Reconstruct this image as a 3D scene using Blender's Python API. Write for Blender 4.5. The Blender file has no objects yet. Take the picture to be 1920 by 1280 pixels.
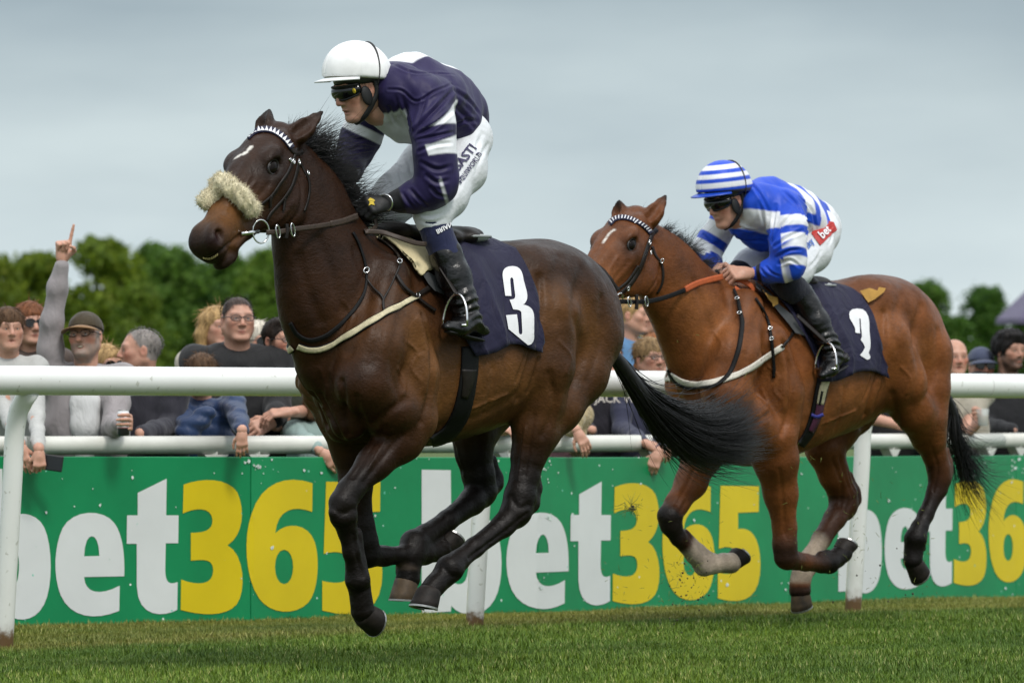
import bpy, bmesh, math, random
import numpy as np
from mathutils import Vector, Matrix
from mathutils.bvhtree import BVHTree
from mathutils.geometry import delaunay_2d_cdt

# ------------------------------------------------------------------ camera
FPX = 10667.0            # focal length in photo pixels (1920 wide)
CAM_H = 1.01
PITCH = math.atan(130.0 / FPX)
scene = bpy.context.scene
COL = scene.collection
cam_d = bpy.data.cameras.new("camera")
cam = bpy.data.objects.new("camera", cam_d)
COL.objects.link(cam)
cam.location = (0, 0, CAM_H)
cam.rotation_euler = (math.radians(90) + PITCH, 0, 0)
cam_d.sensor_width = 36.0
cam_d.lens = 36.0 * FPX / 1920.0
cam_d.clip_start = 0.5
cam_d.clip_end = 6000
cam_d.dof.use_dof = True
cam_d.dof.focus_distance = 22.3
cam_d.dof.aperture_fstop = 6.5
scene.camera = cam

# ------------------------------------------------------------------ light
world = bpy.data.worlds.new("World")
scene.world = world
world.use_nodes = True
SUN_EL, SUN_AZ = 52.0, 155.0      # high sun behind the camera's right, veiled by cloud


def setup_world():
    nt = world.node_tree
    for n in list(nt.nodes):
        nt.nodes.remove(n)
    out = nt.nodes.new("ShaderNodeOutputWorld")
    bg = nt.nodes.new("ShaderNodeBackground")
    bg.inputs["Strength"].default_value = 0.09
    sky = nt.nodes.new("ShaderNodeTexSky")
    sky.sky_type = 'NISHITA'
    sky.sun_disc = False
    sky.sun_elevation = math.radians(SUN_EL)
    sky.sun_rotation = math.radians(SUN_AZ)
    sky.air_density = 1.0
    sky.dust_density = 3.0
    sky.ozone_density = 1.5
    # thin, even overcast mixed over the blue sky
    geo = nt.nodes.new("ShaderNodeTexCoord")
    sep = nt.nodes.new("ShaderNodeSeparateXYZ")
    nt.links.new(geo.outputs["Generated"], sep.inputs[0])
    mp = nt.nodes.new("ShaderNodeMapping")
    mp.inputs["Scale"].default_value = (5, 5, 26)
    nt.links.new(geo.outputs["Generated"], mp.inputs[0])
    noi = nt.nodes.new("ShaderNodeTexNoise")
    noi.inputs["Scale"].default_value = 1.3
    noi.inputs["Detail"].default_value = 6
    noi.inputs["Roughness"].default_value = 0.5
    nt.links.new(mp.outputs[0], noi.inputs["Vector"])
    ramp = nt.nodes.new("ShaderNodeValToRGB")      # cloud deck: brighter low, greyer-blue higher
    cr = ramp.color_ramp
    cr.elements[0].position = 0.0
    cr.elements[0].color = (7.0, 7.9, 8.1, 1)
    cr.elements[1].position = 0.07
    cr.elements[1].color = (3.7, 4.5, 4.95, 1)
    e = cr.elements.new(0.03)
    e.color = (6.2, 7.15, 7.45, 1)
    e = cr.elements.new(1.0)          # an overcast sky is brightest overhead
    e.color = (15.5, 16.0, 16.4, 1)
    e = cr.elements.new(0.5)
    e.color = (10.5, 11.2, 11.7, 1)
    e = cr.elements.new(0.2)
    e.color = (5.6, 6.4, 6.9, 1)
    add = nt.nodes.new("ShaderNodeMath")
    add.operation = 'MULTIPLY_ADD'
    add.inputs[1].default_value = 0.045
    nt.links.new(noi.outputs["Fac"], add.inputs[0])
    sub = nt.nodes.new("ShaderNodeMath")
    sub.operation = 'SUBTRACT'
    sub.inputs[1].default_value = 0.024
    nt.links.new(sep.outputs["Z"], sub.inputs[0])
    nt.links.new(sub.outputs[0], add.inputs[2])
    nt.links.new(add.outputs[0], ramp.inputs[0])
    mix = nt.nodes.new("ShaderNodeMixRGB")
    mix.inputs[0].default_value = 0.86
    nt.links.new(sky.outputs[0], mix.inputs[1])
    n2 = nt.nodes.new("ShaderNodeTexNoise")      # broad, soft cloud banks
    n2.inputs["Scale"].default_value = 1.0
    n2.inputs["Detail"].default_value = 5
    mp2 = nt.nodes.new("ShaderNodeMapping")
    mp2.inputs["Scale"].default_value = (11, 11, 34)
    nt.links.new(geo.outputs["Generated"], mp2.inputs[0])
    nt.links.new(mp2.outputs[0], n2.inputs["Vector"])
    r2 = nt.nodes.new("ShaderNodeValToRGB")
    r2.color_ramp.elements[0].position = 0.32
    r2.color_ramp.elements[0].color = (.86, .88, .90, 1)
    r2.color_ramp.elements[1].position = 0.68
    r2.color_ramp.elements[1].color = (1.1, 1.09, 1.07, 1)
    nt.links.new(n2.outputs["Fac"], r2.inputs[0])
    mul = nt.nodes.new("ShaderNodeMixRGB")
    mul.blend_type = 'MULTIPLY'
    mul.inputs[0].default_value = 1.0
    nt.links.new(ramp.outputs[0], mul.inputs[1])
    nt.links.new(r2.outputs[0], mul.inputs[2])
    nt.links.new(mul.outputs[0], mix.inputs[2])
    nt.links.new(mix.outputs[0], bg.inputs[0])
    nt.links.new(bg.outputs[0], out.inputs[0])


setup_world()
sun_d = bpy.data.lights.new("sun", 'SUN')
sun_d.energy = 1.5
sun_d.angle = math.radians(12)
sun_d.color = (1.0, 0.96, 0.9)
sun = bpy.data.objects.new("sun", sun_d)
COL.objects.link(sun)
_el, _az = math.radians(SUN_EL), math.radians(SUN_AZ)
_sd = Vector((math.sin(_az) * math.cos(_el), math.cos(_az) * math.cos(_el), math.sin(_el)))
sun.rotation_euler = _sd.to_track_quat('Z', 'Y').to_euler()
sun.location = (3, -5, 12)
scene.view_settings.view_transform = 'Standard'
scene.view_settings.look = 'None'
scene.view_settings.exposure = 0.38
scene.view_settings.gamma = 1.0
scene.view_settings.use_curve_mapping = False
scene.cycles.use_denoising = True
scene.cycles.max_bounces = 6

# ------------------------------------------------------------------ helpers
rng = np.random.default_rng(7)
random.seed(7)
A = lambda *a: np.array(a, dtype=np.float64)


def unit(v):
    v = np.asarray(v, dtype=np.float64)
    return v / (np.linalg.norm(v) + 1e-12)


CAM = A(0, 0, CAM_H)


def ray(px, py):
    xx, zz = (px - 960.0) / FPX, (640.0 - py) / FPX
    c, s = math.cos(PITCH), math.sin(PITCH)
    return A(xx, c - s * zz, s + c * zz)


def P(px, py, Y):
    """Point at world depth Y that the photograph shows at this pixel."""
    d = ray(px, py)
    return CAM + d * (Y / d[1])


class Frame:
    """Vertical plane frame: u forward, v left, z up (origin on the ground)."""

    def __init__(self, px, Y, ang):
        o = P(px, 770, Y)
        self.O = A(o[0], o[1], 0)
        self.F = A(-math.cos(ang), -math.sin(ang), 0)
        self.L = A(-self.F[1], self.F[0], 0)
        self.Rm = np.stack([self.F, self.L, A(0, 0, 1)], axis=1)   # local -> world

    def hp(self, px, py, v=0.0):
        d = ray(px, py)
        t = (v - (CAM - self.O) @ self.L) / (d @ self.L)
        return (CAM + d * t - self.O) @ self.Rm

    def scale(self, p):
        """metres per photo pixel at local point p"""
        w = self.O + self.Rm @ np.asarray(p)
        return w[1] / FPX

    def world(self, p):
        return self.O + np.asarray(p) @ self.Rm.T

    def local(self, w):
        return (np.asarray(w) - self.O) @ self.Rm

    def matrix(self):
        m = Matrix.Identity(4)
        for i in range(3):
            for j in range(3):
                m[i][j] = self.Rm[i, j]
            m[i][3] = self.O[i]
        return m


WORLD = Frame(960, 20, 0)
WORLD.O = A(0, 0, 0)
WORLD.F, WORLD.L = A(1, 0, 0), A(0, 1, 0)
WORLD.Rm = np.eye(3)


# ---------------------------------------------------------------- objects
def link(o, parent=None):
    COL.objects.link(o)
    if parent is not None:
        o.parent = parent
    return o


def empty(name, loc=(0, 0, 0), label=None, cat=None, group=None, matrix=None):
    o = bpy.data.objects.new(name, None)
    o.empty_display_size = 0.2
    COL.objects.link(o)
    if matrix is not None:
        o.matrix_world = matrix
    else:
        o.location = loc
    tag(o, label, cat, group)
    return o


def tag(o, label=None, cat=None, group=None, kind=None):
    if label: o["label"] = label
    if cat: o["category"] = cat
    if group: o["group"] = group
    if kind: o["kind"] = kind
    return o


def mk(name, verts, faces, mat=None, parent=None, smooth=True, attrs=None, mats=None):
    """mesh object from numpy verts (N,3) and faces: (M,k) array or list of lists"""
    me = bpy.data.meshes.new(name)
    verts = np.asarray(verts, dtype=np.float32)
    if isinstance(faces, np.ndarray):
        k = faces.shape[1]
        me.vertices.add(len(verts))
        me.vertices.foreach_set("co", verts.ravel())
        me.loops.add(faces.size)
        me.loops.foreach_set("vertex_index", faces.astype(np.int32).ravel())
        me.polygons.add(len(faces))
        me.polygons.foreach_set("loop_start", np.arange(0, faces.size, k, dtype=np.int32))
        me.update(calc_edges=True)
    else:
        me.from_pydata([tuple(map(float, v)) for v in verts], [], [list(map(int, f)) for f in faces])
        me.update()
    if smooth:
        me.polygons.foreach_set("use_smooth", np.ones(len(me.polygons), dtype=bool))
    if attrs:
        for an, av in attrs.items():
            av = np.asarray(av, dtype=np.float32)
            if av.ndim == 2:
                if av.shape[1] == 3:
                    av = np.concatenate([av, np.ones((len(av), 1), np.float32)], axis=1)
                at = me.attributes.new(an, 'FLOAT_COLOR', 'POINT')
                at.data.foreach_set("color", av.ravel())
            else:
                at = me.attributes.new(an, 'FLOAT', 'POINT')
                at.data.foreach_set("value", av.ravel())
    if mat is not None:
        me.materials.append(mat)
    o = bpy.data.objects.new(name, me)
    return link(o, parent)


class MB:
    """collects simple pieces into one mesh"""

    def __init__(self):
        self.v, self.f, self.n = [], [], 0

    def add(self, verts, faces):
        verts = np.asarray(verts, dtype=np.float64)
        self.v.append(verts)
        for f in faces:
            self.f.append([int(i) + self.n for i in f])
        self.n += len(verts)
        return self

    def box(self, c, s, R=None):
        c, s = np.asarray(c, float), np.asarray(s, float) / 2
        p = np.array([[x, y, z] for x in (-1, 1) for y in (-1, 1) for z in (-1, 1)], float) * s
        if R is not None:
            p = p @ np.asarray(R).T
        return self.add(p + c, [(0, 1, 3, 2), (4, 6, 7, 5), (0, 4, 5, 1), (2, 3, 7, 6), (0, 2, 6, 4), (1, 5, 7, 3)])

    def tube(self, pts, r, n=10, caps=True, flat=None):
        """tube along a polyline; r scalar or list; flat=(axis,q) squashes the section"""
        pts = np.asarray(pts, float)
        r = np.full(len(pts), r) if np.isscalar(r) else np.asarray(r, float)
        tan = np.gradient(pts, axis=0) if len(pts) > 2 else np.repeat([pts[1] - pts[0]], 2, axis=0)
        tan = tan / (np.linalg.norm(tan, axis=1, keepdims=True) + 1e-12)
        ref = A(0, 0, 1) if abs(tan[0][2]) < 0.9 else A(1, 0, 0)
        rows = []
        for i in range(len(pts)):
            x = unit(np.cross(tan[i], ref)); y = np.cross(x, tan[i]); ref = y
            an = np.arange(n) * 2 * math.pi / n
            ring = np.outer(np.cos(an), x) * r[i] + np.outer(np.sin(an), y) * r[i]
            if flat is not None:
                ax = unit(flat[0])
                ring = ring + np.outer(ring @ ax, ax) * (flat[1] - 1)
            rows.append(pts[i] + ring)
        V = np.concatenate(rows)
        F = []
        for i in range(len(pts) - 1):
            for j in range(n):
                a, b = i * n + j, i * n + (j + 1) % n
                F.append((a, b, b + n, a + n))
        if caps:
            F.append(tuple(range(n - 1, -1, -1)))
            F.append(tuple(range((len(pts) - 1) * n, len(pts) * n)))
        return self.add(V, F)

    def ring(self, c, R, r, rad, n=20, m=6, arc=(0, 2 * math.pi)):
        """torus of radius rad around c in the plane of R[:,0],R[:,1]"""
        c = np.asarray(c, float); R = np.asarray(R, float)
        full = abs(arc[1] - arc[0] - 2 * math.pi) < 1e-6
        k = n if full else n + 1
        rad = (rad, rad) if np.isscalar(rad) else rad
        V, F = [], []
        for i in range(k):
            t = arc[0] + (arc[1] - arc[0]) * i / n
            d = R[:, 0] * math.cos(t) * rad[0] + R[:, 1] * math.sin(t) * rad[1]
            dn = unit(d)
            for j in range(m):
                s = 2 * math.pi * j / m
                V.append(c + d + dn * r * math.cos(s) + R[:, 2] * r * math.sin(s))
        for i in range(n):
            for j in range(m):
                a, b = i * m + j, i * m + (j + 1) % m
                i2 = (i + 1) % k
                F.append((a, b, i2 * m + (j + 1) % m, i2 * m + j))
        return self.add(V, F)

    def sphere(self, c, r, R=None, n=12, m=8):
        c = np.asarray(c, float); r = np.ones(3) * r if np.isscalar(r) else np.asarray(r, float)
        V = []
        for i in range(m + 1):
            th = math.pi * i / m
            for j in range(n):
                ph = 2 * math.pi * j / n
                V.append((math.sin(th) * math.cos(ph), math.sin(th) * math.sin(ph), math.cos(th)))
        V = np.array(V) * r
        if R is not None:
            V = V @ np.asarray(R).T
        F = []
        for i in range(m):
            for j in range(n):
                F.append((i * n + j, (i + 1) * n + j, (i + 1) * n + (j + 1) % n, i * n + (j + 1) % n))
        return self.add(V + c, F)

    def build(self, name, mat, parent=None, smooth=True, bevel=0):
        o = mk(name, np.concatenate(self.v), self.f, mat, parent, smooth)
        if bevel:
            b = o.modifiers.new("bevel", 'BEVEL'); b.width = bevel; b.segments = 2; b.limit_method = 'ANGLE'
        return o


# ---------------------------------------------------------------- materials
def new_mat(name):
    m = bpy.data.materials.new(name)
    m.use_nodes = True
    nt = m.node_tree
    b = nt.nodes["Principled BSDF"]
    return m, nt, b


def setin(b, **kw):
    for k, v in kw.items():
        k = k.replace("_", " ")
        for nm in (k, k.title(), k.capitalize()):
            if nm in b.inputs:
                b.inputs[nm].default_value = v
                break


def noise(nt, scale, detail=4, rough=0.55, coord="Object", vec=None, mapscale=None):
    n = nt.nodes.new("ShaderNodeTexNoise")
    n.inputs["Scale"].default_value = scale
    n.inputs["Detail"].default_value = detail
    n.inputs["Roughness"].default_value = rough
    if vec is None:
        tc = nt.nodes.new("ShaderNodeTexCoord")
        vec = tc.outputs[coord]
    if mapscale is not None:
        mp = nt.nodes.new("ShaderNodeMapping")
        mp.inputs["Scale"].default_value = mapscale
        nt.links.new(vec, mp.inputs[0])
        vec = mp.outputs[0]
    nt.links.new(vec, n.inputs["Vector"])
    return n


def ramp(nt, src, stops):
    r = nt.nodes.new("ShaderNodeValToRGB")
    cr = r.color_ramp
    while len(cr.elements) > 1:
        cr.elements.remove(cr.elements[-1])
    for i, (p, c) in enumerate(stops):
        c = tuple(c) + (1,) if not np.isscalar(c) else (c, c, c, 1)
        e = cr.elements[0] if i == 0 else cr.elements.new(p)
        e.position = p
        e.color = c
    nt.links.new(src, r.inputs[0])
    return r


def bump(nt, b, src, strength=0.3, dist=0.005, prev=None):
    bp = nt.nodes.new("ShaderNodeBump")
    bp.inputs["Strength"].default_value = strength
    bp.inputs["Distance"].default_value = dist
    nt.links.new(src, bp.inputs["Height"])
    if prev is not None:
        nt.links.new(prev.outputs[0], bp.inputs["Normal"])
    nt.links.new(bp.outputs[0], b.inputs["Normal"])
    return bp


def mixrgb(nt, fac, a, b_, mode='MIX'):
    m = nt.nodes.new("ShaderNodeMixRGB")
    m.blend_type = mode
    for i, x in enumerate((fac, a, b_)):
        if hasattr(x, "is_output"):
            nt.links.new(x, m.inputs[i])
        elif i == 0:
            m.inputs[0].default_value = x
        else:
            m.inputs[i].default_value = tuple(x) + (1,)
    return m.outputs[0]


def simple(name, col, rough=0.5, var=0.12, nscale=18, bstr=0.0, bscale=60, metal=0.0, spec=0.5, sheen=0.0, bdist=0.003):
    """solid material with slight tonal wear"""
    m, nt, b = new_mat(name)
    n = noise(nt, nscale, 5)
    c = np.array(col)
    r = ramp(nt, n.outputs["Fac"], [(0.3, tuple(c * (1 - var))), (0.7, tuple(np.minimum(c * (1 + var), 1)))])
    nt.links.new(r.outputs[0], b.inputs["Base Color"])
    setin(b, Roughness=rough, Metallic=metal)
    b.inputs["Specular IOR Level"].default_value = spec
    if sheen:
        b.inputs["Sheen Weight"].default_value = sheen
    if bstr:
        n2 = noise(nt, bscale, 4)
        bump(nt, b, n2.outputs["Fac"], bstr, bdist)
    return m


def cloth(name, col, rough=0.75, wr=0.36, wscale=14, sheen=0.15, weave=True, var=0.12):
    """woven cloth with soft creases"""
    m, nt, b = new_mat(name)
    n = noise(nt, 9, 4)
    c = np.array(col)
    r = ramp(nt, n.outputs["Fac"], [(0.3, tuple(c * (1 - var))), (0.7, tuple(np.minimum(c * (1 + var), 1)))])
    nt.links.new(r.outputs[0], b.inputs["Base Color"])
    setin(b, Roughness=rough)
    b.inputs["Sheen Weight"].default_value = sheen
    b.inputs["Specular IOR Level"].default_value = 0.3
    n1 = noise(nt, wscale, 3, 0.5, mapscale=(1, 1, 0.55))
    n1.inputs["Distortion"].default_value = 1.2
    bp = bump(nt, b, n1.outputs["Fac"], wr, 0.03)
    if weave:
        n2 = noise(nt, 420, 2)
        bump(nt, b, n2.outputs["Fac"], 0.15, 0.002, bp)
    return m


def attr_mat(name, attr="col", rough=0.5, spec=0.4, nvar=0.25, nscale=30, bstr=0.2, bscale=90, bdist=0.004, sheen=0.0, sss=0.0):
    """colour from a vertex attribute with small mottling"""
    m, nt, b = new_mat(name)
    at = nt.nodes.new("ShaderNodeAttribute")
    at.attribute_name = attr
    n = noise(nt, nscale, 5)
    r = ramp(nt, n.outputs["Fac"], [(0.3, 1 - nvar), (0.7, 1 + nvar)])
    nt.links.new(mixrgb(nt, 1.0, at.outputs["Color"], r.outputs[0], 'MULTIPLY'), b.inputs["Base Color"])
    setin(b, Roughness=rough)
    b.inputs["Specular IOR Level"].default_value = spec
    if sheen: b.inputs["Sheen Weight"].default_value = sheen
    if sss:
        b.inputs["Subsurface Weight"].default_value = sss
        b.inputs["Subsurface Radius"].default_value = (0.01, 0.004, 0.002)
    if bstr:
        n2 = noise(nt, bscale, 4)
        bump(nt, b, n2.outputs["Fac"], bstr, bdist)
    return m


# ---------------------------------------------------------------- implicit modelling
class Grid:
    def __init__(self, lo, hi, vox):
        self.vox = vox
        self.lo = np.asarray(lo, float)
        self.n = np.ceil((np.asarray(hi, float) - self.lo) / vox).astype(int) + 1
        self.ax = [(self.lo[i] + vox * np.arange(self.n[i])).astype(np.float32) for i in range(3)]
        self.d = np.full(self.n, 1.0, np.float32)

    def sl(self, lo, hi):
        i0 = np.clip(np.floor((np.asarray(lo) - self.lo) / self.vox).astype(int), 0, self.n)
        i1 = np.clip(np.ceil((np.asarray(hi) - self.lo) / self.vox).astype(int) + 1, 0, self.n)
        if np.any(i1 <= i0):
            return None
        s = tuple(slice(a, b) for a, b in zip(i0, i1))
        X = self.ax[0][s[0]][:, None, None]
        Y = self.ax[1][s[1]][None, :, None]
        Z = self.ax[2][s[2]][None, None, :]
        return s, X, Y, Z

    def _put(self, fn, lo, hi, k, sub=False):
        pad = k + 3 * self.vox
        q = self.sl(np.asarray(lo) - pad, np.asarray(hi) + pad)
        if q is None:
            return self
        s, X, Y, Z = q
        d = fn(X, Y, Z).astype(np.float32)
        a = self.d[s]
        if sub:
            d = -d
            h = np.maximum(k - np.abs(a - d), 0) / k
            self.d[s] = np.maximum(a, d) + h * h * (k * 0.25)
        else:
            h = np.maximum(k - np.abs(a - d), 0) / k
            self.d[s] = np.minimum(a, d) - h * h * (k * 0.25)
        return self

    def seg(self, a, b, ra, rb, k=0.02, flat=None, sub=False):
        a, b = np.asarray(a, float), np.asarray(b, float)
        R = max(ra, rb)
        lo, hi = np.minimum(a, b) - R, np.maximum(a, b) + R
        if flat is not None:
            ax = unit(flat[0]); q = flat[1]

        def fn(X, Y, Z):
            x, y, z = X - a[0], Y - a[1], Z - a[2]
            ba = b - a
            if flat is not None:
                s = x * ax[0] + y * ax[1] + z * ax[2]
                g = (1 / q - 1)
                x, y, z = x + g * s * ax[0], y + g * s * ax[1], z + g * s * ax[2]
                ba = ba + g * (ba @ ax) * ax
            L2 = ba @ ba + 1e-12
            t = np.clip((x * ba[0] + y * ba[1] + z * ba[2]) / L2, 0, 1)
            d = np.sqrt((x - t * ba[0]) ** 2 + (y - t * ba[1]) ** 2 + (z - t * ba[2]) ** 2) - (ra + (rb - ra) * t)
            if flat is not None:
                d = d * (0.5 * (1 + q) if q < 1 else 1.0)
            return d
        if flat is not None and flat[1] > 1:
            lo, hi = lo - R * (flat[1] - 1), hi + R * (flat[1] - 1)
        return self._put(fn, lo, hi, k, sub)

    def chain(self, pts, k=0.02, flat=None, sub=False):
        """pts: list of (point, radius)"""
        for (a, ra), (b, rb) in zip(pts[:-1], pts[1:]):
            self.seg(a, b, ra, rb, k, flat, sub)
        return self

    def ell(self, c, r, R=None, k=0.02, sub=False):
        c, r = np.asarray(c, float), np.asarray(r, float)
        R = np.eye(3) if R is None else np.asarray(R, float)   # columns = axes
        m = np.abs(R) @ r

        def fn(X, Y, Z):
            x, y, z = X - c[0], Y - c[1], Z - c[2]
            p = [(x * R[0, i] + y * R[1, i] + z * R[2, i]) for i in range(3)]
            k0 = np.sqrt(sum((p[i] / r[i]) ** 2 for i in range(3)))
            k1 = np.sqrt(sum((p[i] / r[i] ** 2) ** 2 for i in range(3))) + 1e-9
            return k0 * (k0 - 1) / k1
        return self._put(fn, c - m, c + m, k, sub)

    def plane_cut(self, n, c, lo, hi, k=0.01):
        """keep n.p < c inside the box lo..hi"""
        n = unit(n)
        return self._put(lambda X, Y, Z: -(X * n[0] + Y * n[1] + Z * n[2] - c) + 0 * (X + Y + Z), lo, hi, k, sub=True)

    def loft(self, st, k=0.03, egg=0.0):
        """st: rows (u, ztop, zbot, halfwidth, egg) along local x"""
        st = np.asarray(sorted(st), float)
        u = st[:, 0]
        lo = A(u[0] - 0.03, -st[:, 3].max() - 0.05, st[:, 2].min())
        hi = A(u[-1] + 0.03, st[:, 3].max() + 0.05, st[:, 1].max())

        def cub(x, col):
            # smooth interpolation (Catmull-Rom via dense resample)
            return np.interp(x, dense, _cr(u, st[:, col], dense))
        dense = np.linspace(u[0], u[-1], 200)

        def fn(X, Y, Z):
            x = np.clip(X, u[0], u[-1])
            zt, zb, a, e = cub(x, 1), cub(x, 2), cub(x, 3), cub(x, 4)
            h = (zt - zb) / 2; c = (zt + zb) / 2
            t = (Z - c) / h
            w = a * (1 - e * np.clip(t, -1.2, 1.2))
            F = np.sqrt(t * t + (Y / w) ** 2)
            d = (F - 1) * np.minimum(h, a) * 0.85
            ex = np.maximum(np.abs(X - x), 0)
            return np.where(ex > 0, np.sqrt(np.maximum(d, 0) ** 2 + ex ** 2) + np.minimum(d, 0), d)
        return self._put(fn, lo, hi, k)

    def disp(self, f, band=0.05):
        """add f(X,Y,Z) near the surface"""
        q = self.sl(self.lo, self.lo + self.vox * self.n)
        s, X, Y, Z = q
        self.d += f(X, Y, Z).astype(np.float32)
        return self

    def mesh(self):
        return surface_nets(self.d, self.lo, self.vox)


def _cr(u, y, x):
    m = np.gradient(y, u)
    i = np.clip(np.searchsorted(u, x) - 1, 0, len(u) - 2)
    h = u[i + 1] - u[i]
    t = (x - u[i]) / h
    return ((2 * t ** 3 - 3 * t ** 2 + 1) * y[i] + (t ** 3 - 2 * t ** 2 + t) * h * m[i] +
            (-2 * t ** 3 + 3 * t ** 2) * y[i + 1] + (t ** 3 - t ** 2) * h * m[i + 1])


def surface_nets(d, lo, vox):
    s = d < 0
    n = np.array(d.shape)
    c = np.zeros(n - 1, np.uint8)
    for i in (0, 1):
        for j in (0, 1):
            for k in (0, 1):
                c += s[i:n[0] - 1 + i, j:n[1] - 1 + j, k:n[2] - 1 + k]
    act = (c > 0) & (c < 8)
    ii, jj, kk = np.nonzero(act)
    idx = np.full(n - 1, -1, np.int32)
    idx[ii, jj, kk] = np.arange(len(ii), dtype=np.int32)
    base = np.stack([ii, jj, kk], 1).astype(np.float32)
    acc = np.zeros((len(ii), 3), np.float32)
    cnt = np.zeros(len(ii), np.float32)
    corners = [(i, j, k) for i in (0, 1) for j in (0, 1) for k in (0, 1)]
    dv = {cn: d[ii + cn[0], jj + cn[1], kk + cn[2]] for cn in corners}
    for a in corners:
        for axis in range(3):
            if a[axis] == 0:
                b = list(a); b[axis] = 1; b = tuple(b)
                d0, d1 = dv[a], dv[b]
                m = (d0 < 0) != (d1 < 0)
                t = np.where(m, d0 / np.where(m, d0 - d1, 1), 0)
                p = np.tile(np.array(a, np.float32), (len(ii), 1))
                p[:, axis] += t
                acc += p * m[:, None]
                cnt += m
    V = lo + (base + acc / np.maximum(cnt, 1)[:, None]) * vox
    Q = []
    for axis in range(3):
        sa = [slice(None)] * 3; sb = [slice(None)] * 3
        sa[axis] = slice(0, n[axis] - 1); sb[axis] = slice(1, n[axis])
        x = s[tuple(sa)] != s[tuple(sb)]
        o1, o2 = [(1, 2), (2, 0), (0, 1)][axis]
        e = np.stack(np.nonzero(x), 1)
        e = e[(e[:, o1] > 0) & (e[:, o2] > 0) & (e[:, o1] < n[o1] - 1) & (e[:, o2] < n[o2] - 1)]
        inside = s[e[:, 0], e[:, 1], e[:, 2]]
        def cell(a, b):
            q = e.copy(); q[:, o1] -= a; q[:, o2] -= b
            return idx[q[:, 0], q[:, 1], q[:, 2]]
        quad = np.stack([cell(1, 1), cell(0, 1), cell(0, 0), cell(1, 0)], 1)
        quad[~inside] = quad[~inside][:, ::-1]
        Q.append(quad)
    Q = np.concatenate(Q)
    Q = Q[(Q >= 0).all(1)]
    return V, Q


def merge(*ms):
    V, F, n = [], [], 0
    for v, f in ms:
        V.append(v); F.append(f + n); n += len(v)
    return np.concatenate(V), np.concatenate(F)


def relax(V, Q, it=2, lam=0.5):
    """light Laplacian smoothing"""
    V = V.astype(np.float64)
    for _ in range(it):
        s = np.zeros_like(V); c = np.zeros(len(V))
        for a, b in ((0, 1), (1, 2), (2, 3), (3, 0)):
            np.add.at(s, Q[:, a], V[Q[:, b]]); np.add.at(c, Q[:, a], 1)
            np.add.at(s, Q[:, b], V[Q[:, a]]); np.add.at(c, Q[:, b], 1)
        V = V + lam * (s / np.maximum(c, 1)[:, None] - V)
    return V


def wob(p, f, seed=0, n=5):
    """cheap smooth noise in [-1,1] for points (N,3)"""
    r = np.random.default_rng(seed)
    o = np.zeros(len(p))
    for i in range(n):
        k = r.normal(size=3); k = k / np.linalg.norm(k) * f * r.uniform(0.6, 1.6)
        o += np.sin(p @ k + r.uniform(0, 6.28))
    return o / n * 1.4


def wob3(X, Y, Z, f, seed=0, n=5):
    r = np.random.default_rng(seed)
    o = 0
    for i in range(n):
        k = r.normal(size=3); k = k / np.linalg.norm(k) * f * r.uniform(0.6, 1.6)
        o = o + np.sin(X * k[0] + Y * k[1] + Z * k[2] + r.uniform(0, 6.28))
    return o / n * 1.4


def smooth01(x):
    x = np.clip(x, 0, 1)
    return x * x * (3 - 2 * x)


def catmull(pts, n):
    pts = np.asarray(pts, float)
    if len(pts) < 3:
        t = np.linspace(0, 1, n)[:, None]
        return pts[0] * (1 - t) + pts[-1] * t
    dl = np.concatenate([[0], np.cumsum(np.linalg.norm(np.diff(pts, axis=0), axis=1) + 1e-9)])
    x = np.linspace(0, dl[-1], n)
    return np.stack([_cr(dl, pts[:, i], x) for i in range(pts.shape[1])], 1)


# ---------------------------------------------------------------- laying things on a surface
class Skin:
    """a body surface in a frame's local space that pixels and points can be laid on"""

    def __init__(self, fr, V, Q):
        self.fr = fr
        self.bvh = BVHTree.FromPolygons([Vector(v) for v in V.tolist()], Q.tolist())
        self.cam = fr.local(CAM)

    def cast(self, px, py, off=0.0, v=0.0):
        d = ray(px, py) @ self.fr.Rm
        du = Vector(unit(d))
        h, n, _, _ = self.bvh.ray_cast(Vector(self.cam), du, 80)
        if h is None:
            p = self.fr.hp(px, py, v)
            for _ in range(3):
                q, n, _, _ = self.bvh.find_nearest(Vector(p))
                t = (np.array(q) - self.cam) @ np.array(du)
                p = self.cam + np.array(du) * t
            h = q
        if np.array(n) @ np.array(du) > 0:
            n = -n
        return np.array(h) + np.array(n) * off, np.array(n)

    def near(self, p, off=0.0):
        h, n, _, _ = self.bvh.find_nearest(Vector(p))
        return np.array(h) + np.array(n) * off, np.array(n)


def slab(top, th, nrm):
    """closed slab from a (r,c,3) grid of points and normals"""
    r, c, _ = top.shape
    V = np.concatenate([top.reshape(-1, 3), (top - nrm * th).reshape(-1, 3)])
    N = r * c
    F = []
    for i in range(r - 1):
        for j in range(c - 1):
            a = i * c + j
            F.append((a, a + 1, a + c + 1, a + c))
            F.append((N + a, N + a + c, N + a + c + 1, N + a + 1))
    for i in range(r - 1):
        a, b = i * c, (i + 1) * c
        F.append((a, b, N + b, N + a))
        a, b = a + c - 1, b + c - 1
        F.append((b, a, N + a, N + b))
    for j in range(c - 1):
        F.append((j + 1, j, N + j, N + j + 1))
        a = (r - 1) * c + j
        F.append((a, a + 1, N + a + 1, N + a))
    return V, F


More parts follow.
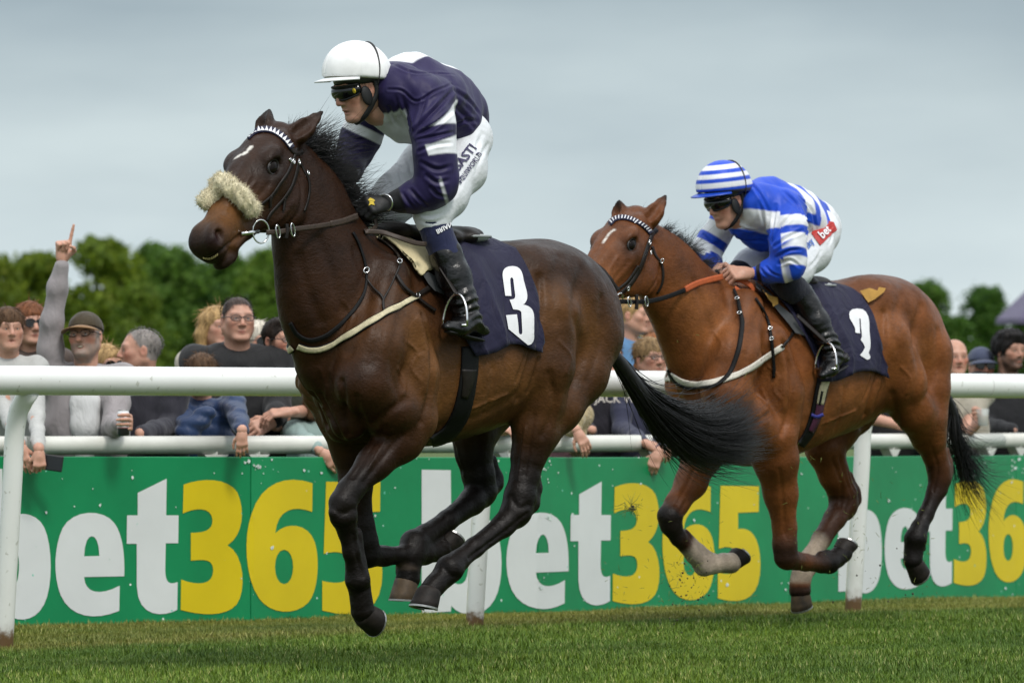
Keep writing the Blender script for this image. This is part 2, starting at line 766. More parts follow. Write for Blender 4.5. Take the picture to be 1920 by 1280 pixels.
def strap(name, skin, path, w, mat, parent, th=0.005, off=0.006, n=40, m=5, both=False, smooth_it=2):
    """strap laid on the skin along a pixel path; w in pixels (scalar or per-point list)"""
    path = np.asarray(path, float)
    ww = np.full(len(path), w) if np.isscalar(w) else np.asarray(w, float)
    pw = catmull(np.concatenate([path, ww[:, None]], 1), n)
    pp, ww = pw[:, :2], pw[:, 2]
    tan = np.gradient(pp, axis=0)
    tan /= np.linalg.norm(tan, axis=1, keepdims=True) + 1e-9
    nr = np.stack([-tan[:, 1], tan[:, 0]], 1)
    top = np.zeros((n, m, 3)); nm = np.zeros((n, m, 3))
    for i in range(n):
        for j in range(m):
            q = pp[i] + nr[i] * ww[i] * (j / (m - 1) - 0.5)
            top[i, j], nm[i, j] = skin.cast(q[0], q[1], off)
    for _ in range(smooth_it):
        top[1:-1] = (top[:-2] + 2 * top[1:-1] + top[2:]) / 4
        nm[1:-1] = nm[:-2] + 2 * nm[1:-1] + nm[2:]
        nm /= np.linalg.norm(nm, axis=2, keepdims=True)
    mb = MB()
    V, F = slab(top, th, nm)
    mb.add(V, F)
    if both:
        vmin = max(0.0, -top[..., 1].min()) + .012
        keep = top[..., 1].min(axis=1) > vmin          # the far side starts where the near strap ends
        t2 = top[keep].copy(); t2[..., 1] *= -1
        n2 = nm[keep].copy(); n2[..., 1] *= -1
        for i in range(len(t2)):
            for j in range(m):
                t2[i, j], n2[i, j] = skin.near(t2[i, j], off)
        t2, n2 = t2[:, ::-1], n2[:, ::-1]
        V, F = slab(t2, th, n2)
        MB().add(V, F).build(name, mat, parent)
    return mb.build(name, mat, parent)


def tube_px(name, fr, pts, r, mat, parent, n=8, cnt=24):
    """free tube through (px,py,v) points; r in metres"""
    q = catmull(np.array([fr.hp(*p) for p in pts]), cnt)
    return MB().tube(q, r, n).build(name, mat, parent)


# outlines ---------------------------------------------------------
def outline(cmds, n=10):
    """('M',x,y) ('L',x,y) ('C',x1,y1,x2,y2,x,y) -> list of points"""
    pts = []
    for c in cmds:
        if c[0] in 'ML':
            pts.append((c[1], c[2]))
        else:
            p0 = np.array(pts[-1]); a, b, d = np.array(c[1:3]), np.array(c[3:5]), np.array(c[5:7])
            for i in range(1, n + 1):
                t = i / n
                pts.append(tuple((1 - t) ** 3 * p0 + 3 * t * (1 - t) ** 2 * a + 3 * t * t * (1 - t) * b + t ** 3 * d))
    return [(float(x), float(y)) for x, y in pts]


def inside(p, loops):
    c = False
    for lp in loops:
        x, y = p
        j = len(lp) - 1
        for i in range(len(lp)):
            xi, yi = lp[i]; xj, yj = lp[j]
            if (yi > y) != (yj > y) and x < (xj - xi) * (y - yi) / (yj - yi) + xi:
                c = not c
            j = i
    return c


def fill(loops, step=None):
    """triangulate an outline with holes; step adds interior points for curved ground"""
    vs, es = [], []
    for lp in loops:
        q = []
        for a in lp:
            if not q or (abs(a[0] - q[-1][0]) + abs(a[1] - q[-1][1])) > 1e-6:
                q.append(a)
        if abs(q[0][0] - q[-1][0]) + abs(q[0][1] - q[-1][1]) < 1e-6:
            q.pop()
        if step:
            q2 = []
            for i in range(len(q)):
                a, b = np.array(q[i]), np.array(q[(i + 1) % len(q)])
                k = max(1, int(np.linalg.norm(b - a) / step))
                q2 += [tuple(a + (b - a) * t / k) for t in range(k)]
            q = q2
        o = len(vs)
        vs += q
        es += [(o + i, o + (i + 1) % len(q)) for i in range(len(q))]
    if step:
        a = np.array(vs)
        for x in np.arange(a[:, 0].min(), a[:, 0].max(), step):
            for y in np.arange(a[:, 1].min(), a[:, 1].max(), step):
                if inside((x, y), loops):
                    vs.append((x, y))
    r = delaunay_2d_cdt([Vector(v) for v in vs], es, [], 0, 1e-4)
    V = [(v.x, v.y) for v in r[0]]
    F = [f for f in r[2] if inside(tuple(np.mean([V[i] for i in f], axis=0)), loops)]
    return V, F


def text_outline(s, bold=0.0, shear=0.0):
    """flat text as (verts2d, faces), 1 unit = font size, centred"""
    cu = bpy.data.curves.new("lettering", 'FONT')
    cu.body = s
    cu.align_x = 'CENTER'; cu.align_y = 'CENTER'
    cu.offset = bold
    cu.shear = shear
    cu.resolution_u = 2
    o = bpy.data.objects.new("lettering", cu)
    COL.objects.link(o)
    dg = bpy.context.evaluated_depsgraph_get()
    me = o.evaluated_get(dg).to_mesh()
    V = [(v.co.x, v.co.y) for v in me.vertices]
    F = [tuple(p.vertices) for p in me.polygons]
    o.evaluated_get(dg).to_mesh_clear()
    bpy.data.objects.remove(o)
    bpy.data.curves.remove(cu)
    return V, F


def decal(name, skin, V, F, mat, parent, off=0.008):
    """lay a pixel-space triangulation on the skin"""
    pts = [skin.cast(x, y, off)[0] for x, y in V]
    return mk(name, pts, [tuple(f) for f in F], mat, parent, smooth=False)


def text_px(name, skin, s, c, ex, ey, mat, parent, off=0.008, bold=0.01):
    """text centred on pixel c with pixel-space axes ex (one font unit right) and ey (up)"""
    V, F = text_outline(s, bold)
    c, ex, ey = A(*c), A(*ex), A(*ey)
    return decal(name, skin, [tuple(c + ex * x + ey * y) for x, y in V], F, mat, parent, off)

# ================================================================= ground
def gz(Y):
    return -0.02 * np.clip(np.asarray(Y, float) - 28.0, 0, 8)


GDIR = A(-0.656, -0.755, 0)      # running direction of rail and horses
GLAT = A(0.755, -0.656, 0)       # towards the track


def build_ground():
    m, nt, b = new_mat("turf")
    n1 = noise(nt, 1.2, 6)
    n2 = noise(nt, 60, 4, coord="Object")
    c1 = ramp(nt, n1.outputs["Fac"], [(0.3, (0.042, 0.075, 0.008)), (0.6, (0.066, 0.105, 0.012)), (0.75, (0.10, 0.115, 0.025))])
    c2 = ramp(nt, n2.outputs["Fac"], [(0.3, 0.6), (0.7, 1.3)])
    nt.links.new(mixrgb(nt, 1.0, c1.outputs[0], c2.outputs[0], 'MULTIPLY'), b.inputs["Base Color"])
    setin(b, Roughness=0.9)
    bump(nt, b, n2.outputs["Fac"], 0.6, 0.02)
    xs = np.concatenate([[-1500, -300, -60, -20], np.linspace(-8, 8, 33), [20, 60, 300, 1500]])
    ys = np.concatenate([[-60, 0, 10], np.linspace(18, 37, 39), [45, 70, 150, 400, 1200, 3000]])
    V = np.array([[x, y, gz(y)] for y in ys for x in xs])
    nx = len(xs)
    F = np.array([[j * nx + i, j * nx + i + 1, (j + 1) * nx + i + 1, (j + 1) * nx + i]
                  for j in range(len(ys) - 1) for i in range(nx - 1)])
    o = mk("ground", V, F, m)
    tag(o, "mown racecourse turf running under the rail and out to the trees", kind="structure")


def grass_material():
    m, nt, b = new_mat("grass_blade")
    at = nt.nodes.new("ShaderNodeAttribute"); at.attribute_type = 'INSTANCER'; at.attribute_name = "dry"
    at2 = nt.nodes.new("ShaderNodeAttribute"); at2.attribute_name = "tint"
    g = ramp(nt, at2.outputs["Fac"], [(0.0, (0.045, 0.100, 0.006)), (0.5, (0.092, 0.165, 0.010)), (0.85, (0.15, 0.23, 0.02)), (1.0, (0.34, 0.33, 0.12))])
    d = ramp(nt, at2.outputs["Fac"], [(0.0, (0.10, 0.115, 0.014)), (0.5, (0.20, 0.195, 0.03)), (1.0, (0.42, 0.37, 0.14))])
    at3 = nt.nodes.new("ShaderNodeAttribute"); at3.attribute_type = 'INSTANCER'; at3.attribute_name = "lush"
    lr = ramp(nt, at3.outputs["Fac"], [(0.0, (.50, .62, .55)), (0.5, (.88, .90, .85)), (1.0, (1.18, 1.1, 1.0))])
    nt.links.new(mixrgb(nt, 1.0, mixrgb(nt, at.outputs["Fac"], g.outputs[0], d.outputs[0]), lr.outputs[0], 'MULTIPLY'), b.inputs["Base Color"])
    setin(b, Roughness=0.55)
    b.inputs["Specular IOR Level"].default_value = 0.3
    b.inputs["Transmission Weight"].default_value = 0.0
    return m


def build_grass():
    gm = grass_material()
    tufts = bpy.data.collections.new("tufts")
    r = np.random.default_rng(3)
    for t in range(6):
        V, F, T = [], [], []
        for bl in range(11):
            a = r.uniform(0, 2 * math.pi)
            base = A(r.normal(0, 0.016), r.normal(0, 0.016), -0.004)
            ln = r.uniform(0.018, 0.042); w = r.uniform(0.0012, 0.0023)
            lean = r.uniform(0.1, 0.9)
            dr = A(math.cos(a), math.sin(a), 0); sd = A(-math.sin(a), math.cos(a), 0)
            tint = np.clip(r.normal(0.45, 0.22), 0, 0.95) if r.random() > 0.05 else 1.0
            n0 = len(V)
            for i, f in enumerate((0, 0.55, 1.0)):
                p = base + A(0, 0, 1) * ln * f * (1 - 0.25 * lean * f) + dr * ln * lean * f * f * 0.8
                ww = w * (1 - f ** 2)
                if i < 2:
                    V += [p - sd * ww, p + sd * ww]; T += [tint, tint]
                else:
                    V += [p]; T += [tint]
            F += [(n0, n0 + 1, n0 + 3, n0 + 2), (n0 + 2, n0 + 3, n0 + 4)]
        me = bpy.data.meshes.new("tuft")
        me.from_pydata([tuple(v) for v in V], [], F)
        at = me.attributes.new("tint", 'FLOAT', 'POINT'); at.data.foreach_set("value", np.array(T, np.float32))
        me.materials.append(gm)
        tufts.objects.link(bpy.data.objects.new("tuft", me))
    # points chosen here, so density and dryness follow the place
    N = 330000
    X = r.uniform(-4.8, 5.4, N); Y = r.uniform(18.2, 36.0, N)
    keep = (np.abs(X) < Y * 0.094 + 1.6)
    X, Y = X[keep], Y[keep]
    p = np.stack([X, Y, np.zeros(len(X))], 1)
    base0 = P(5, 1215, FPX / 440.0)
    dist = (np.stack([X - base0[0], Y - base0[1]], 1)) @ GLAT[:2]     # >0 on the track side of the rail
    patch = wob(p, 2.2, 5, 7) * 0.5 + wob(p, 9, 6, 5) * 0.3
    dry = np.clip(smooth01((0.75 - dist) / 0.7) * 0.75 + patch * 0.35 - 0.05, 0, 1)
    band = np.exp(-((dist - 0.10) / 0.10) ** 2)
    dry = np.clip(dry + 0.5 * band, 0, 1)
    sc = np.clip(0.92 + 0.55 * wob(p, 3.5, 9, 6) + 0.25 * wob(p, 14, 19, 6) + r.normal(0, 0.2, len(X)) - 0.35 * dry, 0.35, 1.9)
    # old hoof prints: the sward is pressed flat and thinned
    for _ in range(46):
        hx, hy = r.uniform(-2.4, 3.0), r.uniform(20.6, 29.0)
        q = np.hypot((X - hx), (Y - hy) * .8) / r.uniform(.05, .11)
        sc = np.where(q < 1, sc * .35, np.where(q < 1.5, sc * 1.15, sc)); dry = np.where(q < 1, np.clip(dry + .35, 0, 1), dry)
    V = np.stack([X, Y, gz(Y)], 1)
    o = mk("turf_grass", V, np.zeros((0, 3), np.int32), gm, attrs={"dry": dry, "lush": np.clip(.5 + .42 * wob(p, 2.6, 41, 7) + .25 * wob(p, 11, 42, 6) + r.normal(0, .1, len(X)), 0, 1), "sc": sc, "rz": r.uniform(0, 6.28, len(X))})
    tag(o, "short trampled turf grass along the rail, drier near the boards", kind="stuff")
    ng = bpy.data.node_groups.new("grass", 'GeometryNodeTree')
    ng.interface.new_socket("Geometry", in_out='INPUT', socket_type='NodeSocketGeometry')
    ng.interface.new_socket("Geometry", in_out='OUTPUT', socket_type='NodeSocketGeometry')
    gi = ng.nodes.new("NodeGroupInput"); go = ng.nodes.new("NodeGroupOutput")
    m2p = ng.nodes.new("GeometryNodeMeshToPoints")
    ci = ng.nodes.new("GeometryNodeCollectionInfo"); ci.inputs[0].default_value = tufts
    ci.inputs["Separate Children"].default_value = True
    ci.inputs["Reset Children"].default_value = True
    ip = ng.nodes.new("GeometryNodeInstanceOnPoints"); ip.inputs["Pick Instance"].default_value = True
    na = ng.nodes.new("GeometryNodeInputNamedAttribute"); na.data_type = 'FLOAT'; na.inputs[0].default_value = "sc"
    nr = ng.nodes.new("GeometryNodeInputNamedAttribute"); nr.data_type = 'FLOAT'; nr.inputs[0].default_value = "rz"
    cx = ng.nodes.new("ShaderNodeCombineXYZ")
    L = ng.links.new
    L(gi.outputs[0], m2p.inputs[0]); L(m2p.outputs[0], ip.inputs["Points"])
    L(ci.outputs[0], ip.inputs["Instance"])
    L(na.outputs[0], ip.inputs["Scale"])
    L(nr.outputs[0], cx.inputs["Z"])
    L(cx.outputs[0], ip.inputs["Rotation"])
    L(ip.outputs[0], go.inputs[0])
    md = o.modifiers.new("grass", 'NODES'); md.node_group = ng


build_ground()
build_grass()


# ================================================================= running rail
def rail_material():
    m, nt, b = new_mat("white_rail_plastic")
    tc = nt.nodes.new("ShaderNodeTexCoord")
    sep = nt.nodes.new("ShaderNodeSeparateXYZ")
    nt.links.new(tc.outputs["Object"], sep.inputs[0])
    n = noise(nt, 3, 6); n2 = noise(nt, 26, 5)
    add = nt.nodes.new("ShaderNodeMath"); add.operation = 'MULTIPLY_ADD'; add.inputs[1].default_value = -0.10
    nt.links.new(n2.outputs["Fac"], add.inputs[0]); nt.links.new(sep.outputs["Z"], add.inputs[2])
    mud = ramp(nt, add.outputs[0], [(0.0, 1.0), (0.012, 0.85), (0.03, 0.25), (0.07, 0.05), (0.3, 0.0)])
    wear = ramp(nt, n.outputs["Fac"], [(0.35, (0.80, 0.81, 0.79)), (0.62, (0.76, 0.77, 0.74)), (0.78, (0.60, 0.61, 0.56))])
    chips = ramp(nt, n2.outputs["Fac"], [(0.64, 0.0), (0.68, 0.6)])
    c = mixrgb(nt, chips.outputs[0], wear.outputs[0], (0.42, 0.42, 0.36))
    c = mixrgb(nt, mud.outputs[0], c, (0.13, 0.075, 0.035))
    nt.links.new(c, b.inputs["Base Color"])
    setin(b, Roughness=0.32)
    bump(nt, b, n2.outputs["Fac"], 0.08, 0.003)
    return m


M_RAIL = rail_material()
PB = [P(5, 1215, FPX / 440.0), P(888, 1178, FPX / 405.0), P(1598, 1145, FPX / 371.0)]
PB = [A(p[0], p[1], 0) for p in PB]
RAIL_OFF = 0.17


def build_rail():
    root = empty("running_rail", tuple(PB[1]), "white plastic running rail on leaning gooseneck posts beside the turf track", "rail")
    step = (PB[2] - PB[0]) / 2
    posts = [PB[0], PB[1], PB[2], PB[2] + step, PB[2] + step * 2, PB[0] - step, PB[0] - step * 2]
    line = [PB[0] - step * 2.5, PB[0], PB[1], PB[2], PB[2] + step * 2.5]
    top = [p + GLAT * RAIL_OFF + A(0, 0, 1.1385) for p in line]
    o = PB[1]
    fine = np.concatenate([np.linspace(top[i], top[i + 1], 6, endpoint=False) for i in range(len(top) - 1)] + [top[-1:]])
    MB().tube(fine - o, 0.0625, 28).build("top_rail", M_RAIL, root)
    # couplings where lengths of rail meet
    for i in (1, 2, 3):
        p = top[i] + unit(step) * 0.9 - o
        MB().tube([p - unit(step) * 0.004, p + unit(step) * 0.004], 0.0634, 28).build("rail_joint", simple("joint_grey", (0.62, 0.62, 0.6)), root)
    for p in posts:
        pts = [p - o + A(0, 0, -0.05), p - o + GLAT * 0.03 + A(0, 0, 0.35), p - o + GLAT * 0.062 + A(0, 0, 0.75),
               p - o + GLAT * 0.075 + A(0, 0, 0.93), p - o + GLAT * 0.10 + A(0, 0, 1.02), p - o + GLAT * 0.15 + A(0, 0, 1.08), p - o + GLAT * RAIL_OFF + A(0, 0, 1.10)]
        MB().tube(catmull(pts, 22), 0.042, 18).build("post", M_RAIL, root)


build_rail()

# ================================================================= advertising boards
FENCE_PX = [(-330, 414), (471, 389.5), (1009, 367), (1480, 339), (1905, 312.5), (2400, 285)]
FPTS = [P(px, 770, FPX / s)[:2] for px, s in FENCE_PX]


def fence_xy(px):
    k = (px - 960.0) / FPX
    for i in range(len(FPTS) - 1):
        a, b = FPTS[i], FPTS[i + 1]
        # point on a-b with x = k*y (pitch is negligible in plan)
        dx, dy = b - a
        t = (k * a[1] - a[0]) / (dx - k * dy)
        if t <= 1.0 or i == len(FPTS) - 2:
            return a + (b - a) * t, i, t


def fence_pt(px, py, off=0.0):
    q, i, t = fence_xy(px)
    n = A(FPTS[i + 1][1] - FPTS[i][1], -(FPTS[i + 1][0] - FPTS[i][0]), 0)
    n = unit(n) if n[1] < 0 else -unit(n)
    d = ray(px, py)
    z = CAM_H + d[2] / d[1] * q[1]
    return A(q[0], q[1], z) + n * off


def board_material(name, base, var=0.14):
    m, nt, b = new_mat(name)
    n1 = noise(nt, 2.0, 5)
    n2 = noise(nt, 17, 4, 0.6)
    v = nt.nodes.new("ShaderNodeTexVoronoi"); v.inputs["Scale"].default_value = 11
    tc = nt.nodes.new("ShaderNodeTexCoord"); nt.links.new(tc.outputs["Object"], v.inputs["Vector"])
    c = np.array(base)
    r = ramp(nt, n1.outputs["Fac"], [(0.3, tuple(c * (1 - var))), (0.7, tuple(np.minimum(1, c * (1 + var))))])
    chip = ramp(nt, v.outputs["Distance"], [(0.0, 1.0), (0.065, 1.0), (0.085, 0.0)])
    sel = ramp(nt, n2.outputs["Fac"], [(0.50, 0.0), (0.54, 1.0)])
    mm = nt.nodes.new("ShaderNodeMath"); mm.operation = 'MULTIPLY'
    nt.links.new(chip.outputs[0], mm.inputs[0]); nt.links.new(sel.outputs[0], mm.inputs[1])
    n3 = noise(nt, 55, 3)
    cc = ramp(nt, n3.outputs["Fac"], [(0.45, (0.75, 0.82, 0.78)), (0.55, (0.08, 0.5, 0.36))])
    nt.links.new(mixrgb(nt, mm.outputs[0], r.outputs[0], cc.outputs[0]), b.inputs["Base Color"])
    setin(b, Roughness=0.42)
    bump(nt, b, n2.outputs["Fac"], 0.06, 0.01)
    return m


M_GREEN = board_material("board_green", (0.002, 0.225, 0.078))
M_WHITE = board_material("board_white", (0.66, 0.68, 0.68), 0.06)
M_YELLOW = board_material("board_yellow", (0.66, 0.50, 0.004), 0.08)
M_BLACK = simple("black_edge", (0.007, 0.007, 0.008), 0.6)

M_CHIP = simple("bare_board", (.62, .70, .66), .6, .3, 60)

LETTERS = {  # outlines in the enlarged-photo units of the left-hand sign
    'b': [[('M', -137, 112), ('L', 12, 112), ('L', 14, 402), ('C', 80, 335, 195, 340, 240, 430), ('C', 288, 530, 288, 760, 240, 850),
           ('C', 190, 955, 70, 955, 14, 880), ('L', 12, 912), ('L', -137, 915)],
          [('M', 16, 535), ('C', 60, 508, 103, 520, 103, 640), ('C', 103, 768, 60, 775, 16, 742)]],
    'e': [[('M', 677, 697), ('L', 458, 701), ('C', 462, 792, 545, 805, 652, 748), ('L', 650, 885), ('C', 520, 940, 385, 925, 330, 800),
           ('C', 288, 690, 293, 540, 340, 435), ('C', 395, 330, 565, 325, 625, 410), ('C', 668, 475, 680, 570, 677, 697)],
          [('M', 458, 588), ('L', 541, 586), ('C', 541, 442, 460, 442, 458, 588)]],
    't': [[('M', 750, 243), ('L', 908, 165), ('L', 905, 365), ('L', 973, 365), ('L', 971, 517), ('L', 903, 517), ('L', 900, 660),
           ('C', 900, 735, 925, 745, 968, 728), ('L', 966, 880), ('C', 895, 918, 750, 930, 745, 750), ('L', 745, 520), ('L', 690, 520), ('L', 692, 365), ('L', 750, 365)]],
    '3': [[('M', 1000, 198), ('C', 1100, 158, 1245, 160, 1293, 240), ('C', 1335, 330, 1330, 470, 1240, 528),
           ('C', 1335, 575, 1342, 780, 1290, 850), ('C', 1230, 922, 1090, 910, 985, 880), ('L', 987, 715), ('C', 1080, 750, 1162, 745, 1162, 665),
           ('C', 1160, 598, 1110, 606, 1040, 612), ('L', 1040, 460), ('C', 1110, 460, 1158, 450, 1158, 390), ('C', 1150, 312, 1060, 325, 996, 355)]],
    '6': [[('M', 1703, 190), ('L', 1701, 346), ('C', 1600, 308, 1512, 330, 1500, 462), ('C', 1560, 398, 1680, 405, 1715, 510),
           ('C', 1745, 600, 1735, 780, 1680, 840), ('C', 1610, 915, 1470, 905, 1410, 815), ('C', 1335, 705, 1325, 480, 1370, 360), ('C', 1422, 180, 1565, 142, 1703, 190)],
          [('M', 1548, 552), ('C', 1614, 552, 1614, 740, 1548, 740), ('C', 1482, 740, 1482, 552, 1548, 552)]],
    '5': [[('M', 1777, 182), ('L', 2073, 182), ('L', 2071, 345), ('L', 1911, 350), ('L', 1911, 452), ('C', 2003, 440, 2079, 489, 2084, 676),
           ('C', 2084, 868, 1989, 945, 1756, 884), ('L', 1756, 722), ('C', 1848, 745, 1912, 735, 1912, 653), ('C', 1912, 568, 1846, 550, 1764, 575)]],
}


def build_boards():
    zb = 0.0
    names = ["leftmost green betting board with large white and yellow lettering, edge behind the left rail post",
             "green betting board behind the dark horse's legs, between two chipped seams",
             "green betting board with yellow numerals behind the bay horse's forelegs",
             "green betting board behind the bay horse's hind legs, white letters beside the rail post",
             "green betting board cut off by the right edge of the frame"]
    roots = []
    for i in range(5):
        a, b = FPTS[i], FPTS[i + 1]
        mid = (a + b) / 2
        root = empty("advertising_board", (mid[0], mid[1], 0), names[i], "advertising board", "betting boards along the rail")
        roots.append((root, A(mid[0], mid[1], 0)))
        xa, xb = FENCE_PX[i][0], FENCE_PX[i + 1][0]
        ya, yb = np.interp([xa, xb], [0, 900, 1400, 1920], [855, 857, 857, 853])
        e = (b - a) / np.linalg.norm(b - a)
        nrm = A(e[1], -e[0], 0)
        if nrm[1] > 0: nrm = -nrm
        g = e * 0.003
        V = []
        for (q, y, px, sg) in ((a, ya, xa, 1), (b, yb, xb, -1)):
            z1 = CAM_H - (y - 770) / (FPX / q[1])
            for back in (0, 0.022):
                for z in (-0.16, z1):
                    V.append(A(q[0] + g[0] * sg, q[1] + g[1] * sg, z) - nrm * back - A(mid[0], mid[1], 0))
        F = [(0, 4, 5, 1), (6, 2, 3, 7), (1, 5, 7, 3), (0, 2, 6, 4), (0, 1, 3, 2), (4, 6, 7, 5)]
        o = mk("board_face", V, F, M_GREEN, root, smooth=False)
        bv = o.modifiers.new("bevel", 'BEVEL'); bv.width = 0.003
        # chipped print: flakes gathered at the joints and scattered over the face
        r = np.random.default_rng(30 + i)
        CV, CF = [], []
        for k in range(115):
            if k < 90:
                cx = (xa if r.random() < .5 else xb) + r.normal(0, 13); cy = ya + 4 + abs(r.normal(0, 26)) if r.random() < .6 else r.uniform(1080, 1160)
            else:
                cx, cy = r.uniform(xa, xb), ya + 3 + r.exponential(70)
            if not (xa + 2 < cx < xb - 2) or cy > 1115 or cx < -60 or cx > 1990: continue
            rad = r.exponential(1.0) + .35; n0 = len(CV)
            for q in range(6):
                t = q * math.pi / 3 + r.uniform(-.3, .3); rr = rad * r.uniform(.5, 1.2)
                CV.append(fence_pt(cx + rr * math.cos(t), cy + 1.3 * rr * math.sin(t), .0045) - A(mid[0], mid[1], 0))
            CF.append(tuple(range(n0, n0 + 6)))
        tag(mk("paint_chips", np.array(CV), CF, M_CHIP, root, smooth=False), kind="stuff")
        # dark frame rail along the back
        MB().tube([A(a[0] - mid[0], a[1] - mid[1], 0.70) - nrm * 0.06, A(b[0] - mid[0], b[1] - mid[1], 0.66) - nrm * 0.06], 0.02, 8).build("back_rail", M_BLACK, root)
    logos = [((-47.1, 716.4), [(-47, 898, 1149), (720, 898, 1149)], 'direct'),
             ((790, 1425), [(790, 899, 1143), (1425, 907, 1123)], 'b'),
             ((1571, 1990), [(1571, 905, 1104), (1990, 895, 1090)], 'b')]
    dense_px = np.linspace(-330, 2400, 2731)
    xy = np.array([fence_xy(p)[0] for p in dense_px])
    arc = np.concatenate([[0], np.cumsum(np.linalg.norm(np.diff(xy, axis=0), axis=1))])
    for li, ((xs, xe), yl, mode) in enumerate(logos):
        s0, s1 = np.interp([xs, xe], dense_px, arc)
        for ch, loops in LETTERS.items():
            L = [outline(c, 8) for c in loops]
            px = [[(x / 2.909, y / 2.909 + 840) for x, y in lp] for lp in L]
            V, F = fill(px, 14)
            W = []
            seg_i = []
            for x, y in V:
                if mode == 'direct':
                    X, Yp = x, y
                else:
                    f = (x + 47.1) / (716.4 + 47.1)
                    X = np.interp(s0 + (s1 - s0) * f, arc, dense_px)
                    tp = np.interp(X, [yl[0][0], yl[1][0]], [yl[0][1], yl[1][1]])
                    bt = np.interp(X, [yl[0][0], yl[1][0]], [yl[0][2], yl[1][2]])
                    Yp = tp + (bt - tp) * (y - 898) / 251.0
                W.append(fence_pt(X, Yp, 0.0025))
                seg_i.append(fence_xy(X)[1])
            bi = int(np.median(seg_i))
            root, o = roots[bi]
            mk("letter_" + ch if ch in "bet" else "numeral", np.array(W) - o, [tuple(f) for f in F], M_WHITE if ch in "bet" else M_YELLOW, root, smooth=False)


build_boards()


# ================================================================= crowd barrier
def build_barrier():
    m = simple("barrier_white", (0.62, 0.62, 0.57), 0.45, 0.08, 6, 0.1, 30)
    pts = []
    for px, _ in FENCE_PX:
        q, i, t = fence_xy(px)
        n = unit(A(FPTS[i + 1][1] - FPTS[i][1], -(FPTS[i + 1][0] - FPTS[i][0]), 0))
        if n[1] > 0: n = -n
        zc = np.interp(px, [0, 1900], [0.850, 0.832])
        pts.append(A(q[0], q[1], zc) - n * 0.11)
    root = empty("crowd_barrier", (pts[2][0], pts[2][1], 0), "low cream-white barrier rail the spectators lean on behind the boards", "barrier")
    o = A(pts[2][0], pts[2][1], 0)
    for i in range(len(pts) - 1):
        a, b = pts[i] - o, pts[i + 1] - o
        e = unit(b - a)
        MB().tube(np.linspace(a + e * 0.002, b - e * 0.002, 4), 0.046, 16, flat=((0, 0, 1), 0.96)).build("barrier_rail", m, root)
        n = A(e[1], -e[0], 0)
        for f in (0.06, 0.5, 0.94):
            c = a + (b - a) * f
            MB().box(c + A(0, 0, -0.46), (0.05, 0.05, 0.86)).build("barrier_post", m, root, False, 0.004)
            w = 0.075
            V = [c + e * w + A(0, 0, -0.045), c - e * w + A(0, 0, -0.045), c + A(0, 0, -0.11)]
            V = [v - n * 0.03 for v in V] + [v + n * 0.03 for v in V]
            mk("bracket", V, [(0, 1, 2), (5, 4, 3), (0, 3, 4, 1), (1, 4, 5, 2), (2, 5, 3, 0)], m, root, False)
    return pts


BAR = build_barrier()


# ================================================================= trees
def tree_mats():
    m, nt, b = new_mat("foliage")
    at = nt.nodes.new("ShaderNodeAttribute"); at.attribute_name = "leaf"
    oi = nt.nodes.new("ShaderNodeObjectInfo")
    c = ramp(nt, at.outputs["Fac"], [(0.0, (0.05, 0.098, 0.016)), (0.45, (0.115, 0.185, 0.020)), (0.8, (0.165, 0.235, 0.030)), (1.0, (0.20, 0.25, 0.06))])
    nt.links.new(mixrgb(nt, 1.0, c.outputs[0], oi.outputs["Color"], 'MULTIPLY'), b.inputs["Base Color"])
    setin(b, Roughness=0.6)
    b.inputs["Specular IOR Level"].default_value = 0.25
    # leaves let light through
    tr = nt.nodes.new("ShaderNodeBsdfTranslucent")
    nt.links.new(mixrgb(nt, 1.0, c.outputs[0], oi.outputs["Color"], 'MULTIPLY'), tr.inputs["Color"])
    ms = nt.nodes.new("ShaderNodeMixShader"); ms.inputs[0].default_value = 0.5
    out = nt.nodes["Material Output"]
    nt.links.new(b.outputs[0], ms.inputs[1]); nt.links.new(tr.outputs[0], ms.inputs[2]); nt.links.new(ms.outputs[0], out.inputs[0])
    return m


M_LEAF = tree_mats()
M_BARK = simple("bark", (0.09, 0.07, 0.05), 0.9, 0.3, 3)


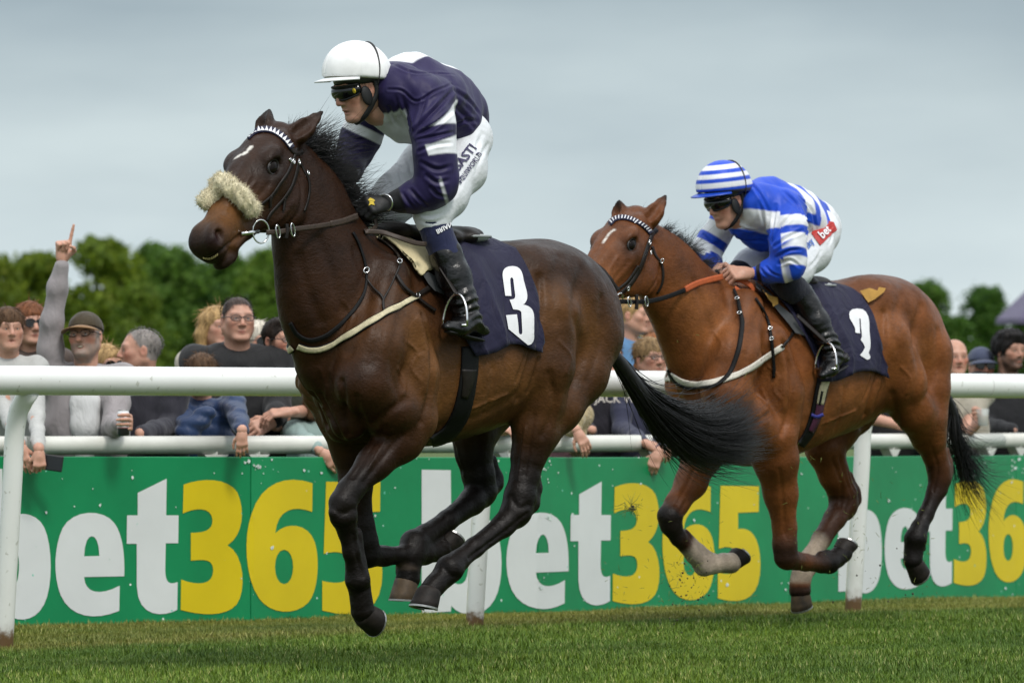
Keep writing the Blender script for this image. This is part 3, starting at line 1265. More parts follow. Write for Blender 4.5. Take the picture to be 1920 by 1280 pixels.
def tree(px, ytop, Y, w_px, label, tint=(1, 1, 1, 1), seed=0, density=1.0, shape=1.0):
    """broadleaf tree; ytop = pixel of the crown's top, w_px = crown width in pixels"""
    r = np.random.default_rng(seed + 100)
    s = FPX / Y
    top = CAM_H + (770 - ytop) / s
    W = w_px / s / 2
    base = P(px, 770, Y)
    root = empty("tree", (base[0], base[1], -0.16), label, "tree", "trees beyond the crowd")
    tb = MB()
    tb.tube([A(0, 0, 0), A(r.normal(0, .1), 0, top * 0.3), A(r.normal(0, .3), 0, top * 0.6), A(r.normal(0, .4), r.normal(0, .3), top * 0.85)],
            [0.3, 0.24, 0.15, 0.05], 9)
    clumps = []
    n = int(44 * density)
    for i in range(n):
        f = r.uniform(0.05, 1) ** 0.8
        z = top * (0.06 + 0.94 * f)
        prof = math.sin(math.pi * min(1, max(0.02, (1 - f) * 0.82 + 0.05))) ** 0.75 * shape
        rad = r.uniform(0.075, 0.16) * top * (1.0 if f < 0.7 else 0.7)
        R = max(0.02, W * prof - rad * 0.6)
        an = r.uniform(0, 2 * math.pi); rr = R * math.sqrt(r.uniform(0.15, 1))
        c = A(rr * math.cos(an), rr * math.sin(an), min(z, top - rad))
        clumps.append((c, rad))
        if i % 3 == 0:
            st = A(0, 0, c[2] * 0.55)
            tb.tube([st, (st + c) / 2 + A(0, 0, .2), c], [0.12, 0.07, 0.03], 6)
    tb.build("trunk", M_BARK, root)
    V, F, T = [], [], []
    cnt = 0
    for c, rad in clumps:
        m = int(230 * (rad / 1.4) ** 2) + 50
        tone = r.normal(0.42, 0.14)
        dirs = r.normal(size=(m, 3)); dirs /= np.linalg.norm(dirs, axis=1, keepdims=True)
        dist = rad * r.uniform(0.62, 1.12, m) ** 0.5 * np.where(r.random(m) < .10, r.uniform(1.1, 1.45, m), 1)
        pos = c + dirs * dist[:, None] * A(1.1, 1.1, 0.8)
        for k in range(m):
            sz = r.uniform(0.10, 0.24) * (top / 10)
            nrm = unit(dirs[k] + r.normal(0, 0.6, 3))
            x = unit(np.cross(nrm, r.normal(size=3))); y = np.cross(nrm, x)
            V += [pos[k] - x * sz, pos[k] - y * sz * 0.7, pos[k] + x * sz, pos[k] + y * sz * 0.7]
            F.append((cnt, cnt + 1, cnt + 2, cnt + 3)); cnt += 4
            t = np.clip(tone + r.normal(0, 0.2), 0, 1)
            T += [t] * 4
    o = mk("crown", np.array(V), np.array(F), M_LEAF, root, smooth=False, attrs={"leaf": np.array(T)})
    o.color = tint


TREES = [
    (-30, 458, 300, 190, "olive-green broadleaf tree at the left edge of the frame", (1.25, 1.1, 0.7, 1)),
    (70, 462, 305, 150, "olive-green tree directly behind the raised pointing arm", (1.2, 1.1, 0.7, 1)),
    (190, 436, 296, 210, "tallest yellow-green tree of the left group, right of the raised arm", (1.2, 1.12, 0.75, 1)),
    (262, 520, 285, 120, "lower rounded tree above the grey-haired man's head", (1.05, 1.05, 0.85, 1)),
    (330, 455, 312, 170, "dark green tree with a thin pointed top left of the dark horse's muzzle", (0.75, 0.95, 1.0, 1)),
    (425, 462, 318, 150, "bluish green loose tree just behind the dark horse's chin", (0.8, 1.02, 1.05, 1)),
    (505, 458, 310, 150, "mid green tree behind the dark horse's throat", (0.95, 1.1, 0.95, 1)),
    (600, 480, 305, 170, "green tree hidden mostly by the dark horse's neck", (0.9, 1.05, 0.95, 1)),
    (1120, 560, 330, 190, "low green tree glimpsed under the bay horse's jaw", (0.8, 1.0, 0.9, 1)),
    (1250, 585, 335, 190, "low green tree hidden behind the bay horse's neck", (0.8, 1.0, 0.9, 1)),
    (1735, 518, 340, 135, "rounded dark tree directly behind the bay horse's croup", (0.62, 0.85, 0.8, 1)),
    (1848, 527, 335, 125, "dense dark round tree beside the purple parasol", (0.5, 0.75, 0.75, 1)),
    (1935, 575, 330, 120, "low dark tree under the purple parasol at the right edge", (0.5, 0.75, 0.75, 1)),
    (1790, 585, 325, 110, "low dark tree between the two round trees on the right", (0.55, 0.8, 0.75, 1)),
    (1640, 590, 345, 170, "low tree hidden behind the bay horse's rump", (0.7, 0.9, 0.8, 1)),
]
for i, t in enumerate(TREES):
    tree(*t[:5], tint=t[5], seed=i, density=1.35 if t[2] > 0 else 1)
tree(285, 447, 322, 34, "thin spire of a tree rising above the dark green crown", (0.7, 0.9, 0.95, 1), 60, 0.5, 0.7)


# ================================================================= parasol
def parasol():
    Y = 100.0
    base = P(1992, 770, Y)
    root = empty("parasol", (base[0], base[1], -0.16), "large dusky purple parasol at the right edge behind the crowd", "parasol")
    m = cloth("purple_canvas", (0.10, 0.085, 0.15), 0.7)
    s = FPX / Y
    zr = CAM_H + (770 - 598) / s + 0.16; za = CAM_H + (770 - 478) / s + 0.16
    R = 124 / s
    V = [(0, 0, za)] + [(R * math.cos(a), R * math.sin(a), zr) for a in np.arange(8) * math.pi / 4 + 0.0] + \
        [(R * 1.01 * math.cos(a), R * 1.01 * math.sin(a), zr - 0.09) for a in np.arange(8) * math.pi / 4 + 0.0]
    mk("canopy", V, [(0, 1 + i, 1 + (i + 1) % 8) for i in range(8)], m, root, False).modifiers.new("thick", 'SOLIDIFY').thickness = 0.01
    my = cloth("yellow_trim", (0.45, 0.30, 0.03), 0.7)
    mk("valance", V, [(1 + i, 9 + i, 9 + (i + 1) % 8, 1 + (i + 1) % 8) for i in range(8)], m, root, False)
    MB().tube([A(0, 0, 0), A(0, 0, za)], 0.03, 10).build("pole", simple("pole_grey", (0.3, 0.3, 0.3)), root)


parasol()

# ================================================================= horses
def coat_material(name, dark=False):
    m, nt, b = new_mat(name)
    at = nt.nodes.new("ShaderNodeAttribute"); at.attribute_name = "coat"
    n1 = noise(nt, 7, 6, 0.6); n2 = noise(nt, 150, 3, 0.6, mapscale=(0.35, 1, 1)); n3 = noise(nt, 22, 5, 0.6)
    r1 = ramp(nt, n1.outputs["Fac"], [(0.3, 0.62), (0.7, 1.4)])
    r2 = ramp(nt, n2.outputs["Fac"], [(0.3, 0.86), (0.7, 1.14)])
    c = mixrgb(nt, 1.0, at.outputs["Color"], r1.outputs[0], 'MULTIPLY')
    c = mixrgb(nt, 1.0, c, r2.outputs[0], 'MULTIPLY')
    nt.links.new(c, b.inputs["Base Color"])
    rr = ramp(nt, n3.outputs["Fac"], [(0.3, 0.34), (0.7, 0.56)])
    nt.links.new(rr.outputs[0], b.inputs["Roughness"])
    b.inputs["Specular IOR Level"].default_value = 0.17
    # veins and muscle ripple, then lying hair
    w = nt.nodes.new("ShaderNodeTexNoise"); w.inputs["Scale"].default_value = 5; w.inputs["Detail"].default_value = 3; w.inputs["Distortion"].default_value = 1.6
    tc = nt.nodes.new("ShaderNodeTexCoord"); nt.links.new(tc.outputs["Object"], w.inputs["Vector"])
    vr = ramp(nt, w.outputs["Fac"], [(0.46, 0.0), (0.5, 1.0), (0.54, 0.0)])
    b1 = bump(nt, b, vr.outputs[0], 0.10, 0.006)
    b2 = bump(nt, b, n3.outputs["Fac"], 0.32, 0.016, b1)
    bump(nt, b, n2.outputs["Fac"], 0.40, 0.004, b2)
    return m


M_HOOF = None


def hoof_mesh(c, axis, toe, r0, r1, h):
    """hoof: rings from coronet c to sole c+axis*h; toe = dorsal direction"""
    axis = unit(axis); toe = unit(np.asarray(toe) - (np.asarray(toe) @ axis) * axis); side = np.cross(axis, toe)
    V, F = [], []
    n = 20
    prof = [(-0.12, 0.78, 0.0), (0.0, 0.93, 0.0), (0.10, 0.99, 0.02), (0.35, 1.0, 0.10), (0.7, 1.0, 0.22), (0.97, 1.0, 0.33), (1.0, 0.96, 0.33), (0.93, 0.80, 0.32), (0.90, 0.3, 0.3)]
    for t, q, sh in prof:
        r = (r0 + (r1 - r0) * max(t, 0)) * q
        for j in range(n):
            a = 2 * math.pi * j / n
            x = math.cos(a)
            hx = 1.0 if x > 0 else 0.86
            heel = -0.16 * h * (1 - x) * 0.5 * (1 - t) if t > 0 else 0
            V.append(c + axis * (h * t - heel * 0) + toe * (r * x * hx + sh * r0 * 1.1) + side * r * 0.92 * math.sin(a))
    m = len(prof)
    for i in range(m - 1):
        for j in range(n):
            a, b = i * n + j, i * n + (j + 1) % n
            F.append((a, b, b + n, a + n))
    F.append(tuple(range((m - 1) * n, m * n)))
    F.append(tuple(range(n - 1, -1, -1)))
    # shoe
    S, SF = [], []
    k = 17
    for i in range(k):
        a = -2.5 + 5.0 * i / (k - 1)
        d = toe * (r1 * math.cos(a) * (1 if math.cos(a) > 0 else 0.86) + 0.33 * r0 * 1.1) + side * r1 * 0.92 * math.sin(a)
        cc = c + axis * h + toe * 0.33 * r0 * 1.1
        dn = d - toe * 0.33 * r0 * 1.1
        for rr, z in ((1.01, -0.002), (1.01, 0.005), (0.74, 0.005), (0.74, -0.002)):
            S.append(cc + dn * rr + axis * z)
    for i in range(k - 1):
        for j in range(4):
            a, b = i * 4 + j, i * 4 + (j + 1) % 4
            SF.append((a, b, b + 4, a + 4))
    SF += [(3, 2, 1, 0), tuple((k - 1) * 4 + j for j in range(4))]
    return (V, F), (S, SF)


def head_frame(fr, poll, muz, vp, length, roll=0.0):
    p0 = fr.hp(poll[0], poll[1], vp)
    lo_, hi_ = -0.1, 0.45
    for _ in range(40):          # how far the muzzle swings to the near side
        vm = (lo_ + hi_) / 2
        if np.linalg.norm(fr.hp(muz[0], muz[1], vm) - p0) > length: hi_ = vm
        else: lo_ = vm
    p1 = fr.hp(muz[0], muz[1], vm)
    a = unit(p1 - p0)
    w = unit(A(0, 1, 0) - a * a[1])
    h = np.cross(a, w)
    if h[2] < 0 and h[0] < 0:
        h = -h
    if h @ A(1, 0, 1) < 0:
        h = -h
    c, s = math.cos(roll), math.sin(roll)
    w, h = w * c + h * s, h * c - w * s
    return p0, a, h, w, np.linalg.norm(p1 - p0)


def build_head(g, HF, k, neck):
    """canonical head in (a along, h dorsal, w left) scaled to the frame; k = scale"""
    p0, a, h, w, L = HF
    R = np.stack([a, h, w], 1)
    T = lambda x, y, z: p0 + R @ (A(x * 0.93, y, z) * k)
    E = lambda c, r, kk=0.02, sub=False, rot=0.0: g.ell(T(*c), A(*r) * k, R @ rotm(rot), kk, sub)

    def rotm(t):
        return np.array([[math.cos(t), -math.sin(t), 0], [math.sin(t), math.cos(t), 0], [0, 0, 1]])
    fl = lambda q: (w, q)
    # skull and nose: flattened chains (depth in the head's plane, narrower across)
    g.chain([(T(0.00, -0.045, 0), .075 * k), (T(0.10, -0.055, 0), .105 * k), (T(0.19, -0.065, 0), .112 * k), (T(0.27, -0.062, 0), .098 * k)], 0.03, fl(0.86))
    g.chain([(T(0.25, -0.045, 0), .086 * k), (T(0.36, -0.040, 0), .068 * k), (T(0.46, -0.034, 0), .053 * k), (T(0.55, -0.040, 0), .048 * k)], 0.03, fl(0.92))
    for s in (1, -1):
        # cheek (jaw) plates
        g.chain([(T(0.085, -0.155, s * .044), .062 * k), (T(0.17, -0.178, s * .050), .076 * k), (T(0.25, -0.148, s * .042), .062 * k)], 0.018, fl(0.50))
        g.chain([(T(0.26, -0.135, s * .030), .045 * k), (T(0.40, -0.105, s * .022), .030 * k), (T(0.50, -0.095, s * .02), .028 * k)], 0.03)
        E((0.160, 0.012, s * .080), (.045, .024, .024), 0.035)           # brow ridge
        E((0.19, -0.052, s * .085), (.060, .020, .016), 0.025)            # bone under the eye
        g.seg(T(0.21, -0.052, s * .080), T(0.37, -0.060, s * .052), .017 * k, .011 * k, 0.025)   # facial crest
        E((0.06, -0.005, s * .055), (.050, .030, .030), 0.03)            # temple
        E((0.10, 0.005, s * .058), (.020, .010, .012), 0.02, True)        # hollow above the eye
        E((0.30, 0.022, s * .028), (.11, .014, .014), 0.03)              # nasal bones
        E((0.192, -0.012, s * .094), (.028, .021, .018), 0.014, True)    # eye socket
        E((0.556, -0.020, s * .031), (.054, .042, .031), 0.040)          # nostril wing
        E((0.578, -0.014, s * .059), (.030, .017, .027), 0.009, True, -0.7)
        E((0.592, -0.026, s * .028), (.022, .026, .020), 0.03)
    E((0.582, -0.056, 0), (.040, .046, .042), 0.035)                     # upper lip
    E((0.545, -0.118, 0), (.050, .026, .036), 0.02)                      # lower lip and chin
    E((0.515, -0.128, 0), (.030, .024, .028), 0.02)
    # mouth line
    for s in (1, -1):
        g.chain([(T(0.445, -0.083, s * .050), .007 * k), (T(0.53, -0.094, s * .054), .009 * k), (T(0.60, -0.106, s * .042), .010 * k), (T(0.635, -0.105, s * 0.006), .010 * k)], 0.006, None, True)
    return T, R


def ear_sdf(g, fr, base, mid, tip, r, inner):
    """leaf-shaped cupped ear between three local points; inner = direction the cup opens"""
    g.chain([(base, r * 0.72), (base * .55 + mid * .45, r * .95), (mid, r * .86), (mid * .45 + tip * .55, r * 0.48), (mid * .15 + tip * .85, r * .20), (tip, r * 0.06)], 0.010)
    d = unit(inner)
    g.chain([(base * .6 + mid * .4 + d * r * .95, r * .5), (mid + d * r * .95, r * .55), (mid * .5 + tip * .5 + d * r * .7, r * .33), (tip * .85 + mid * .15 + d * r * .4, r * .1)], 0.012, None, True)


def strands(name, specs, mat, parent, seed=0, sides=3):
    """specs: list of (control points (k,3), root radius); tapered hairs in one mesh"""
    V, F, n = [], [], 0
    for pts, r in specs:
        m = len(pts)
        tan = np.gradient(pts, axis=0)
        tan /= np.linalg.norm(tan, axis=1, keepdims=True) + 1e-9
        ref = A(0.3, 0.2, 0.9)
        x = np.cross(tan, ref); x /= np.linalg.norm(x, axis=1, keepdims=True) + 1e-9
        y = np.cross(tan, x)
        rad = r * (1 - 0.92 * np.linspace(0, 1, m) ** 1.5)
        for j in range(sides):
            an = 2 * math.pi * j / sides
            V.append(pts + (x * math.cos(an) + y * math.sin(an)) * rad[:, None])
        for i in range(m - 1):
            for j in range(sides):
                a, b = n + j * m + i, n + ((j + 1) % sides) * m + i
                F.append((a, b, b + 1, a + 1))
        n += m * sides
    return mk(name, np.concatenate(V), np.array(F), mat, parent)


def soft01(x, w):
    return np.clip(x / w + .5, 0, 1)


def vnormals(V, Q):
    n = np.cross(V[Q[:, 2]] - V[Q[:, 0]], V[Q[:, 3]] - V[Q[:, 1]])
    N = np.zeros_like(V)
    for k in range(4):
        np.add.at(N, Q[:, k], n)
    return N / (np.linalg.norm(N, axis=1, keepdims=True) + 1e-12)


LINES1 = [
    ([(452, 440), (434, 455), (417, 469), (402, 480), (388, 487)], .008, -.012),
    ([(664, 1000), (671, 1045), (682, 1082)], .005, -.006), ([(988, 962), (938, 1002), (880, 1046)], .006, -.007), ([(958, 930), (974, 952), (992, 946)], .010, -.006),
    ([(622, 952), (642, 962), (664, 954)], .010, -.006), ([(628, 985), (648, 988), (664, 980)], .008, -.005), ([(655, 1100), (672, 1110), (690, 1104)], .008, -.005), ([(830, 1060), (846, 1078), (862, 1082)], .008, -.004),
    # (pixel line, half width m, height m): folds are negative, veins positive
    ([(668, 470), (688, 540), (680, 610), (655, 660)], .028, -.010),
    ([(795, 590), (812, 670), (808, 735), (792, 790)], .018, -.014),
    ([(785, 600), (798, 670), (796, 730)], .022, .006),
    ([(738, 520), (716, 600), (696, 680)], .022, -.007),
    ([(757, 560), (740, 640), (735, 700), (750, 745)], .020, -.007),
    ([(698, 796), (728, 772), (765, 748)], .018, -.011),
    ([(640, 715), (646, 765), (655, 815)], .016, -.014), ([(600, 740), (622, 785), (640, 822)], .014, -.012),
    ([(668, 745), (676, 785), (690, 815)], .014, -.009),
    ([(1012, 520), (1010, 590), (1000, 650), (985, 705), (972, 748)], .018, -.012),
    ([(1000, 600), (988, 660), (968, 715)], .010, -.006), ([(1018, 640), (1006, 690), (990, 735)], .010, -.006),
    ([(1092, 505), (1076, 580), (1090, 660), (1072, 725)], .028, -.010),
    ([(1050, 480), (1036, 540), (1042, 600)], .025, -.007), ([(1128, 560), (1126, 640), (1100, 715)], .020, -.007),
    ([(1030, 700), (1040, 760), (1018, 815)], .016, -.008),
    ([(1002, 780), (992, 840), (984, 890)], .010, -.006), ([(966, 985), (930, 1010), (880, 1045)], .007, -.005),
    ([(752, 815), (718, 858), (682, 905)], .011, -.007), ([(722, 800), (690, 850), (662, 895)], .010, -.005),
    ([(660, 1000), (668, 1045), (678, 1080)], .006, -.004),
    ([(862, 690), (856, 740), (845, 785)], .013, -.004), ([(895, 690), (890, 740), (878, 785)], .013, -.004), ([(925, 690), (920, 735), (908, 775)], .013, -.004),
    ([(820, 800), (870, 790), (930, 765), (968, 740)], .020, -.006),
    ([(560, 325), (567, 362), (560, 398), (535, 428)], .010, -.008), ([(548, 380), (530, 405), (505, 425)], .012, .004),
    ([(505, 345), (482, 372), (455, 405)], .010, -.005), ([(520, 300), (530, 325), (522, 350)], .010, -.004),
    ([(480, 340), (462, 366), (452, 392)], .005, .0035), ([(470, 330), (458, 352)], .004, .003),
    ([(560, 480), (575, 540), (600, 600)], .022, -.006), ([(600, 450), (625, 520), (640, 580)], .022, -.006),
    ([(762, 640), (782, 662), (772, 690), (790, 715)], .0055, .0038), ([(800, 655), (786, 668)], .005, .0035), ([(745, 690), (760, 725), (745, 760)], .0055, .0035),
    ([(600, 690), (612, 730), (606, 770)], .006, .0035), ([(880, 768), (918, 752), (950, 738)], .006, .0045),
    ([(1048, 640), (1070, 668), (1062, 700)], .006, .0035), ([(735, 805), (712, 842), (690, 880)], .005, .0035),
    ([(985, 800), (978, 850), (972, 900)], .0055, .004), ([(640, 560), (660, 590), (650, 620)], .006, .003),
]
LINES2 = [([(1405 + (x - 720) * .864, 520 + (y - 440) * .835) for x, y in p], w, a) for p, w, a in LINES1 if p[0][0] > 590 and p[0][1] < 800]
LINES2 += [
    ([(1228, 455), (1238, 490), (1232, 525), (1215, 550)], .010, -.008), ([(1180, 490), (1162, 512), (1140, 540)], .010, -.005),
    ([(1160, 480), (1146, 502), (1138, 524)], .005, .0035), ([(1462, 880), (1468, 940), (1472, 1000)], .010, -.006), ([(1310, 860), (1290, 905), (1268, 945)], .010, -.006),
    ([(1748, 840), (1758, 880), (1750, 920)], .008, -.005), ([(1560, 860), (1578, 910), (1575, 950)], .010, -.006),
]


def make_horse(cfg):
    fr = cfg["frame"]
    H = fr.hp
    root = empty("horse", label=cfg["label"], cat="horse", matrix=fr.matrix())
    px = lambda p: (H(*p[:3]), p[3] * fr.scale(H(*p[:3])))     # (px,py,v,r_px) -> (point, metres)
    vox = cfg["vox"]
    g = Grid(cfg["lo"], cfg["hi"], vox)
    # ---- trunk
    st = []
    for X, yt, yb, hw, e in cfg["trunk"]:
        p = H(X, yt, 0); q = H(X, yb, 0)
        st.append((p[0], p[2], q[2], hw, e))
    g.loft(st, 0.05)
    # ---- neck
    g.chain([(H(x, y, v), r) for x, y, v, r in cfg["neck"]], 0.08, (A(0, 1, 0), 0.56))
    # ---- muscles and limbs (pixels)
    for pts, k in cfg["muscles"]:
        g.chain([px(p) for p in pts], k)
    for pts, k in cfg["limbs"]:
        g.chain([px(p) for p in pts], k)
    for pts, k in cfg.get("grooves", []):
        g.chain([px(p) for p in pts], k, None, True)
    # ---- head
    HF = head_frame(fr, *cfg["head"])
    T, HR = build_head(g, HF, cfg["hk"], cfg["neck"])
    for e in cfg["ears"]:
        ear_sdf(g, fr, H(*e[0]), H(*e[1]), H(*e[2]), e[3], HR @ A(*e[4]))
    amp = 0.0022
    g.disp(lambda X, Y, Z: amp * wob3(X, Y, Z, 26, 4, 6))
    V, Q = g.mesh()
    V = relax(V, Q, 1, 0.4)
    # ---- coat colours (markings of the animal itself)
    base, tan_, black = A(*cfg["coat"]), A(*cfg["tan"]), A(*cfg["black"])
    n = wob(V, 3.2, 3, 7); n2 = wob(V, 9, 8, 6)
    col = np.tile(base, (len(V), 1))

    def blend(c, w):
        nonlocal col
        w = np.clip(w, 0, 1)[:, None]
        col = col * (1 - w) + np.asarray(c) * w
    z, u = V[:, 2], V[:, 0]
    # lighter flanks, elbow and thigh
    for (X, Y, v), R, a in cfg["tan_spots"]:
        c = H(X, Y, v)
        for s in (1, -1):
            d = np.linalg.norm((V - c * A(1, s, 1)) / R, axis=1)
            blend(tan_, a * np.exp(-d ** 2 * 1.2) * (0.85 + 0.35 * n2))
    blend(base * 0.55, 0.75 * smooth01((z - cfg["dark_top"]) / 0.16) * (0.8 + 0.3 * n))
    def along(chain_):
        """nearest distance to a chain of points and the weight there"""
        pts = [H(*p[:3]) for p in chain_]; wts = [p[3] for p in chain_]
        bd = np.full(len(V), 9.0); bw = np.zeros(len(V))
        for i in range(len(pts) - 1):
            a, b = pts[i], pts[i + 1]; ba = b - a
            t = np.clip(((V - a) @ ba) / (ba @ ba), 0, 1)
            d = np.linalg.norm(V - a - t[:, None] * ba, axis=1)
            k = d < bd
            bd[k] = d[k]; bw[k] = (wts[i] + (wts[i + 1] - wts[i]) * t)[k]
        return bd, bw
    for chain_, rad in cfg["black_limbs"]:
        d, w = along(chain_)
        blend(black, smooth01(w + .10 * n2 * (w > .05) * (w < .95)) * soft01(rad - d, .03))
    for chain_, rad, c in cfg.get("socks", []):
        d, w = along(chain_)
        blend(c * (1 + .22 * n2[:, None] + .1 * wob(V, 60, 5, 5)[:, None]), smooth01(w * 1.5 - .25 + .3 * n2 * (w < .95)) * soft01(rad - d, .02))
    # head: muzzle dark, nose tan, star
    q = (V - HF[0]) @ HR / cfg["hk"]
    onhead = (q[:, 0] > -0.02) & (q[:, 0] < 0.75) & (np.abs(q[:, 2]) < 0.14) & (q[:, 1] > -0.26) & (q[:, 1] < 0.09)
    blend(tan_, onhead * cfg["nose_tan"] * np.exp(-((q[:, 0] - 0.44) / 0.10) ** 2) * smooth01((q[:, 1] + 0.12) / 0.05))
    blend(black, onhead * cfg["muzzle"] * smooth01((q[:, 0] - 0.47) / 0.11))
    blend(black * 0.7, onhead * 0.85 * np.exp(-(((q[:, 0] - 0.19) / 0.055) ** 2 + ((q[:, 1] + 0.012) / 0.04) ** 2)) * (np.abs(q[:, 2]) > 0.05))
    blend(A(0.014, 0.0035, 0.0035), onhead * np.exp(-(((q[:, 0] - 0.545) / 0.028) ** 2 + ((q[:, 1] + 0.010) / 0.018) ** 2)) * (np.abs(q[:, 2]) > 0.025) * (np.abs(q[:, 2]) < 0.062))
    sk0 = Skin(fr, V, Q)
    sp = np.array([sk0.cast(x, y)[0] for x, y in catmull(cfg["star"][0], 9)])
    for k, q_ in enumerate(sp):          # narrow broken star on the forehead
        blend(A(0.60, 0.57, 0.52), .9 * soft01(cfg["star"][1] * (.6 + .6 * math.sin(k * 2.1) ** 2) - np.linalg.norm(V - q_, axis=1) + .0015 * n2, .006))
    # ears rimmed dark
    for e in cfg["ears"]:
        tp = H(*e[2]); blend(black, np.exp(-(np.linalg.norm(V - tp, axis=1) / 0.045) ** 2))
    # ---- muscle edges, skin folds and veins carved along lines on the body
    N = vnormals(V, Q)
    for pts, w, amp in cfg["lines"]:
        L3 = np.array([sk0.cast(x, y)[0] for x, y in catmull(pts, 4 * len(pts))])
        for s in (1, -1):
            Lp = L3 * A(1, s, 1)
            if s < 0:
                Lp = np.array([sk0.near(q)[0] for q in Lp])
            lo_, hi_ = Lp.min(0) - 3 * w, Lp.max(0) + 3 * w
            m = np.nonzero(((V > lo_) & (V < hi_)).all(1))[0]
            if len(m) == 0: continue
            best = np.full(len(m), 9.0)
            for a, b in zip(Lp[:-1], Lp[1:]):
                ba = b - a
                t = np.clip(((V[m] - a) @ ba) / (ba @ ba + 1e-12), 0, 1)
                best = np.minimum(best, np.linalg.norm(V[m] - a - t[:, None] * ba, axis=1))
            fade = 1.0
            V[m] += N[m] * ((amp if amp < 0 else amp * 1.35) * np.exp(-(best / w) ** 2) * fade)[:, None]
    mat = coat_material(cfg["matname"])
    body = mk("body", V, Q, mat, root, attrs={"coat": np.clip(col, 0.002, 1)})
    skin = Skin(fr, V, Q)
    # ---- eyes
    em, nt, b = new_mat("horse_eye"); setin(b, Roughness=0.06); b.inputs["Base Color"].default_value = (0.006, 0.004, 0.003, 1)
    b.inputs["Specular IOR Level"].default_value = 0.12
    for s in (1, -1):
        MB().sphere(T(0.192, -0.014, s * .0770), A(.030, .023, .019) * cfg["hk"] * 1.05, HR, 20, 14).build("eye", em, root)
        lid = MB().ring(T(0.192, -0.013, s * .0865), np.stack([HR[:, 0], HR[:, 1], HR[:, 2]], 1), 0.0045 * cfg["hk"], (0.029 * cfg["hk"], 0.0215 * cfg["hk"]), 24, 6)
        lid.build("eyelid", M_LID, root)
    # ---- hooves
    for c, ax, toe, r0, r1, h, mt in cfg["hooves"]:
        cc = H(*c); s = fr.scale(cc)
        d = H(c[0] + ax[0] * 20, c[1] + ax[1] * 20, c[2] + (ax[2] if len(ax) > 2 else 0)) - cc
        t = H(c[0] + toe[0] * 20, c[1] + toe[1] * 20, c[2]) - cc
        (hv, hf), (sv, sf) = hoof_mesh(cc, d, t, r0, r1, h)
        ho = mk("hoof", np.array(hv), hf, mt, root)
        mk("horseshoe", np.array(sv), sf, M_STEEL, ho, smooth=False)
    return dict(root=root, fr=fr, skin=skin, T=T, HR=HR, HF=HF, H=H, k=cfg["hk"])


M_LID = simple("eyelid_skin", (0.012, 0.009, 0.008), 0.35)
M_STEEL = simple("shoe_steel", (0.40, 0.40, 0.39), 0.4, 0.1, 20, metal=0.8)
M_HOOF_D = simple("dark_hoof", (0.013, 0.0095, 0.0075), 0.6, 0.5, 40, 0.35, 70, spec=.25)
M_HOOF_L = simple("pale_hoof", (0.060, 0.037, 0.017), 0.65, 0.85, 14, 0.3, 60)

ANG = math.radians(49)
FR1 = Frame(800, 22.0, ANG)
FR2 = Frame(1440, 26.3, ANG)

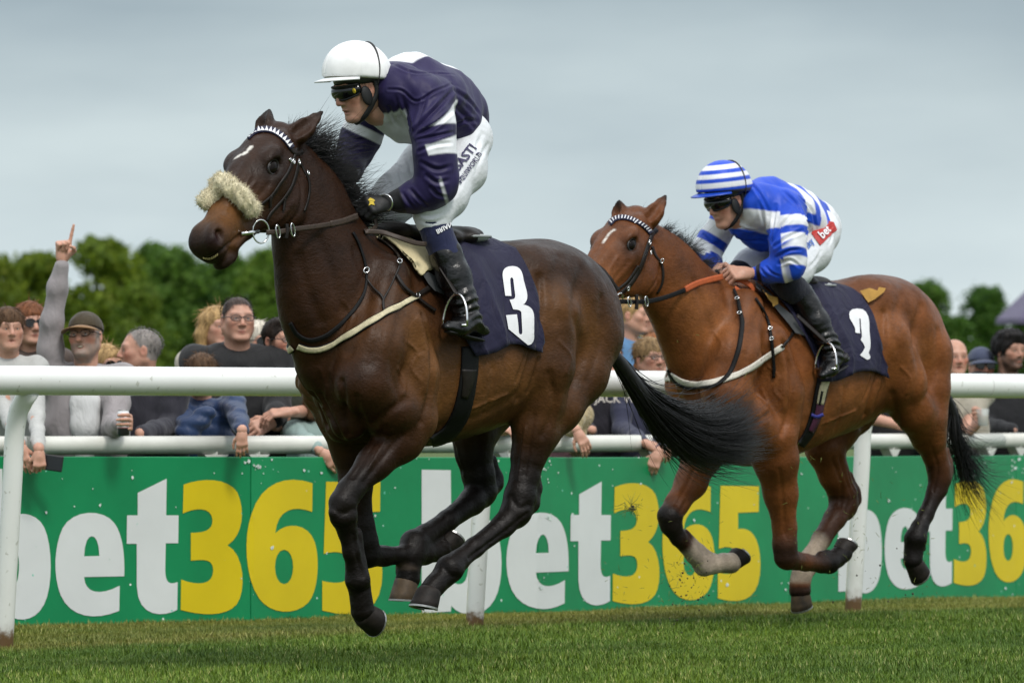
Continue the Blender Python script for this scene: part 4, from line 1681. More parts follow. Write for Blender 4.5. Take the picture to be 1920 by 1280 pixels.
HORSE1 = dict(
    frame=FR1, label="dark bay racehorse galloping in front with a sheepskin noseband and number 3 saddlecloth", vox=0.0072,
    lo=(-1.25, -0.42, 0.05), hi=(1.62, 0.48, 2.22), matname="dark_bay_coat",
    coat=(0.030, 0.0115, 0.0046), tan=(0.215, 0.092, 0.028), black=(0.0060, 0.0041, 0.0032), dark_top=1.42,
    trunk=[(640, 560, 775, .10, 0), (662, 500, 815, .17, .0), (700, 462, 832, .225, .1), (760, 447, 837, .25, .2), (830, 449, 831, .275, .18),
           (890, 452, 813, .285, .12), (940, 452, 792, .28, .05), (985, 448, 765, .265, .0), (1030, 452, 738, .255, 0), (1070, 473, 722, .24, 0),
           (1098, 515, 715, .2, 0), (1116, 565, 700, .13, 0)],
    neck=[(552, 318, 0, .115), (580, 385, 0, .150), (592, 450, 0, .185), (624, 540, 0, .255), (655, 640, 0, .275)],
    muscles=[
        ([(728, 520, .15, 42), (700, 650, .20, 55), (682, 720, .20, 52)], .06),            # near shoulder
        ([(682, 715, .20, 50), (730, 765, .20, 48), (768, 790, .19, 44)], .05),
        ([(757, 610, .21, 46), (772, 700, .215, 44), (770, 770, .20, 44)], .06),           # triceps
        ([(620, 640, -.19, 54), (612, 715, -.19, 50), (640, 775, -.17, 46)], .06),         # far shoulder
        ([(645, 735, .06, 38), (655, 790, .07, 36)], .05), ([(628, 745, -.07, 36), (640, 795, -.07, 34)], .05),   # breast
        ([(985, 520, .12, 62), (1050, 530, .13, 58)], .06), ([(985, 520, -.12, 62), (1030, 530, -.13, 58)], .06),   # croup
        ([(1070, 560, .12, 66), (1100, 630, .13, 60), (1085, 700, .15, 52), (1045, 765, .16, 42), (1010, 815, .16, 33), (991, 855, .15, 29)], .05),
        ([(1020, 590, .19, 66), (1022, 690, .21, 52), (1018, 752, .20, 36), (1000, 805, .17, 32), (990, 855, .15, 27)], .05),
        ([(1010, 560, -.12, 66), (985, 640, -.14, 60), (960, 700, -.17, 52), (925, 760, -.17, 42), (890, 830, -.16, 34)], .05),
        ([(880, 745, -.16, 40), (885, 810, -.16, 36)], .05),
    ],
    limbs=[
        # near fore
        ([(768, 788, .19, 46), (748, 822, .18, 45), (702, 868, .16, 32), (656, 920, .15, 22), (644, 945, .15, 24)], .03),
        ([(642, 942, .15, 24), (645, 968, .15, 24), (652, 995, .14, 18), (659, 1035, .14, 16), (667, 1066, .13, 18), (670, 1086, .13, 22), (674, 1104, .12, 19), (677, 1124, .12, 19), (680, 1144, .12, 23)], .018),
        ([(668, 1000, .13, 12), (672, 1050, .13, 13), (682, 1084, .12, 12)], .015),
        ([(628, 960, .15, 12), (632, 972, .15, 12)], .015),
        # far fore
        ([(640, 780, -.16, 46), (660, 840, -.16, 38), (668, 905, -.15, 30), (680, 985, -.14, 20), (684, 1015, -.14, 22), (687, 1040, -.14, 23)], .03),
        ([(690, 1040, -.14, 22), (720, 1042, -.13, 18), (755, 1040, -.12, 17), (776, 1038, -.12, 23), (795, 1037, -.12, 20), (815, 1033, -.12, 18), (826, 1028, -.12, 22)], .018),
        ([(766, 1019, -.12, 10), (778, 1016, -.12, 10)], .012),
        # near hind below the gaskin
        ([(991, 850, .15, 30), (984, 890, .15, 27), (975, 930, .15, 29), (968, 958, .15, 28), (944, 985, .14, 22), (890, 1026, .13, 18), (858, 1052, .13, 19), (843, 1066, .13, 25), (830, 1082, .12, 20), (817, 1095, .12, 20), (808, 1106, .12, 22)], .02),
        ([(1002, 880, .15, 9), (1003, 915, .15, 11), (996, 944, .15, 13), (968, 972, .14, 15)], .03),
        ([(856, 1072, .13, 10), (850, 1082, .13, 8)], .012),
        # far hind
        ([(885, 800, -.16, 38), (888, 850, -.16, 34), (897, 890, -.15, 30), (903, 920, -.15, 27), (885, 940, -.14, 24), (838, 976, -.13, 19), (796, 1003, -.13, 19), (776, 1018, -.13, 25), (768, 1042, -.12, 21), (765, 1066, -.12, 21), (764, 1084, -.12, 24)], .02),
        ([(922, 860, -.15, 9), (930, 895, -.15, 11), (928, 908, -.15, 13), (905, 935, -.15, 14)], .03),
    ],
    grooves=[([(640, 800, -.005, 7), (650, 830, -.005, 10)], .03)],
    lines=LINES1,
    head=((511, 250), (368, 462), 0.0, 0.685, 0.0), hk=1.16,
    ears=[((546, 260, .05), (572, 240, .07), (607, 207, .075), .046, (0.5, 0.6, 0.6)),
          ((499, 250, -.045), (497, 230, -.05), (505, 206, -.055), .042, (0.2, 0.95, -0.1))],
    tan_spots=[((770, 660, .25), .16, .6), ((792, 700, .25), .12, .75), ((790, 770, .2), .12, .55), ((900, 735, .26), .22, .65), ((965, 740, .24), .18, .55), ((1000, 560, .25), .17, .5), ((1060, 580, .2), .16, .3), ((1080, 660, .2), .20, .25),
               ((1030, 770, .18), .14, .35), ((690, 640, .2), .13, .2), ((720, 560, .15), .13, .2)],
    black_limbs=[([(748, 822, .18, 0), (690, 880, .16, .55), (650, 930, .15, .95), (655, 1000, .14, 1), (672, 1086, .13, 1), (690, 1160, .12, 1)], .13),
                 ([(650, 800, -.16, 0), (668, 905, -.15, .6), (684, 1010, -.14, 1), (755, 1040, -.12, 1), (840, 1025, -.12, 1)], .12),
                 ([(1005, 790, .16, 0), (985, 870, .15, .7), (975, 940, .15, 1), (890, 1025, .13, 1), (808, 1110, .12, 1)], .13),
                 ([(890, 800, -.16, .3), (890, 850, -.16, .75), (903, 915, -.15, 1), (800, 1000, -.13, 1), (764, 1090, -.12, 1)], .12)],
    socks=[([(768, 1050, -.12, .0), (764, 1066, -.12, .35), (764, 1076, -.12, .0)], .07, A(.22, .16, .12))],
    nose_tan=.42, muzzle=.8, star=([(440, 297), (450, 291), (461, 286), (470, 276)], .0085),
    hooves=[((678, 1149, .12), (1.0, .22), (-.1, 1.0), .050, .061, .078, M_HOOF_D),
            ((829, 1029, -.12), (.45, -.89), (.9, .3), .048, .058, .072, M_HOOF_D),
            ((806, 1104, .12), (-.15, .99), (-1, 0.1), .050, .061, .074, M_HOOF_D),
            ((763, 1084, -.12), (-.05, 1.0), (-1, .1), .050, .058, .084, M_HOOF_L)],
)

H1 = make_horse(HORSE1)

HORSE2 = dict(
    frame=FR2, label="bright bay racehorse galloping second with a white sock and dark noseband", vox=0.0078,
    lo=(-1.35, -0.42, 0.0), hi=(1.62, 0.48, 2.10), matname="bright_bay_coat",
    coat=(0.135, 0.044, 0.0125), tan=(0.27, 0.105, 0.032), black=(0.0065, 0.005, 0.0045), dark_top=1.50,
    trunk=[(1320, 630, 800, .10, 0), (1340, 575, 842, .17, 0), (1374, 540, 868, .22, .1), (1420, 522, 873, .245, .2), (1470, 521, 858, .27, .18),
           (1520, 525, 834, .28, .12), (1570, 524, 815, .275, .05), (1610, 518, 794, .26, 0), (1650, 515, 764, .25, 0), (1688, 528, 748, .235, 0),
           (1715, 560, 735, .19, 0), (1732, 605, 720, .12, 0)],
    neck=[(1212, 462, 0, .112), (1238, 500, 0, .145), (1268, 545, 0, .180), (1316, 615, 0, .240), (1345, 690, 0, .262)],
    muscles=[
        ([(1398, 575, .15, 34), (1378, 670, .20, 45), (1360, 735, .20, 43)], .06),
        ([(1360, 732, .20, 42), (1400, 785, .20, 40), (1440, 822, .19, 40)], .05),
        ([(1440, 640, .21, 38), (1462, 735, .215, 40), (1462, 800, .20, 36)], .06),
        ([(1300, 655, -.19, 45), (1294, 722, -.19, 42), (1312, 790, -.17, 40)], .06),
        ([(1330, 760, .06, 32), (1352, 820, .07, 32)], .05), ([(1310, 765, -.07, 32), (1335, 825, -.07, 32)], .05),
        ([(1630, 570, .12, 52), (1690, 582, .13, 48)], .06), ([(1625, 570, -.12, 52), (1670, 582, -.13, 48)], .06),
        ([(1700, 615, .12, 54), (1731, 665, .13, 51), (1734, 730, .15, 44), (1736, 780, .16, 37), (1742, 822, .15, 30)], .05),
        ([(1655, 640, .19, 54), (1688, 715, .20, 46), (1712, 768, .19, 37), (1738, 815, .16, 29)], .05),
        ([(1650, 615, -.12, 50), (1630, 700, -.14, 48), (1600, 765, -.17, 44), (1565, 805, -.17, 40), (1546, 842, -.16, 36)], .05),
    ],
    limbs=[
        # near fore
        ([(1450, 820, .19, 42), (1455, 862, .18, 42), (1464, 925, .16, 31), (1471, 990, .15, 21), (1471, 1020, .15, 21), (1473, 1044, .15, 23)], .03),
        ([(1478, 1048, .15, 20), (1510, 1054, .14, 16), (1540, 1057, .13, 16), (1554, 1055, .13, 19), (1568, 1046, .13, 17), (1580, 1036, .13, 19)], .018),
        ([(1538, 1041, .13, 9), (1552, 1038, .13, 9)], .012),
        # far fore
        ([(1318, 800, -.17, 40), (1316, 855, -.17, 37), (1296, 905, -.16, 29), (1270, 943, -.15, 21), (1257, 966, -.15, 23)], .03),
        ([(1255, 968, -.15, 23), (1258, 984, -.15, 20), (1272, 1008, -.14, 15), (1300, 1040, -.14, 15), (1320, 1059, -.14, 19), (1338, 1057, -.13, 17), (1356, 1055, -.13, 17), (1370, 1055, -.13, 20)], .018),
        ([(1283, 1000, -.14, 10), (1312, 1030, -.14, 10), (1330, 1044, -.14, 10)], .015),
        # near hind
        ([(1742, 818, .15, 30), (1752, 850, .15, 23), (1760, 878, .15, 21), (1762, 896, .15, 20), (1755, 922, .14, 17), (1736, 965, .13, 14), (1724, 990, .13, 15), (1717, 1010, .13, 20), (1714, 1030, .12, 17), (1712, 1050, .12, 19)], .02),
        ([(1772, 845, .15, 8), (1774, 868, .15, 10), (1773, 886, .15, 11), (1764, 915, .15, 12)], .03),
        ([(1728, 1018, .13, 9), (1730, 1028, .13, 7)], .012),
        # far hind
        ([(1546, 838, -.16, 37), (1564, 890, -.15, 29), (1580, 925, -.15, 26), (1582, 945, -.15, 25), (1565, 972, -.14, 20), (1540, 1010, -.13, 18), (1522, 1040, -.13, 17), (1511, 1058, -.13, 22), (1503, 1078, -.12, 18), (1500, 1094, -.12, 18), (1500, 1106, -.12, 21)], .02),
        ([(1592, 890, -.15, 8), (1602, 920, -.15, 10), (1602, 936, -.15, 12), (1585, 960, -.15, 14)], .03),
    ],
    lines=LINES2,
    head=((1183, 404), (1064, 582), 0.0, 0.685, 0.0), hk=1.16,
    ears=[((1212, 418, .05), (1228, 398, .07), (1249, 366, .075), .046, (0.5, 0.6, 0.6)),
          ((1166, 412, -.045), (1162, 396, -.05), (1160, 376, -.055), .042, (0.2, 0.95, -0.1))],
    tan_spots=[((1420, 720, .25), .18, .45), ((1470, 760, .2), .13, .4), ((1560, 740, .26), .2, .45), ((1600, 760, .24), .2, .4), ((1640, 600, .25), .18, .3),
               ((1700, 680, .2), .2, .35), ((1330, 620, .12), .16, .3), ((1290, 560, .1), .14, .25)],
    black_limbs=[([(1468, 960, .15, 0), (1472, 1030, .15, .75), (1500, 1054, .14, .5), (1545, 1057, .13, .95), (1600, 1020, .13, 1)], .09),
                 ([(1275, 935, -.15, 0), (1256, 968, -.15, .95), (1270, 1005, -.14, .95), (1285, 1022, -.14, .7)], .10),
                 ([(1738, 800, .16, 0), (1758, 870, .15, .55), (1745, 940, .14, .9), (1717, 1010, .13, 1), (1712, 1060, .12, 1)], .12),
                 ([(1500, 1090, -.12, 0), (1500, 1101, -.12, .75), (1500, 1112, -.12, .9)], .07),
                 ([(1560, 870, -.16, 0), (1582, 935, -.15, .65), (1545, 1000, -.13, .7)], .10)],
    socks=[([(1277, 1010, -.14, 0), (1292, 1030, -.14, .9), (1320, 1058, -.14, 1), (1372, 1055, -.13, 1)], .075, A(.38, .31, .24)),
           ([(1546, 1000, -.13, 0), (1532, 1022, -.13, .9), (1511, 1058, -.13, 1), (1500, 1086, -.12, .9), (1500, 1100, -.12, .1)], .08, A(.30, .24, .18))],
    nose_tan=.5, muzzle=.9, star=([(1131, 455), (1138, 444), (1143, 437), (1151, 431)], .006),
    hooves=[((1575, 1038, .13), (.38, -.92), (1, .30), .046, .056, .072, M_HOOF_D),
            ((1372, 1055, -.13), (.55, -.83), (.85, .3), .046, .056, .072, M_HOOF_D),
            ((1712, 1052, .12), (.62, .78), (-.5, .85), .047, .058, .086, M_HOOF_D),
            ((1500, 1106, -.12), (.25, .97), (-1, .3), .048, .057, .082, M_HOOF_L)],
)
H2 = make_horse(HORSE2)


# ================================================================= hair
def hair_mat(name, col, rough=0.42):
    m, nt, b = new_mat(name)
    n = noise(nt, 40, 3)
    c = np.array(col)
    r = ramp(nt, n.outputs["Fac"], [(0.3, tuple(c * 0.6)), (0.75, tuple(c * 1.9))])
    nt.links.new(r.outputs[0], b.inputs["Base Color"])
    setin(b, Roughness=rough)
    b.inputs["Specular IOR Level"].default_value = 0.35
    return m


M_MANE = hair_mat("black_hair", (0.006, 0.0055, 0.006))


def tail(H, path, n, seed, r0=0.0016, v_sp=1.0, wild=0.06, start=(0.0, 0.55)):
    """path: (px,py,v,r_px) centre line and bulk"""
    fr = H["fr"]; r = np.random.default_rng(seed)
    c = np.array([np.append(fr.hp(p[0], p[1], p[2]), p[3] * fr.scale(fr.hp(p[0], p[1], p[2]))) for p in path])
    cc = catmull(c, 60)
    sp = []
    for i in range(n):
        t0 = r.uniform(*start) ** 1.3 * 59; t1 = min(59, t0 + r.uniform(22, 50))
        if r.random() < 0.6: t1 = 59 - r.exponential(4)
        if t1 - t0 < 8: continue
        an = r.uniform(0, 2 * math.pi); q = math.sqrt(r.uniform(0, 1))
        idx = np.linspace(t0, max(t0 + 8, t1), 14)
        base = np.stack([np.interp(idx, np.arange(60), cc[:, k]) for k in range(4)], 1)
        tan = np.gradient(base[:, :3], axis=0); tan /= np.linalg.norm(tan, axis=1, keepdims=True) + 1e-9
        side = np.tile(A(0, 1, 0), (14, 1)); up = np.cross(tan, side)
        ph = r.uniform(0, 6.28); f = np.linspace(0, 1, 14)
        grow = (0.35 + 0.65 * f) if t0 > 6 else (0.6 + 0.4 * f)
        pts = base[:, :3] + side * (base[:, 3] * q * math.cos(an) * 0.75 * grow * v_sp)[:, None] + up * (base[:, 3] * q * math.sin(an) * grow)[:, None]
        w = wild * r.normal(0, 1) * f ** 2
        pts = pts + up * (w + 0.008 * np.sin(f * 5 + ph))[:, None] + side * (0.6 * wild * r.normal() * f ** 2)[:, None] + tan * (r.uniform(0, .05) * f ** 2)[:, None]
        sp.append((pts, r0 * r.uniform(0.6, 1.4)))
    t = strands("tail", sp, M_MANE, H["root"], seed)
    # the dock under the hair
    k = 26
    MB().tube(cc[:k, :3], np.linspace(cc[0, 3] * 0.8, cc[k, 3] * 0.45, k), 12).build("tail_dock", M_MANE, t)
    return t


def mane(H, crest, n, length, lift, back, seed, wild=0.03, r0=0.0016, name="mane"):
    fr = H["fr"]; r = np.random.default_rng(seed)
    c = catmull(np.array([fr.hp(*p) for p in crest]), 80)
    tan = np.gradient(c, axis=0); tan /= np.linalg.norm(tan, axis=1, keepdims=True)
    sp = []
    # locks: hairs gather in clumps
    nl = max(6, n // 14)
    lk = [dict(t=r.uniform(0, 79), an=r.normal(0, 1), ln=r.uniform(0.6, 1.35), cu=r.uniform(-1, 1), w=r.normal(0, 1)) for _ in range(nl)]
    for i in range(n):
        L = lk[r.integers(nl)]
        t = np.clip(L["t"] + r.normal(0, 1.6), 0, 79)
        p = np.array([np.interp(t, np.arange(80), c[:, k]) for k in range(3)])
        tg = np.array([np.interp(t, np.arange(80), tan[:, k]) for k in range(3)])
        up = unit(np.cross(tg, A(0, 1, 0)));  up = up if up[2] > 0 else -up
        ln = length * L["ln"] * r.uniform(0.7, 1.15)
        f = np.linspace(0, 1, 10)
        d0 = up * lift + A(-1, 0, 0) * back * 0.6 + A(0, 1, 0) * (0.25 * L["an"] + r.normal(0, .12)) + tg * 0.25 * L["w"]
        d1 = A(-1, 0, 0) * back + A(0, 0, 1) * 0.25 * L["cu"] + A(0, 1, 0) * (0.35 * L["an"] + r.normal(0, .2)) + r.normal(0, wild, 3) * 6
        pts = p + A(0, r.normal(0, .012), 0) + np.outer(f, unit(d0) * ln * 0.6) + np.outer(f ** 2, unit(d1) * ln * 0.75)
        pts += np.outer(f ** 2, r.normal(0, wild, 3)) + up * (0.006 * np.sin(f * 7 + r.uniform(0, 6)))[:, None]
        sp.append((pts, r0 * r.uniform(.6, 1.3)))
    return strands(name, sp, M_MANE, H["root"], seed)


tail(H1, [(1146, 660, .0, 16), (1172, 696, .0, 22), (1203, 738, .0, 30), (1250, 786, -.02, 46), (1310, 818, -.03, 52), (1370, 815, -.04, 44), (1412, 800, -.05, 30)], 2300, 1, r0=0.0021, wild=0.075)
tail(H2, [(1765, 725, .0, 10), (1785, 770, .0, 16), (1792, 815, 0, 24), (1806, 862, -.02, 30), (1828, 900, -.03, 24), (1850, 918, -.05, 22)], 520, 2, r0=0.0017, wild=0.11)
mane(H1, [(556, 268, 0), (575, 292, 0), (596, 330, 0), (615, 362, 0), (634, 400, 0), (655, 428, 0)], 2600, .14, .95, .65, 11, .03, .0022)
mane(H1, [(520, 250, 0), (532, 248, 0), (545, 250, 0)], 120, .07, .5, 1.0, 12, .02, .0014, "forelock")
mane(H2, [(1232, 432, 0), (1255, 450, 0), (1283, 478, 0), (1314, 504, 0), (1340, 518, 0)], 1100, .075, .7, .8, 13, .014, .0019)
mane(H2, [(1278, 474, 0), (1292, 486, 0)], 60, .14, 1.0, .3, 14, .03, .0015, "mane_wisp")
mane(H2, [(1185, 404, 0), (1196, 403, 0)], 90, .05, .5, .8, 15, .014, .0015, "forelock")

# ================================================================= tack
M_LEATHER = simple("dark_leather", (0.011, 0.0075, 0.006), 0.5, 0.3, 60, 0.2, 120, spec=.3)
M_BROWN = simple("brown_rein", (0.040, 0.024, 0.016), 0.55, 0.25, 60, 0.25, 150)
M_BLACKSTRAP = simple("black_strap", (0.0045, 0.0045, 0.005), 0.6, 0.3, 60, 0.15, 120, spec=.2)
M_CREAM = simple("cream_webbing", (0.52, 0.46, 0.30), 0.75, 0.2, 70, 0.35, 220)
M_WHITEWEB = simple("white_webbing", (0.60, 0.56, 0.49), 0.7, 0.12, 70, 0.3, 220)
M_NAVY = cloth("navy_cloth", (0.0095, 0.0085, 0.032), 0.7, 0.8, 9, 0.05)
M_NUM = simple("white_number", (0.72, 0.72, 0.74), 0.6, 0.06, 20)
M_PAD = simple("grey_pad", (0.055, 0.058, 0.060), 0.5, 0.15, 30)
M_CHAMOIS = simple("cream_chamois", (0.62, 0.53, 0.32), 0.85, 0.18, 16, 0.4, 25, bdist=0.01)
M_MUSTARD = simple("mustard_chamois", (0.40, 0.22, 0.045), 0.85, 0.2, 16, 0.4, 25, bdist=0.01)
M_CHROME = simple("bit_steel", (0.70, 0.70, 0.70), 0.18, 0.05, 20, metal=1.0)
M_ORANGE = simple("orange_rubber", (0.42, 0.085, 0.020), 0.7, 0.15, 40, 0.4, 200)


def patch(name, skin, top, bottom, left, right, mat, parent, off=0.012, th=0.006, nr=26, nc=30, folds=0.006, seed=0, both=True, extra=None):
    """cloth laid over the skin inside four pixel curves (all run left->right / top->bottom)"""
    Tp, Bt, Lf, Rt = catmull(top, nc), catmull(bottom, nc), catmull(left, nr), catmull(right, nr)
    s = np.linspace(0, 1, nc)[None, :, None]; t = np.linspace(0, 1, nr)[:, None, None]
    G = (1 - t) * Tp[None] + t * Bt[None] + (1 - s) * Lf[:, None] + s * Rt[:, None] - \
        ((1 - t) * (1 - s) * Tp[0] + (1 - t) * s * Tp[-1] + t * (1 - s) * Bt[0] + t * s * Bt[-1])
    pts = np.zeros((nr, nc, 3)); nm = np.zeros((nr, nc, 3))
    for i in range(nr):
        for j in range(nc):
            pts[i, j], nm[i, j] = skin.cast(G[i, j, 0], G[i, j, 1], off)
    for _ in range(2):
        nm[1:-1] = nm[:-2] + 2 * nm[1:-1] + nm[2:]
        nm[:, 1:-1] = nm[:, :-2] + 2 * nm[:, 1:-1] + nm[:, 2:]
        nm /= np.linalg.norm(nm, axis=2, keepdims=True)
    ss, tt = np.meshgrid(np.linspace(0, 1, nc), np.linspace(0, 1, nr))
    r = np.random.default_rng(seed)
    f = np.zeros_like(ss)
    for k in range(5):
        a = r.uniform(5, 16); bq = r.uniform(-5, 5)
        f += np.sin(a * ss + bq * tt + r.uniform(0, 6)) / 5
    f = f + 0.5 * np.abs(np.sin(7 * ss + 2 * tt + 1.0))
    crease = (1 - np.abs(np.sin(11 * ss + 2.6 * tt + 0.8 * np.sin(4 * tt + 1)))) ** 3 * smooth01((.74 - ss) / .2) * (.25 + .75 * tt)
    pts = pts + nm * (folds * (0.4 + f) * (0.35 + 0.65 * tt) + 1.3 * folds * crease)[..., None]
    mb = MB()
    V, F = slab(pts, th, nm); mb.add(V, F)
    if both:
        t2 = pts.copy(); t2[..., 1] *= -1; n2 = nm.copy(); n2[..., 1] *= -1
        V, F = slab(t2[:, ::-1], th, n2[:, ::-1]); MB().add(V, F).build(name, mat, parent)
    o = mb.build(name, mat, parent)
    tri = []
    nn = nr * nc
    Vt = [Vector(p) for p in pts.reshape(-1, 3)]
    for i in range(nr - 1):
        for j in range(nc - 1):
            a = i * nc + j
            tri.append((a, a + 1, a + nc + 1, a + nc))
    sk = Skin.__new__(Skin); sk.fr = skin.fr; sk.cam = skin.cam
    sk.bvh = BVHTree.FromPolygons(Vt, tri)
    return o, sk


def ribbon(name, fr, pts, w, mat, parent, th=0.004, n=30, face=(0, 1, 0)):
    """flat strap through free (px,py,v) points; w in metres, flat side facing `face`"""
    q = catmull(np.array([fr.hp(*p) for p in pts]), n)
    return ribbon3(name, q, w, mat, parent, th, face)


def ribbon3(name, q, w, mat, parent, th=0.004, face=(0, 1, 0)):
    n = len(q)
    tan = np.gradient(q, axis=0); tan /= np.linalg.norm(tan, axis=1, keepdims=True)
    fc = np.asarray(face, float)
    side = np.cross(tan, fc); side /= np.linalg.norm(side, axis=1, keepdims=True)
    nr = np.cross(side, tan)
    top = np.stack([q + side * w * k for k in (-0.5, -0.2, 0.2, 0.5)], 1)
    nm = np.repeat(nr[:, None], 4, 1)
    V, F = slab(top, th, nm)
    return MB().add(V, F).build(name, mat, parent)


def buckle(fr, skin, px, py, size, parent, ang=0.5, off=0.012):
    p, n = skin.cast(px, py, off)
    t = unit(np.cross(n, A(0.3, 0, 1))); b2 = np.cross(n, t)
    c, s = math.cos(ang), math.sin(ang)
    R = np.stack([t * c + b2 * s, b2 * c - t * s, n], 1)
    MB().ring(p, R, 0.0025, (size, size * 0.7), 14, 5).build("buckle", M_CHROME, parent)


def seg_strap_head(H, pts, w, mat, name, parent, off=0.004):
    return strap(name, H["skin"], pts, w, mat, parent, th=0.004, off=off, n=max(10, len(pts) * 6), m=3)


def tack1(H):
    fr, sk, root = H["fr"], H["skin"], H["root"]
    br = empty("bridle", label="dark leather bridle with a navy and white toothed browband on the leading horse", cat="bridle", matrix=fr.matrix())
    # browband with white teeth
    bb = [(464, 259), (475, 249), (495, 244), (515, 248), (532, 260), (546, 278)]
    strap("browband", sk, bb, 10, M_NAVY, br, th=.006, off=.007, n=40, m=4)
    bp = catmull(bb, 60); tn = np.gradient(bp, axis=0)
    for i in range(13):
        k = 3 + i * 4.3
        p = np.array([np.interp(k, np.arange(60), bp[:, j]) for j in (0, 1)]); t = unit(np.array([np.interp(k, np.arange(60), tn[:, j]) for j in (0, 1)])); n = A(t[1], -t[0])
        if n[1] > 0: n = -n
        tri = [tuple(p - t * 3.2 - n * 4.6), tuple(p + t * 3.2 - n * 4.6), tuple(p + n * 5)]
        decal("tooth", sk, tri, [(0, 1, 2)], M_NUM, br, off=.0095)
    seg_strap_head(H, [(556, 278), (553, 290), (549, 300), (540, 322), (525, 344), (510, 366), (494, 380), (478, 391)], 4.5, M_LEATHER, "cheekpiece", br)
    seg_strap_head(H, [(560, 300), (556, 322), (548, 347), (534, 370), (518, 388), (506, 402), (500, 414)], 5, M_LEATHER, "cheekpiece", br)
    seg_strap_head(H, [(567, 284), (558, 288), (549, 283), (545, 277)], 8, M_LEATHER, "headpiece", br)
    seg_strap_head(H, [(562, 305), (571, 322), (579, 340), (580, 358), (577, 376), (570, 396)], 3.5, M_LEATHER, "throat_lash", br)
    seg_strap_head(H, [(548, 303), (543, 297)], 7, M_CHROME, "buckle", br)
    for (x, y) in ((546, 304), (556, 304), (573, 326)):
        buckle(fr, sk, x, y, .010, br, .9)
    for pts in ([(508, 367), (505, 378), (505, 389)], [(533, 372), (531, 384), (530, 395)]):
        seg_strap_head(H, pts, 3.5, M_LEATHER, "strap_end", br, .008)
    # bit and rings
    p, n = fr.hp(489, 434, .140), unit(A(.25, 1, 0))
    z = A(0, 0, 1); x = unit(np.cross(z, n)); y = np.cross(n, x)
    MB().ring(p, np.stack([x, y, n], 1), .0035, (.036, .043), 28, 7).build("bit_ring", M_CHROME, br)
    a, b2 = sk.cast(450, 437, .006)[0], p - x * .010 if x[0] < 0 else p + x * .010
    MB().tube([a, b2], .0085, 10).build("bit_bar", M_CHROME, br)
    # sheepskin noseband
    path = catmull(np.array([sk.cast(x, y, .018)[0] for x, y in [(379, 374), (384, 363), (393, 353), (405, 348), (420, 351), (436, 361), (452, 375), (465, 391)]]), 26)
    for _ in range(6):
        path[1:-1] = (path[:-2] + 2 * path[1:-1] + path[2:]) / 4
    g = Grid(path.min(0) - .09, path.max(0) + .09, .006)
    g.chain([(q, .035) for q in path], .004)
    g.chain([(path[4], .031), (path[9], .035), (path[14], .033)], .03)
    g.disp(lambda X, Y, Z: .007 * wob3(X, Y, Z, 160, 3, 8) + .005 * wob3(X, Y, Z, 70, 5, 5))
    V, Q = g.mesh()
    mw = simple("sheepskin", (0.62, 0.55, 0.37), 0.95, 0.22, 45, 0.6, 130, sheen=0.4, bdist=0.008)
    sh = mk("sheepskin_noseband", V, Q, mw, br)
    r = np.random.default_rng(4)
    ctr = path
    sp = []
    for i in range(3600):
        v = V[r.integers(len(V))].astype(float)
        c = ctr[np.argmin(np.linalg.norm(ctr - v, axis=1))]
        d = unit(unit(v - c) + r.normal(0, .55, 3))
        f = np.linspace(0, 1, 4)
        sp.append((v - d * .004 + np.outer(f, d) * r.uniform(.008, .017) + np.outer(f ** 2, r.normal(0, .004, 3)), .0011))
    strands("fleece", sp, mw, sh, 3)
    # teeth
    tm = simple("teeth", (0.40, 0.32, 0.13), 0.4, 0.15, 90)
    tp = [sk.cast(x, y, .0)[0] for x, y in catmull([(381, 483), (391, 485), (401, 482), (409, 476)], 9)]
    teeth = empty_child("teeth", root)
    for i, q in enumerate(tp[:-1]):
        e = unit(tp[i + 1] - q)
        MB().sphere(q + e * .003, (.0042, .003, .0055), np.stack([e, unit(np.cross(A(0, 0, 1), e)), A(0, 0, 1)], 1), 8, 6).build("tooth", tm, teeth)
    # reins
    hand = (668, 404, .10)
    ribbon("rein", fr, [(500, 436, .155), (520, 435, .16), (550, 430, .15), (590, 425, .13), (630, 418, .115), (672, 405, .105)], .019, M_BROWN, br)
    ribbon("rein_grip", fr, [(621, 420, .120), (640, 416, .117), (672, 405, .108)], .024, M_BROWN, br, .008)
    ribbon("martingale_stop", fr, [(539, 420, .160), (540, 432, .162), (538, 447, .160)], .012, M_LEATHER, br, .012)
    for (x, y, v) in ((521, 434, .165), (549, 431, .157)):
        q = fr.hp(x, y, v)
        MB().ring(q, np.stack([A(0.25, 0, 1), A(1, 0, -.25), A(0, 1, 0)], 1), .003, (.024, .010), 18, 6).build("martingale_ring", M_CHROME, br)
    ribbon("rein", fr, [(690, 406, .085), (703, 408, .085), (706, 421, .09), (698, 432, .10), (684, 434, .11), (720, 436, .15), (745, 444, .19), (782, 456, .22), (800, 458, .23)], .018, M_BROWN, br)
    # saddlery
    sa = empty("saddle", label="small black racing saddle over a navy number 3 cloth on the leading horse", cat="saddle", matrix=fr.matrix())
    g = Grid(fr.hp(890, 470, -.25) - A(.1, 0, .1), fr.hp(700, 400, .25) + A(.25, .2, .15), .008)
    seat = [(735, 432, 0), (770, 442, 0), (820, 447, 0), (850, 444, 0), (868, 441, 0)]
    for i, (a, b2) in enumerate(zip(seat[:-1], seat[1:])):
        g.seg(fr.hp(*a), fr.hp(*b2), .035, .035, .03, (A(0, 1, 0), 3.0))
    V, Q = g.mesh()
    mk("seat", V, Q, M_LEATHER, sa)
    c = fr.hp(872, 446, .03)
    MB().sphere(c, (.085, .105, .020), None, 24, 10).build("cantle", simple("cantle_white", (0.60, 0.62, 0.62), 0.3, 0.05), sa)
